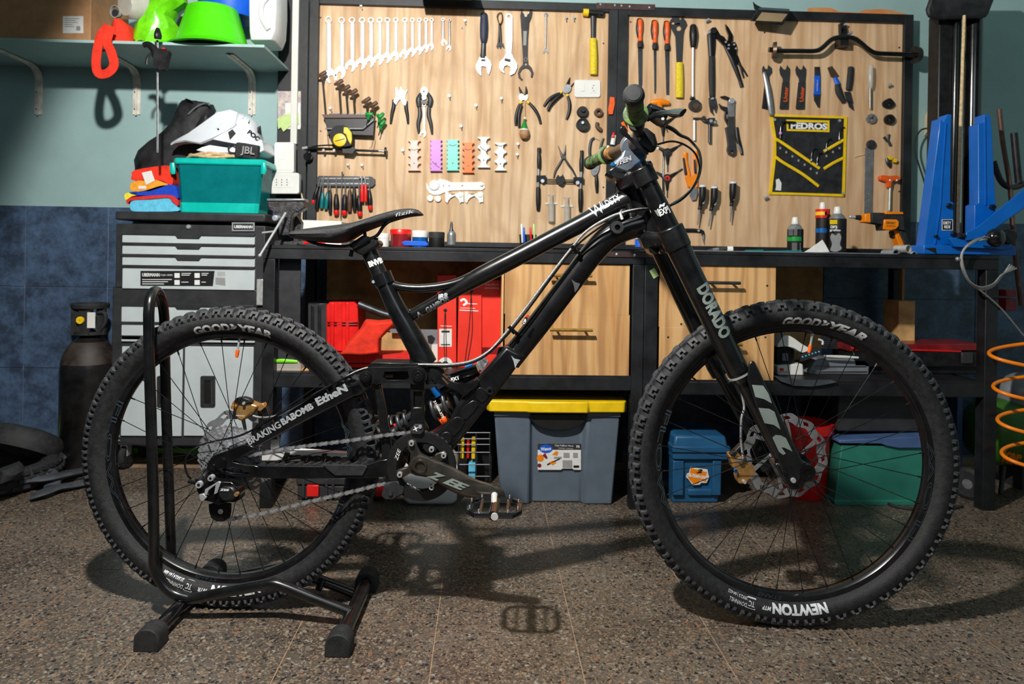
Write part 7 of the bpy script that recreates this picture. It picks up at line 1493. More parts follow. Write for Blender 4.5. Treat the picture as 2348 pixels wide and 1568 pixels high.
tyF, rmF, hbF = wheel(CF, RF, .3637, .3370, .0267, .0300, .312, .2965, .3115, 62, True)
tyR, rmR, hbR = wheel(CR, RR, .3440, .3170, .0270, .0290, .292, .2765, .2905, 72, False)
def side(Rc, a, b): return lambda r: b*math.sqrt(max(.02, 1-((r-Rc)/a)**2))+.0012
sF = side(.3370, .0267, .0300); sR = side(.3170, .0270, .0290); rd = math.radians
g = G(); arc(CF, 'GOOD', 1.5, .3215, .0205, rd(15), sF, g, bold=.05, shear=.25); arc(CF, 'YEAR', 20, .3215, .0205, rd(15.5), sF, g, bold=.05, shear=.25)
def foot(C, th, r, sfn, g, s=1):   # winged shoe-like mark between the two words
    P = [(-.010, -.009), (-.004, -.011), (.000, -.003), (.006, .000), (.010, .006), (.004, .006), (-.001, .010), (-.007, .009), (-.003, .003), (-.007, -.002)]
    g.add([polar(C, r+y*s, math.radians(th)+x*s/r, sfn(r+y*s)) for x, y in P], [tuple(range(len(P)))])
foot(CF, 10.6, .3215, sF, g); arc(CF, 'NEWTON', 177.5, .3255, .0215, rd(21.5), sF, g, bold=.05); arc(CF, 'MTF', 190.6, .3275, .0080, rd(3.6), sF, g, bold=.04, shear=.2)
arc(CF, 'TC', 196.6, .3275, .0110, rd(2.4), sF, g, bold=.02); arc(CF, 'DOWNHILL', 202.0, .3330, .0090, rd(7.2), sF, g, bold=.01); arc(CF, '29X2.5 | 64-622', 202.6, .3195, .0075, rd(8.4), sF, g, bold=.01)
def boxmark(C, th, r, w, h, sfn, g, t=.0012):
    for x0, x1, y0, y1 in ((-w, w, h-t, h), (-w, w, -h, -h+t), (-w, -w+t, -h, h), (w-t, w, -h, h)):
        g.add([polar(C, r+y, math.radians(th)+x/r, sfn(r+y)) for x, y in ((x0, y0), (x1, y0), (x1, y1), (x0, y1))], [(0, 1, 2, 3)])
boxmark(CF, 196.6, .3262, .0098, .0115, sF, g); g.add([polar(CF, r, rd(196.6)+x/.316, sF(r)) for x, r in ((-.0098, .3145), (.0098, .3145), (.0098, .318), (-.0098, .318))], [(0, 1, 2, 3)])
O('lettering', g, 'tyre_print', tyF, smooth=0, label='white tyre lettering')
g = G(); arc(CR, 'GOOD', -7.5, .3020, .0205, rd(16), sR, g, bold=.05); arc(CR, 'YEAR', 12, .3020, .0205, rd(16), sR, g, bold=.05); foot(CR, 2.0, .3020, sR, g)
arc(CR, 'NEWTON', 175, .3055, .0215, rd(22), sR, g, bold=.05); arc(CR, 'MTR', 189.5, .3075, .0080, rd(4), sR, g, bold=.04, shear=.2)
arc(CR, 'TC', 195.6, .3075, .0110, rd(2.6), sR, g, bold=.02); boxmark(CR, 195.6, .3062, .0098, .0115, sR, g)
arc(CR, 'DOWNHILL', 202.0, .3125, .0090, rd(8), sR, g, bold=.01); arc(CR, '27.5X2.4 | 61-584', 203.6, .2990, .0075, rd(9.6), sR, g, bold=.01)
O('lettering', g, 'tyre_print', tyR, smooth=0, label='white tyre lettering')
rf = lambda r: .0170
for C, rm_, ri, angs in ((CF, rmF, .3040, (101, 270)), (CR, rmR, .2835, (272, 95))):
    g = G()
    for a_ in angs: arc(C, 'FLOW', a_, ri, .0140, rd(44 if C is CF else 48), rf, g, inward=True, outline=.022, space=1.0)
    arc(C, 'STANS', 189.5, ri+.0005, .0085, rd(10.5), rf, g, outline=.035, shear=.15)
    O('lettering', g, 'slate_print', rm_, smooth=0, label='slate grey rim lettering outlines')
# --- rotors
def rotor(C, off, R_, nm='rotor'):
    out = []; n = 144
    for i in range(n):
        t = 2*PI*i/n; out.append(polar(C, R_*(1+.035*sin(t*12)*abs(sin(t*6))**.5), t, off))
    hl = []
    for i in range(12):
        t = 2*PI*i/12; hl.append([polar(C, R_*r, t+d, off) for r, d in ((.94, -.05), (.96, .09), (.90, .16), (.86, .02))])
    inn = [polar(C, R_*(.79+.03*sin(t*12)), t, off) for t in [2*PI*i/72 for i in range(72)]]
    r_ = O(nm, G().plate(out, BN*.0018, [inn]+hl), 'steel', bk_, smooth=30)
    g = G()
    for i in range(6):
        t = 2*PI*i/6
        p = [polar(C, R_*.80, t, off), polar(C, R_*.80, t+.13, off), polar(C, .030, t+.75, off), polar(C, .030, t+.50, off)]
        g.plate(p, BN*.0018)
        O('rotor_arm', g, 'steel', r_, smooth=0); g = G()
    for i in range(6):
        t = 2*PI*i/6+.55; O('rotor_bolt', G().lathe([(0, .004), (.004, .003), (.005, 0), (0, 0)], polar(C, .031, t, off+.001), BN, 10), 'chrome', r_)
    O('carrier_ring', G().lathe([(.024, 0), (.036, 0), (.036, .002), (.024, .002)], polar(C, 0, 0, off), BN, 24, close=True), 'dark_steel', r_)
    return r_
rotor(CR, -.052, .0985); rotor(CF, -.050, .0985)
# --- rear caliper (gold) and front caliper
def caliper(lab, body, cap, fit, off):
    cl = plateb('caliper', body, off+.012, .036, 'gold', bev=.004); cl['label'] = lab
    for p, m in cap: plateb('caliper_cap', p, off+.016, .02, m, cl, bev=.002)
    for x, y, r, m in fit: discb('caliper_bolt', x, y, r, off+.020, .008, m, cl)
    return cl
cr1 = caliper('gold brake caliper', [(529, 932), (532, 922), (541, 916), (556, 920), (571, 924), (582, 928), (592, 931), (583, 942), (574, 952), (562, 962), (552, 966), (543, 961), (538, 946)], [([(535, 921), (541, 913), (556, 911), (570, 915), (577, 924), (560, 927), (545, 925)], 'black_metal')], [(533, 934, 5, 'gold'), (558, 925, 3.5, 'chrome')], -.045)
textb('MADE IN ITALY', 551, 953, 3, 20, 3, -.028, 'white_print', cr1)
plateb('caliper_adapter', [(590, 930), (603, 924), (608, 934), (596, 944), (588, 940)], -.04, .02, 'gold', cr1)
plateb('brake_mount', [(590, 938), (612, 930), (624, 965), (640, 1010), (612, 1010), (560, 1030), (556, 1018), (590, 970)], -.05, .012, 'frame_satin', bev=.003)
tubeb('brake_hose', [(580, 953, -.035), (596, 957, -.03), (620, 956, -.02), (650, 948, -.01), (680, 930, .0), (720, 905, .015), (780, 872, .022), (826, 848, .028), (880, 838, .033), (960, 836, .035), (1030, 836, .035), (1080, 828, .035), (1120, 806, .035), (1150, 775, .035), (1200, 714, .035), (1260, 634, .033), (1310, 570, .032), (1345, 530, .04), (1400, 497, .045), (1450, 482, .045), (1490, 479, .03), (1520, 478, .01), (1545, 466, -.01), (1575, 445, -.02), (1598, 415, -.02), (1607, 380, 0), (1603, 348, .05), (1590, 330, .12)], [2.6]*8+[3.3]*20, 'braid_steel', n=8, sm=5)
tubeb('gear_cable', [(438, 1098, .05), (428, 1085, .06), (424, 1060, .065), (432, 1038, .065), (456, 1022, .06), (500, 1010, .055), (560, 995, .04), (640, 950, .035), (720, 905, .033), (800, 862, .034), (860, 842, .038), (950, 838, .040), (1040, 840, .040), (1100, 824, .040), (1150, 782, .040), (1206, 716, .04), (1262, 640, .038), (1314, 572, .038), (1360, 532, .045), (1420, 494, .05), (1460, 482, .05), (1496, 478, .03), (1540, 470, .0), (1572, 450, 0), (1595, 418, 0), (1604, 384, .0), (1594, 352, .02), (1570, 332, .04), (1540, 324, .05), (1508, 331, .06)], 2.4, 'black_gloss', n=8, sm=5)
tubeb('hose_sleeve', [(1529, 290, .21), (1545, 298, .20), (1560, 310, .18), (1578, 318, .16), (1592, 332, .12)], [5, 5, 4, 3.5, 3.3], 'black_gloss', n=10)
tubeb('front_hose', [(1508, 340, -.02), (1516, 342, -.04), (1522, 352, -.05), (1521, 400, -.06), (1522, 450, -.06), (1524, 500, -.06), (1560, 640, -.10), (1640, 800, -.10), (1690, 880, -.06), (1706, 930, -.05), (1700, 960, -.045), (1699, 1010, -.045), (1704, 1050, -.04)], 3.0, 'braid_steel', n=8)
# --- cassette
cs = None; g = G()
CCx = 530
for i, r in enumerate((.0735, .066, .059, .0525, .0465, .041, .0365, .032, .028, .0245)):
    nT = int(2*PI*r/.0127); off = .010+.0033*i; out = []
    for k in range(nT*4):
        t = 2*PI*k/(nT*4)+i*.3; out.append(polar(CR, r+(.0002, .0020, .0004, -.0022)[k % 4], t, off))
    holes = []
    if i < 6:
        for k in range(6):
            t = 2*PI*k/6+i*.2; holes.append([polar(CR, r*q, t+d, off) for q, d in ((.62, 0), (.86, .1), (.86, .55), (.62, .6))])
    g = G().plate(out, BN*.0020, holes)
    if cs is None: cs = O('cassette', G().lathe([(0, .008), (.020, .008), (.020, .040), (.0, .040)], CR, BN, 24), 'silver_cog', bk_)
    O('sprocket', g, 'silver_cog', cs, smooth=0)
# --- chainring, cranks
KR = .075; CK = B(966, 1068, .048); offK = .048
rg = O('chain_guard_ring', G().lathe([(.055, .006), (.077, .006), (.079, .002), (.079, -.001), (.055, -.001)], CK, BN, 64, close=True), 'print_black', bk_)
out = []
for k in range(34*4): out.append(CK+BE*(KR*(1, 1.03, 1, .965)[k % 4]*sin(2*PI*k/136))+ez*(KR*(1, 1.03, 1, .965)[k % 4]*cos(2*PI*k/136))-BN*.003)
inn = [CK+BE*(.052*sin(2*PI*k/48))+ez*(.052*cos(2*PI*k/48))-BN*.003 for k in range(48)]
O('chainring', G().plate(out, BN*.002, [inn]), 'dark_steel', bk_, smooth=0)
textb('ZEE', 912, 1042, 8, 27, -72, offK+.0075, 'white_print', rg, shear=.3)
textb('34 T - 104 mm', 948, 1116, 3.2, 34, 28, offK+.0075, 'white_print', rg)
for t in range(4): pass
plateb('spider', [(933, 1012), (944, 1008), (955, 1012), (956, 1022), (962, 1036), (980, 1052), (1000, 1040), (1020, 1034), (1026, 1044), (1022, 1054), (1010, 1058), (992, 1074), (980, 1092), (960, 1092), (940, 1086), (926, 1094), (914, 1098), (908, 1090), (908, 1080), (922, 1074), (934, 1072), (940, 1058), (940, 1040), (934, 1028)], .062, .012, 'gunmetal', bev=.003)
plateb('tensioner_arm', [(968, 1028), (974, 1016), (990, 1018), (1004, 1030), (994, 1040), (976, 1038)], .052, .004, 'print_black')
for x, y in ((943, 1017), (1017, 1045), (916, 1089), (989, 1118), (989, 1031)): 
    bb_ = discb('chainring_bolt', x, y, 6.5, .068, .008, 'chrome', rg, n=16); discb('bolt_socket', x, y, 2.8, .0685, .002, 'print_black', rg, n=6)
arm = [(944, 1054), (952, 1046), (962, 1040), (978, 1044), (1000, 1054), (1030, 1066), (1060, 1082), (1090, 1098), (1130, 1110), (1150, 1120), (1158, 1134), (1156, 1146), (1140, 1150), (1110, 1144), (1070, 1140), (1030, 1124), (1000, 1106), (975, 1092), (955, 1088), (944, 1078), (940, 1066)]
ca = O('crank_arm', G().loft([[B(x, y, o) for x, y in cat([(cx+(x-cx)*k, cy+(y-cy)*k) for x, y in arm for cx, cy in [((963+(x-963)*.92), 1069+(x-963)*.33)]], 3, True)] for o, k in ((.060, .90), (.064, 1), (.076, 1), (.083, .84), (.0845, .70))]), 'gunmetal', bk_)
ring_ = discb('axle_ring', 963, 1070, 16, .088, .010, 'gunmetal', ca, i=11.5); discb('axle_bore', 963, 1070, 11.5, .080, .004, 'bronze', ca); discb('axle_core', 964, 1071, 8, .0806, .002, 'print_black', ca, i=5)
textb('Z', 1000, 1092, 18, 40, 22, .0862, 'grey_shield', ca, bold=.06, shear=.5); textb('EE', 1046, 1110, 18, 62, 22, .0862, 'grey_shield', ca, bold=.05, shear=.5)
O('crank_tip', G().loft([[B(x, y, o) for x, y in cat([(1118, 1112), (1140, 1116), (1154, 1130), (1156, 1144), (1146, 1150), (1118, 1146)], 3, True)] for o in (.060, .084)]), 'black_metal', ca, bev=.004)
O('far_crank_arm', G().loft([[B(x, y, o) for x, y in [(945, 1055), (955, 1045), (1010, 1060), (1010, 1070), (955, 1090)]] for o in (-.06, -.075)]), 'gunmetal', bk_, bev=.003) if 0 else None
tubeb('bottom_bracket', [(962, 1066, .055), (962, 1066, -.055)], 22, 'black_metal', sm=0)
# far crank (pointing left, behind the chainstay)
O('far_crank_arm', G().tube([B(958, 1062, -.075), B(905, 1022, -.078), B(870, 995, -.082), B(838, 970, -.085)], [.018, .014, .012, .011], 12, flat=.6, fdir=BN), 'gunmetal', bk_)
# --- pedal
def pedal(cx, cy, o, tag_=''):
    pd = O('pedal', G().tube([B(cx, cy-30, .078) if o > 0 else B(cx, cy-10, -.09), B(cx, cy+22, o+.055 if o > 0 else o-.05)], .0075, 12), 'bright_steel', bk_)
    s_ = 1 if o > 0 else -1
    c = B(cx, cy, o); u = BE; w = BN*s_; z = ez
    def ringp(hx, hy, zz, rad): 
        return G().tube([c+u*(hx*x)+w*(hy*y)+z*zz for x, y in [(-1, -.62), (-.72, -1), (.72, -1), (1, -.62), (1, .62), (.72, 1), (-.72, 1), (-1, .62)]], rad, 8, closed=True, caps=False)
    O('pedal_frame', ringp(.052, .048, 0, .0065), 'black_gloss', pd)
    for x in (-.028, .028): O('pedal_bar', G().tube([c+u*x+w*(-.046), c+u*x+w*.046], .0035, 8), 'bronze', pd)
    O('pedal_core', G().tube([c-w*.05, c+w*.052], .010, 12), 'black_gloss', pd)
    for x, y in ((-.050, -.02), (-.05, .025), (.05, -.02), (.05, .025), (-.03, -.046), (.03, -.046), (-.03, .047), (.03, .047)):
        for zz in (-1, 1): O('pin', G().tube([c+u*x+w*y+z*(.005*zz), c+u*x+w*y+z*(.0115*zz)], .0016, 6), 'chrome', pd)
pedal(1134, 1163, .145); pedal(842, 966, -.15)
# --- chain
path = []
for k in range(0, 46):      # around the ring from top going clockwise to the bottom
    t = rd(-14)+rd(205)*k/45; path.append(CK+BE*(KR*sin(t))+ez*(KR*cos(t))-BN*.002)
up = [B(x, y, o) for x, y, o in [(574, 1044, .044), (640, 1031, .045), (720, 1020, .046), (800, 1010, .046), (880, 998, .046), (930, 992, .046)]]
dn = [B(x, y, o) for x, y, o in [(936, 1138, .046), (912, 1122, .045), (880, 1108, .045), (820, 1124, .045), (760, 1138, .045), (700, 1152, .044), (640, 1168, .044), (580, 1182, .044), (530, 1190, .044), (516, 1196, .044)]]
full = up+path[2:-2]+dn
seg = []; acc = 0; pts = [full[0]]; st_l = .0127
cur = full[0]; i = 1; rem = st_l
while i < len(full):
    d_ = (full[i]-cur).length
    if d_ >= rem: cur = cur+(full[i]-cur)*(rem/d_); pts.append(cur.copy()); rem = st_l
    else: rem -= d_; cur = full[i]; i += 1
chn = T('chain', None, None, full[0]); chn.parent = bk_; chn.location = full[0]-WL[bk_.name]
def link(w, hw, m):
    g = G(); L = .0127; o = []
    for i in range(7): a = PI/2+PI*i/6; o.append((-L/2+hw*cos(a), hw*sin(a)))
    o.append((0, -hw*.62))
    for i in range(7): a = -PI/2+PI*i/6; o.append((L/2+hw*cos(a), hw*sin(a)))
    o.append((0, hw*.62))
    for s_ in (-1, 1): g.plate([V((x, 0, z))+V((0, s_*w, 0)) for x, z in o], V((0, .0009*s_, 0)))
    for x in (-L/2, L/2): g.tube([V((x, -w-.0015, 0)), V((x, w+.0015, 0))], .0021, 8)
    me_o = O('chain_link', g, m, chn, smooth=30); return me_o
proto = {}
for j in range(len(pts)-1):
    p, q = pts[j], pts[j+1]; mid = (p+q)/2; u = (q-p).normalized(); n_ = BN; w_ = n_.cross(u).normalized(); n2 = u.cross(w_)
    M = Matrix(((u.x, -n2.x, w_.x, mid.x), (u.y, -n2.y, w_.y, mid.y), (u.z, -n2.z, w_.z, mid.z), (0, 0, 0, 1)))
    kk = j % 2
    if kk not in proto:
        WLs = WL[chn.name]; WL[chn.name] = V((0, 0, 0)); proto[kk] = link(.0030 if kk else .0021, .0043, 'silver_cog' if kk else 'chain_steel'); WL[chn.name] = WLs
        proto[kk].matrix_basis = Matrix.Translation(-WL[chn.name]) @ M
    else: inst(proto[kk], 'chain_link', chn, M)
# --- derailleur
dl = plateb('derailleur', [(446, 1098), (458, 1100), (470, 1106), (480, 1098), (500, 1104), (530, 1106), (544, 1116), (551, 1130), (550, 1146), (540, 1152), (520, 1152), (500, 1158), (480, 1150), (462, 1146), (452, 1128)], .072, .03, 'black_gloss', bev=.004)
plateb('cage', [(478, 1156), (500, 1150), (530, 1154), (530, 1172), (528, 1186), (514, 1196), (496, 1196), (484, 1188), (479, 1172)], .056, .003, 'black_gloss', dl, bev=.001)
discb('pulley', 505, 1173, 15, .053, .005, 'black_metal', dl); discb('pulley_face', 505, 1173, 6, .058, .002, 'chrome', dl, i=3); discb('pulley_nut', 505, 1173, 2.5, .059, .003, 'chrome', dl)
for x, y, r in ((455, 1112, 8), (482, 1097, 7)): discb('pivot_bolt', x, y, r, .080, .012, 'chrome', dl); discb('bolt_socket', x, y, r*.5, .0805, .002, 'print_black', dl, n=6)
plateb('body_shell', [(500, 1122), (512, 1116), (534, 1118), (542, 1128), (540, 1144), (526, 1150), (506, 1146), (500, 1138)], .082, .012, 'black_metal', dl, bev=.004)
plateb('link_strut', [(470, 1122), (500, 1104), (506, 1106), (498, 1130), (490, 1134), (494, 1112), (478, 1124), (474, 1136), (468, 1134)], .080, .006, 'chrome', dl, bev=.001)
plateb('link_strut', [(456, 1134), (466, 1132), (474, 1140), (464, 1150), (458, 1146)], .080, .006, 'chrome', dl, bev=.001)
tubeb('barrel_adjuster', [(432, 1104, .06), (446, 1106, .062), (458, 1112, .066)], [4, 5, 6], 'black_gloss', dl)
discb('gold_spring', 541, 1134, 5, .083, .008, 'gold', dl)
textb('ZEE', 515, 1123, 5, 22, 2, .0835, 'white_print', dl, shear=.2, bold=.03)
# ------------------------------------------------------------------ frame
tt = tubeb('top_tube', [(1438, 458), (1400, 478), (1340, 509), (1270, 545), (1200, 582), (1140, 613), (1090, 639), (1040, 669), (990, 697), (946, 722)], [27, 24, 21, 20.5, 20.5, 21, 20, 15, 13.5, 13], n=24)
tubeb('top_tube_strut', [(900, 654), (925, 659), (965, 661), (1010, 657), (1050, 648), (1095, 628), (1130, 612)], [11, 9.5, 9.5, 10, 11, 12, 13], n=18)
st_ = tubeb('seat_tube', [(878, 640), (890, 668), (908, 705), (930, 745), (952, 785), (972, 822), (984, 838)], [19, 20, 22, 24, 25, 25, 22], n=24)
plateb('seat_gusset', [(932, 758), (944, 762), (996, 836), (1000, 846), (962, 846), (941, 838), (936, 800)], .012, .024, 'frame_black', bev=.004)
hd = tubeb('head_tube', [(1440, 400), (1462, 450), (1486, 505), (1506, 548)], [29, 28, 29, 31], n=24, sm=3)
dt = tubeb('down_tube', [(1474, 512), (1432, 524), (1392, 546), (1356, 584), (1320, 632), (1280, 684), (1230, 749), (1180, 812), (1168, 828)], [30, 29, 28, 27, 26.5, 26.5, 26.5, 26.5, 26], n=26)
plateb('head_gusset', [(1390, 508), (1416, 480), (1440, 468), (1478, 500), (1494, 540), (1466, 545), (1440, 540), (1414, 520)], .018, .036, 'frame_satin', bev=.006)
plateb('cable_guide_block', [(1410, 497), (1424, 479), (1436, 477), (1440, 492), (1430, 500), (1414, 508)], .030, .03, 'weld', bev=.003)
discb('bumper', 1416, 521, 15.5, .052, .03, 'rubber', i=6.5); discb('bumper_core', 1416, 521, 6.5, .040, .01, 'print_black')
# weld beads
def weld(pts, r, o=.02, n=14, par=None):
    n = int(n*1.5); P = cat([(x, y) for x, y in pts], 6); g = G()
    for i in range(n):
        t = i/(n-1)*(len(P)-1); k = int(t); x = P[k][0]; y = P[k][1]; g.ball(B(x, y, o-.011), r*1.45*bs(x), 12, 8, (.9, .75, .55))
    O('weld_bead', g, 'weld', par or bk_, kind='stuff')
weld([(1420, 424), (1432, 444), (1440, 462), (1446, 480), (1450, 500)], 7.5, .028, 16); weld([(1444, 474), (1452, 492)], 7, .028, 6); weld([(1454, 498), (1462, 514), (1470, 528)], 8, .026, 7)
weld([(940, 775), (948, 795), (962, 812), (980, 830), (990, 840)], 5, .024, 14); weld([(896, 648), (902, 656), (900, 664), (906, 672)], 4.5, .012, 7); weld([(940, 712), (936, 722), (944, 732)], 5, .014, 6)
weld([(1152, 800), (1144, 830), (1138, 860), (1136, 876)], 7.5, .03, 12)
for pts in ([(1310, 640), (1320, 647), (1330, 650), (1325, 662), (1318, 671), (1316, 655)], [(1172, 815), (1180, 822), (1193, 825), (1186, 834), (1181, 844), (1178, 830)]):
    g = G(); g.add([(hit(dt, x, y, .002) if y < 700 else None) or B(x, y, .0375) for x, y in pts], [tuple(range(6))]); O('decal', g, 'silver_print', dt)
g = G(); g.add([B(x, y, .046) for x, y in [(1196, 742), (1204, 726), (1211, 728), (1203, 745)]], [(0, 1, 2, 3)]); dc = O('decal', g, 'print_black', dt); textb('OP', 1203, 737, 6, 13, -62, .047, 'white_print', dc, bold=.05); discb('decal_dot', 1210, 725, 3.5, .047, .001, 'lens_red', dc)
TA = ((1300, 528), (1438, 458)); tubetext('W', 1369, 481, 27, 32, -30, *TA, 24, 0, 'silver_print', tt); tubetext('ILDSTY', 1400, 462, 17, 48, -29, *TA, 24, 0, 'silver_print', tt, bold=.02)
TA = ((948, 718), (1090, 638)); tubetext('A.', 962, 720, 13, 14, -29, *TA, 16, 0, 'silver_print', tt, bold=.04); tubetext('GAMBOA', 1003, 698, 14, 60, -30, *TA, 16, 0, 'silver_print', tt, bold=.05); tubetext('IRR', 1016, 679, 12, 24, -10, *TA, 19, 0, 'silver_print', tt, bold=.05, shear=.2)
for x, y in ((1318, 573), (1174, 757)):
    O('cable_tie', G().tube([B(x-7, y-9, .035), B(x+7, y+7, .035)], .005, 8), 'black_gloss', dt); O('cable_guide', G().tube([B(x+5, y+3, .03), B(x+14, y+10, .025)], .004, 8), 'black_metal', dt)
tubeb('cable_tie', [(1421, 486, .05), (1427, 503, .05)], 3.5, 'bright_steel', sm=0)
# bottom shell / lower downtube as a closed box section
plateb('bottom_shell', [(1160, 793), (1204, 814), (1172, 860), (1144, 896), (1108, 944), (1072, 990), (1044, 1026), (1022, 1056), (1004, 1082), (978, 1096), (944, 1090), (932, 1064), (936, 1036), (950, 1014), (985, 1000), (1008, 985), (1030, 962), (1042, 938), (1060, 912), (1078, 888), (1094, 866), (1122, 836)], .036, .072, 'frame_black', bev=.008)
for pts in ([(1058, 938), (1084, 918), (1096, 930), (1070, 962), (1056, 956)], [(1036, 962), (1052, 956), (1066, 968), (1042, 1000), (1030, 990)], [(1088, 904), (1100, 888), (1122, 902), (1106, 924)], [(1008, 998), (1026, 990), (1038, 1004), (1020, 1028), (1006, 1016)]):
    plateb('pocket', cat(pts, 2, True), .038, .003, 'frame_satin', bev=.0012)
discb('pivot', 1123, 897, 9, .042, .01, 'black_metal', i=4.5, n=20)
# rocker link
rk_h = [[(882, 852), (935, 851), (938, 866), (930, 872), (886, 872), (878, 864)]]
rl_ = plateb('rocker_link', cat([(824, 860), (838, 845), (856, 842), (880, 842), (930, 841), (948, 840), (966, 842), (978, 856), (978, 870), (968, 880), (950, 882), (930, 878), (880, 878), (858, 880), (838, 880), (826, 872)], 2, True), .048, .014, 'frame_satin', holes=rk_h, bev=.003)
plateb('rocker_link', cat([(828, 856), (842, 842), (930, 838), (966, 840), (978, 856), (968, 876), (930, 874), (858, 876), (838, 874)], 2, True), -.034, .012, 'frame_satin', bev=.003)
plateb('rocker_bridge', [(850, 832), (872, 832), (958, 834), (958, 842), (842, 842)], .040, .07, 'frame_satin', bev=.003)
tubeb('seat_bumper', [(876, 860, .02), (902, 860, .02)], [6, 6], 'bronze', rl_, sm=0)
for x, y, r in ((838, 864, 13), (958, 860, 15)):
    discb('pivot', x, y, r, .054, .012, 'frame_black'); discb('pivot_ring', x, y, r*.62, .0555, .003, 'black_metal', i=r*.40); discb('pivot_socket', x, y, 3.5, .0556, .002, 'print_black', n=6)
# vertical link
plateb('lower_link', [(940, 878), (972, 878), (974, 910), (972, 960), (976, 988), (966, 1002), (946, 1000), (938, 984), (942, 940)], .040, .014, 'frame_satin', holes=[[(948, 898), (968, 898), (966, 934), (948, 934)]], bev=.003)
plateb('lower_link_inlay', [(947, 897), (969, 897), (967, 935), (947, 935)], .032, .004, 'black_gloss', bev=.001)
plateb('link_yoke', cat([(985, 846), (1004, 850), (1030, 872), (1054, 880), (1078, 880), (1096, 870), (1096, 882), (1080, 896), (1066, 908), (1052, 900), (1034, 890), (1016, 884), (1000, 876), (990, 868)], 2, True), .042, .016, 'frame_satin', holes=[[(1012, 866), (1018, 864), (1032, 878), (1026, 882)]], bev=.003)
plateb('pivot_neck', [(966, 842), (1000, 838), (1020, 848), (1006, 880), (976, 884)], .034, .07, 'frame_black', bev=.006)
plateb('upper_chain_guide', [(940, 986), (950, 974), (968, 974), (972, 990), (966, 996), (942, 994)], .060, .012, 'rubber', bev=.002)
discb('guide_bolt', 963, 979, 4.5, .062, .004, 'chrome', n=10)
textb('X', 953, 983, 9, 11, 20, .0612, 'white_print', bk_, bold=.06)
plateb('lower_chain_guide', [(880, 1112), (892, 1106), (912, 1104), (926, 1116), (926, 1132), (906, 1144), (882, 1146), (874, 1138)], .058, .03, 'rubber', bev=.003)
discb('guide_bolt', 895, 1132, 5.5, .061, .004, 'dark_steel', n=10)
# shock
sh_ = tubeb('shock', [(1096, 852, .0), (1040, 884, 0), (990, 912, 0), (935, 958, 0), (908, 985, 0)], [9, 9, 10, 9, 9], 'dark_steel', sm=0)
tubeb('reservoir', [(1036, 866, .012), (1060, 858, .012), (1086, 850, .012), (1096, 846, .012)], [11, 13, 14, 13], 'black_gloss', sh_, sm=0)
textb('EXT', 1044, 868, 9, 20, -18, .028, 'white_print', sh_, bold=.05)
tubeb('adjuster_knob', [(1068, 842, .012), (1084, 836, .012)], [6, 6], 'anodised_blue', sh_, sm=0); tubeb('adjuster_knob', [(994, 888, .02), (1006, 908, .02)], [10, 9], 'anodised_blue', sh_, sm=0)
tubeb('shock_body', [(1032, 925, .006), (992, 944, .006)], [17, 17], 'gunmetal', sh_, sm=0, n=24)
c0 = B(1052, 910, 0); c1 = B(958, 962, 0); ax = (c1-c0).normalized(); u = ax.cross(BN).normalized()
sp_ = []
for i in range(90):
    t = i/89; a = 2*PI*3.6*t+1.0; sp_.append(c0.lerp(c1, t)+(u*cos(a)+BN*sin(a))*.029)
O('coil_spring', G().tube(sp_, .0052, 10), 'dark_steel', sh_)
c2 = B(938, 962, -.01); c3 = B(905, 976, -.01); sp_ = []
for i in range(50): t = i/49; a = 2*PI*2.2*t; sp_.append(c2.lerp(c3, t)+(u*cos(a)+BN*sin(a))*.022)
O('coil_spring', G().tube(sp_, .0048, 10), 'dark_steel', sh_)
O('spring_seat', G().lathe([(.012, 0), (.027, 0), (.024, .016), (.012, .016)], B(1026, 962, .0), ax, 20, close=True), 'orange_plastic', sh_) if 0 else tubeb('spring_seat', [(1030, 955, .004), (1012, 966, .004)], [12, 12], 'orange_plastic', sh_, sm=0)
textb('21/400-375', 1006, 938, 6, 44, 62, .036, 'white_print', sh_, bold=.03)
tubeb('red_adjuster', [(893, 980, .0), (908, 974, .0)], [4, 4], 'red_plastic', sh_, sm=0)
tubeb('shock_mount', [(880, 992, .0), (906, 984, .0)], [7, 8], 'chrome', sh_, sm=0)
# seatstay and chainstays
def bar4(name, top, bot, o0, o1, m='frame_black', bev=.004, par=None):
    pts = top+bot[::-1]; return plateb(name, pts, o0, o0-o1, m, bev=bev, par=par)
ss = bar4('seatstay', [(556, 1022), (600, 985), (700, 932), (800, 884), (826, 876)], [(566, 1036), (604, 1018), (700, 966), (806, 912), (838, 896)], .046, .022)
bar4('seatstay', [(600, 990), (700, 935), (820, 872)], [(604, 1012), (700, 962), (830, 890)], -.030, -.046)
bar4('seatstay_shoulder', [(800, 884), (822, 870), (840, 868)], [(806, 912), (830, 904), (850, 888)], .046, .02, 'frame_satin')
textb('BRAKING', 605, 993, 16, 86, -29.5, .0468, 'silver_print', ss, bold=.03); textb('BABOMB', 681, 949, 16, 82, -29, .0468, 'silver_print', ss, bold=.05); textb('EtheN', 760, 905, 19, 78, -27, .0468, 'silver_print', ss, bold=.05)
cs_ = plateb('chainstay', [(572, 1066), (600, 1068), (720, 1070), (800, 1068), (840, 1066), (870, 1056), (896, 1052), (910, 1064), (900, 1086), (880, 1094), (840, 1096), (700, 1098), (600, 1096), (575, 1094)], .050, .024, 'frame_black', bev=.004)
plateb('chainstay_protector', [(740, 1066), (830, 1066), (842, 1070), (832, 1090), (768, 1090), (752, 1078)], .0535, .006, 'rubber', par=cs_, bev=.001)
fin = []
for i in range(12): x = 588+i*21.5; fin += [(x, 1068-.1*i), (x+16, 1061-.1*i), (x+19, 1068-.1*i)]
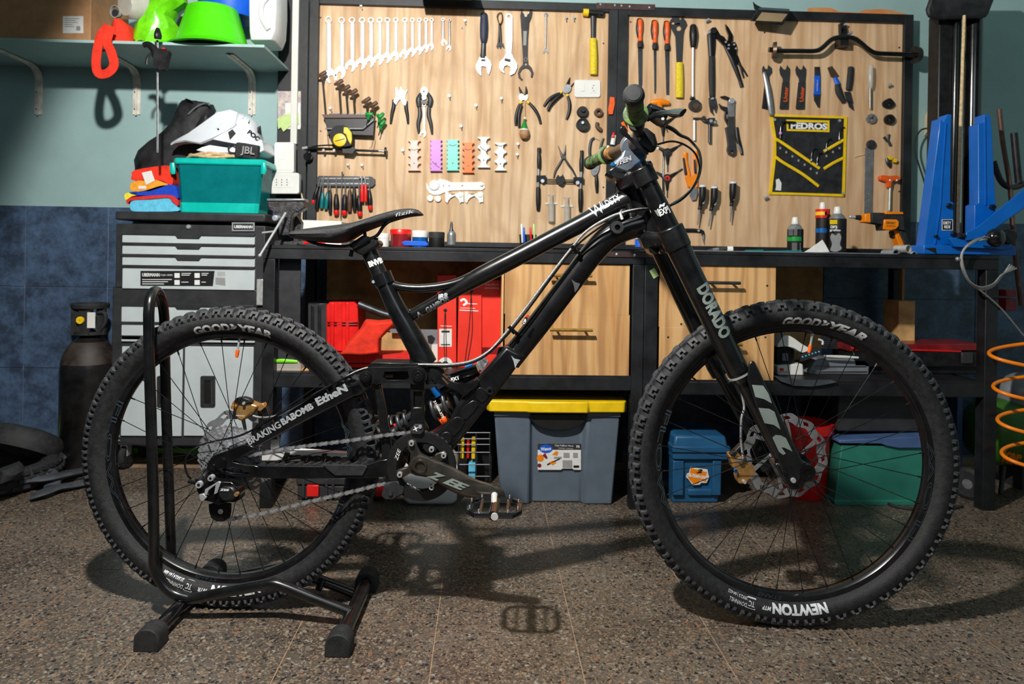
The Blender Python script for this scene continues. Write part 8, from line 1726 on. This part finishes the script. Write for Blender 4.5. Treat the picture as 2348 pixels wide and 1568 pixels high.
plateb('protector_fins', fin+[(846, 1072), (588, 1073)], .048, .018, 'rubber', par=cs_, bev=0)
fcs = plateb('chainstay', [(600, 1040), (650, 1030), (700, 1034), (800, 1040), (880, 1046), (880, 1062), (800, 1062), (640, 1056), (600, 1056)], -.030, .022, 'bright_steel', bev=.003)
textb('banshee', 726, 1049, 20, 160, 2, -.0292, 'print_black', fcs, bold=.08, shear=.2)
do_ = plateb('dropout', cat([(474, 1074), (478, 1058), (492, 1044), (520, 1034), (556, 1020), (584, 1026), (566, 1040), (540, 1054), (534, 1060), (566, 1066), (592, 1070), (592, 1094), (560, 1094), (530, 1090), (500, 1086), (482, 1084)], 2, True), .052, .014, 'frame_black', holes=[[(508, 1076), (530, 1072), (562, 1078), (560, 1086), (530, 1084)]], bev=.002)
discb('axle_end', 488, 1072, 8, .056, .006, 'black_gloss', do_); discb('axle_bolt', 502, 1066, 5, .055, .004, 'black_metal', do_)
plateb('derailleur_hanger', [(470, 1086), (482, 1080), (512, 1090), (512, 1104), (480, 1106)], .046, .01, 'black_metal', do_)
# rear vertical stay / mudguard behind the seat tube
plateb('swingarm_upright', [(858, 884), (872, 880), (884, 940), (894, 1000), (898, 1056), (876, 1060), (872, 1000), (866, 940)], .040, .016, 'frame_satin', bev=.003)
plateb('mudguard', cat([(850, 886), (862, 882), (878, 930), (888, 990), (892, 1040), (884, 1042), (874, 990), (862, 930)], 2, True), .010, .03, 'bronze', bev=.002)
# seat clamp, post, saddle
tubeb('seat_clamp', [(874, 628, 0), (884, 652, 0)], [23, 23], 'black_gloss', sm=0, n=26)
plateb('clamp_lug', [(848, 640), (872, 632), (880, 646), (856, 656), (850, 650)], .012, .024, 'black_gloss', bev=.002); discb('clamp_bolt', 856, 646, 4, .014, .004, 'chrome', n=12)
pst = tubeb('seatpost', [(838, 560), (846, 576), (860, 606), (872, 632)], [20, 19, 18, 18], 'frame_satin', n=26, sm=0)
tubetext('BNVB', 861, 601, 14, 34, -20, (838, 560), (872, 632), 19, 0, 'white_print', pst, bold=.06)
plateb('post_head', [(806, 572), (812, 560), (840, 548), (866, 550), (870, 562), (850, 574), (832, 586), (816, 580)], .026, .052, 'frame_satin', bev=.005)
plateb('rail_clamp', [(800, 566), (806, 556), (830, 540), (846, 542), (850, 550), (830, 562), (812, 572)], .032, .064, 'black_gloss', bev=.004)
tubeb('clamp_bolt', [(808, 572, .0), (804, 588, 0)], 5, 'black_gloss', sm=0); tubeb('clamp_bolt', [(862, 546, 0), (866, 568, 0)], 5, 'black_gloss', sm=0); tubeb('clamp_bolt', [(838, 548, 0), (836, 530, 0)], 4, 'black_gloss', sm=0)
for o in (.022, -.022): tubeb('saddle_rail', [(700, 548, o), (730, 560, o), (780, 565, o), (806, 562, o), (840, 550, o), (864, 540, o), (880, 518, o*.9), (896, 506, o*.7), (915, 500, o*.4)], 3.8, 'black_gloss', n=10)
tp = cat([(676, 541), (684, 531), (700, 526), (740, 520), (790, 514), (830, 506), (870, 492), (905, 482), (935, 478), (955, 480), (966, 486), (970, 492)], 3)
bt_ = cat([(676, 544), (682, 548), (700, 551), (740, 556), (790, 556), (830, 534), (870, 519), (905, 507), (935, 499), (955, 496), (964, 495), (970, 493)], 3)
rings = []
for i, ((xa, ya), (xb, yb)) in enumerate(zip(tp, bt_)):
    t = i/(len(tp)-1); hw = .070*min(1, (t*9)**.5) if t < .12 else (.070 if t < .35 else .070-(.070-.020)*min(1, (t-.35)/.35)); hw *= (1 if t < .93 else max(.15, math.sqrt(max(0, 1-((t-.93)/.07)**2))))
    r = []
    for k in range(20):
        a = 2*PI*k/20; cy_ = (ya+yb)/2; hh_ = (yb-ya)/2; s_ = sin(a); z_ = cos(a)
        y_ = cy_-hh_*(abs(z_)**.7)*(1 if z_ > 0 else -1)
        pt = B((xa+xb)/2, y_, 0)+BN*(hw*s_); r.append(pt)
    rings.append(r)
sa = O('saddle', G().loft(rings), 'black_leather', bk_)
textb('fizik', 928, 488, 8, 44, -12, .030, 'silver_print', sa, bold=.01, shear=.2)
# ------------------------------------------------------------------ fork
OF = .092
fa = tubeb('fork_leg', [(1462, 378, OF), (1478, 405, OF), (1536, 525, OF)], [21.5, 21.5, 23.5], n=28, sm=0)
fb = tubeb('fork_outer', [(1546, 548, OF), (1573, 605, OF), (1640, 745, OF), (1692, 852, OF)], [29, 27, 26, 25.5], n=30, sm=0)
tubeb('fork_seal', [(1692, 852, OF), (1698, 866, OF), (1702, 874, OF)], [25, 24, 20], 'black_gloss', n=28, sm=0); tubeb('seal_ring', [(1694, 858, OF), (1696, 862, OF)], [26, 26], 'chrome', n=28, sm=0)
tubeb('stanchion', [(1700, 870, OF), (1760, 990, OF), (1812, 1090, OF)], [15, 15, 16], 'black_gloss', n=24, sm=0)
OB = -.092
tubeb('fork_leg', [(1440, 420, OB), (1498, 540, OB)], [17, 18], n=24, sm=0); tubeb('fork_outer', [(1505, 556, OB), (1560, 672, OB), (1640, 840, OB)], [20, 20, 20], n=24, sm=0)
tubeb('fork_seal', [(1640, 840, OB), (1650, 860, OB)], [20, 18], 'black_gloss', n=24, sm=0); tubeb('stanchion', [(1646, 852, OB), (1775, 1092, OB)], [12, 12], 'black_gloss', n=20, sm=0)
plateb('stanchion_guard', [(1660, 880), (1680, 874), (1770, 1060), (1768, 1080), (1750, 1084)], OB+.02, .012, 'frame_satin', bev=.002)
def crown(name, near, far, o0, o1, m='frame_satin'):
    return O(name, G().loft([[B(x, y, o) for x, y in q] for q, o in ((near, o0), (near, o0-.05), ([(sum(p) / 2) for p in ()] or mid(near, far), (o0+o1)/2), (far, o1+.04), (far, o1))]), m, bk_, bev=.005)
def mid(a, b): return [((x0+x1)/2, (y0+y1)/2) for (x0, y0), (x1, y1) in zip(a, b)]
# lower crown and upper crown
for nm, a, b, rn, rf_ in (('lower_crown', ((1535, 522), (1556, 570)), ((1494, 535), (1510, 570)), 31, 26), ('upper_crown', ((1468, 386), (1486, 422)), ((1446, 410), (1460, 436)), 28, 23)):
    g = G().tube([B(*a[0], OF), B(*a[1], OF)], [rn*bs(1530, OF)]*2, 30); cw = O(nm, g, 'frame_satin', bk_, bev=.003)
    O('crown_clamp', G().tube([B(*b[0], OB), B(*b[1], OB)], [rf_*bs(1530, OB)]*2, 26), 'frame_satin', cw, bev=.003)
    mx_, my_ = ((a[0][0]+a[1][0]+b[0][0]+b[1][0])/4, (a[0][1]+a[1][1]+b[0][1]+b[1][1])/4)
    hx = -34 if nm == 'lower_crown' else -30
    sec_ = lambda x, y, o, s: [B(x+dx*s, y+dy*s, o) for dx, dy in ((-22, -4), (-12, -16), (14, -8), (22, 10), (10, 18), (-14, 14))]
    O('crown_bridge', G().loft([sec_((a[0][0]+a[1][0])/2, (a[0][1]+a[1][1])/2, OF-.01, 1.0), sec_(mx_+hx*.8, my_+2, .03, 1.35), sec_(mx_+hx, my_, -.03, 1.35), sec_((b[0][0]+b[1][0])/2, (b[0][1]+b[1][1])/2, OB+.01, .9)]), 'frame_satin', cw, bev=.004)
for x, y in ((1508, 558), (1517, 577)): discb('crown_bolt', x, y, 5.5, OF-.01, .012, 'black_gloss', i=2.5, n=14)
plateb('crown_tail', [(1484, 560), (1498, 562), (1520, 580), (1500, 584), (1490, 578)], .04, .06, 'frame_satin', bev=.003)
for x, y in ((1398, 402),): tubeb('steerer_bolt', [(x-8, y-6, .04), (x+8, y+4, .04)], 7, 'black_gloss', sm=0)
ef = tubetext('EXP', 1522, 484, 15, 21, -22, (1478, 405), (1536, 525), 23, OF, 'white_print', fa, bold=.03)
def quadb(name, pts, o, m, par):
    g = G(); g.add([hit(par, x, y, .0012) or B(x, y, o) for x, y in pts], [tuple(range(len(pts)))]); return O(name, g, m, par, smooth=0)
for a_, b_ in (((1507, 480), (1530, 472)), ((1514, 496), (1537, 486)), ((1507, 480), (1514, 496)), ((1530, 472), (1537, 486))):
    dx, dy = b_[0]-a_[0], b_[1]-a_[1]; L_ = math.hypot(dx, dy); nx, ny = -dy/L_*.8, dx/L_*.8
    quadb('badge_frame', [(a_[0]+nx, a_[1]+ny), (b_[0]+nx, b_[1]+ny), (b_[0]-nx, b_[1]-ny), (a_[0]-nx, a_[1]-ny)], OF+.0222, 'white_print', fa)
quadb('wing_print', [(1500, 482), (1506, 482), (1512, 496), (1508, 495)], OF+.020, 'grey_shield', fa); tubetext('M', 1518, 471, 7, 18, -22, (1478, 405), (1536, 525), 23, OF, 'white_print', fa, bold=.08, shear=.3)
tubetext('DORADO', 1637, 712, 30, 134, 64.5, (1573, 605), (1692, 852), 26.5, OF, 'grey_shield', fb, bold=.05, shear=-.2)
gd_ = O('leg_guard', G().loft([[B(x, y, o) for x, y in [(1713, 872), (1716, 836), (1722, 826), (1730, 828), (1760, 890), (1800, 975), (1836, 1050), (1846, 1078), (1830, 1110), (1800, 1110), (1780, 1040), (1740, 950)]] for o in (OF+.010, OF+.026)]), 'frame_satin', bk_, bev=.005)
for pts in ([(1724, 882), (1750, 884), (1762, 902), (1770, 925), (1752, 915), (1732, 910)], [(1739, 935), (1764, 937), (1776, 944), (1790, 985), (1774, 974), (1753, 970)], [(1771, 1003), (1778, 997), (1790, 998), (1802, 1004), (1817, 1035), (1798, 1026), (1792, 1026), (1802, 1040), (1796, 1043), (1786, 1036)]):
    quadb('guard_print', cat(pts, 1, True), OF+.0268, 'grey_shield', gd_)
dp = plateb('fork_dropout', [(1776, 1064), (1830, 1058), (1850, 1062), (1866, 1072), (1872, 1090), (1866, 1104), (1850, 1106), (1842, 1122), (1812, 1124), (1800, 1110)], OF+.024, .05, 'black_gloss', bev=.006)
discb('axle_cap', 1852, 1084, 20, OF+.026, .012, 'black_gloss', dp, i=9); discb('axle_bore', 1852, 1084, 9, OF+.018, .004, 'print_black', dp)
discb('axle_bolt', 1820, 1102, 6, OF+.030, .006, 'chrome', dp); discb('clamp_bolt', 1800, 1084, 5, OF+.028, .006, 'black_metal', dp)
tubeb('hub_shell', [(1838, 1076, .06), (1815, 1058, -.06)], [22, 20], 'black_gloss', sm=0, n=24)
plateb('fork_dropout', [(1740, 1060), (1790, 1050), (1812, 1070), (1800, 1096), (1770, 1100)], OB+.012, .03, 'black_gloss', bev=.005)
cr2 = caliper('gold brake caliper on the fork', [(1672, 1044), (1684, 1042), (1690, 1048), (1700, 1046), (1716, 1056), (1732, 1070), (1734, 1090), (1722, 1100), (1712, 1110), (1694, 1110), (1690, 1094), (1694, 1084), (1680, 1072), (1678, 1060)], [([(1674, 1044), (1688, 1030), (1700, 1018), (1704, 1024), (1694, 1036), (1686, 1048)], 'black_metal')], [(1698, 1056, 6, 'steel'), (1708, 1106, 4, 'chrome'), (1688, 1080, 4, 'anodised_blue')], -.060)
# ------------------------------------------------------------------ cockpit
sm_ = O('stem', G().loft([[B(x, y, o) for x, y in [(1400, 384), (1408, 370), (1424, 356), (1430, 336), (1444, 316), (1456, 322), (1470, 336), (1484, 352), (1482, 366), (1460, 380), (1440, 398), (1422, 392)]] for o in (.032, .024, -.024, -.032)]), 'stem_grey', bk_, bev=.006)
tubeb('stem_clamp', [(1452, 338, .034), (1446, 334, -.034)], [27, 25], 'stem_grey', sm_, sm=0, n=30, bev=.002)
textb('VFEN', 1430, 368, 12, 40, -20, .0335, 'silver_print', sm_, bold=.06, shear=.2)
discb('stem_bolt', 1406, 376, 5, .034, .01, 'anodised_blue', sm_, n=12)
plateb('stem_base', [(1394, 390), (1410, 380), (1450, 396), (1492, 366), (1500, 380), (1470, 404), (1430, 412), (1400, 404)], .05, .09, 'frame_satin', bev=.004)
plateb('steerer_cap', [(1462, 382), (1486, 368), (1492, 374), (1470, 388)], .052, .02, 'anodised_blue', sm_)
hbp = [(1453, 216, .385), (1457, 262, .262), (1462, 292, .17), (1462, 314, .09), (1456, 330, .03), (1448, 334, -.02), (1434, 336, -.08), (1412, 346, -.17), (1396, 354, -.24), (1352, 374, -.40)]
tubeb('handlebar', hbp, [9, 9.5, 11, 14, 17, 16, 12, 10, 10, 9], 'bronze', n=20)
def grip(a, b, name='grip'):
    P0, P1 = B(*a), B(*b); L_ = (P1-P0).length; ax = (P1-P0).normalized(); pr = [(0, 0), (.0165, 0), (.0185, .003), (.0185, .010), (.0160, .013)]
    n = 14
    for i in range(n): h = .016+(L_-.03)*i/n; d_ = (L_-.03)/n; pr += [(.0150, h), (.0166, h+d_*.2), (.0166, h+d_*.7), (.0150, h+d_*.9)]
    pr += [(.0165, L_-.012), (.024, L_-.010), (.025, L_-.004), (.020, L_), (0, L_)]
    gr = O(name, G().lathe(pr, P0, ax, 28), 'green_grip', bk_)
    O('bar_end_cap', G().lathe([(0, -.004), (.015, -.003), (.019, .001), (.0195, .010), (.0185, .0125), (0, .013)], P0, ax, 28), 'rubber', gr)
    O('cap_face', G().lathe([(0, -.0046), (.0125, -.0044), (.0130, -.0035), (0, -.003)], P0, ax, 24), 'dark_grey_paint', gr)
    O('lock_ring', G().lathe([(.013, 0), (.0185, 0), (.0185, .012), (.013, .012)], P1+ax*.001, ax, 24, close=True), 'black_metal', gr)
grip((1453, 216, .385), (1458, 264, .255)); grip((1352, 374, -.40), (1392, 355, -.26))
# brake levers
bl_ = O('brake_lever', G().tube([B(x, y, o) for x, y, o in [(1486, 268, .20), (1505, 262, .23), (1530, 258, .26), (1550, 257, .30), (1566, 258, .33)]], [.010, .007, .006, .008, .009], 12, flat=.45, fdir=BN), 'black_gloss', bk_)
plateb('lever_blade', [(1531, 256), (1545, 249), (1562, 248), (1570, 253), (1569, 264), (1562, 267), (1546, 268), (1534, 264)], .27, .012, 'black_gloss', bl_, bev=.003)
O('master_cylinder', G().tube([B(1488, 250, .21), B(1510, 258, .20), B(1530, 268, .20)], [.012, .012, .008], 14), 'black_gloss', bl_)
O('lever_body', G().loft([[B(x, y, o) for x, y in [(1484, 262), (1500, 264), (1526, 270), (1532, 280), (1520, 294), (1505, 288), (1488, 276)]] for o in (.21, .18)]), 'gold' if 0 else 'bronze', bl_, bev=.004)
O('reservoir', G().loft([[B(x, y, o) for x, y in [(1490, 242), (1500, 240), (1528, 252), (1532, 258), (1518, 256), (1492, 250)]] for o in (.225, .19)]), 'black_gloss', bl_, bev=.003)
for x, y in ((1500, 264), (1520, 272)): discb('lever_bolt', x, y, 4, .215, .008, 'chrome', bl_, n=10)
O('bar_clamp', G().tube([B(1459, 280, .205), B(1460, 286, .185)], .0165, 20), 'black_metal', bl_)
O('clamp_block', G().loft([[B(x, y, o) for x, y in [(1440, 278), (1452, 276), (1454, 290), (1446, 290)]] for o in (.20, .18)]), 'gold', bl_, bev=.002)
# shifter
sft = O('shifter', G().loft([[B(x, y, o) for x, y in [(1452, 300), (1462, 290), (1484, 294), (1502, 308), (1508, 330), (1500, 350), (1486, 350), (1468, 336)]] for o in (.13, .07)]), 'black_metal', bk_, bev=.008)
O('shift_paddle', G().loft([[B(x, y, o) for x, y in cat([(1420, 300), (1426, 288), (1434, 290), (1440, 306), (1456, 322), (1474, 338), (1488, 352), (1480, 354), (1462, 340), (1444, 322), (1430, 312)], 2, True)] for o in (.15, .125)]), 'black_gloss', sft, bev=.003)
O('indicator', G().loft([[B(x, y, o) for x, y in [(1450, 306), (1456, 302), (1470, 318), (1466, 324)]] for o in (.134, .128)]), 'grey_shield', sft, bev=.001)
O('orange_clip', G().tube([B(x, y, .12) for x, y in [(1427, 280), (1432, 290), (1438, 302)]], .0035, 8), 'orange_plastic', sft)
O('far_brake_lever', G().tube([B(1402, 352, -.22), B(1396, 330, -.26), B(1392, 320, -.32)], [.010, .008, .005], 10), 'gold', bk_) if 0 else None
O('lever_clamp', G().tube([B(1397, 352, -.225), B(1402, 350, -.21)], .0165, 20), 'gold', bk_)
O('lever_clamp_bolt', G().tube([B(1394, 340, -.22), B(1395, 334, -.22)], .004, 8), 'chrome', bk_)
# extra tyre-side details: front hub glow object is the red bucket behind
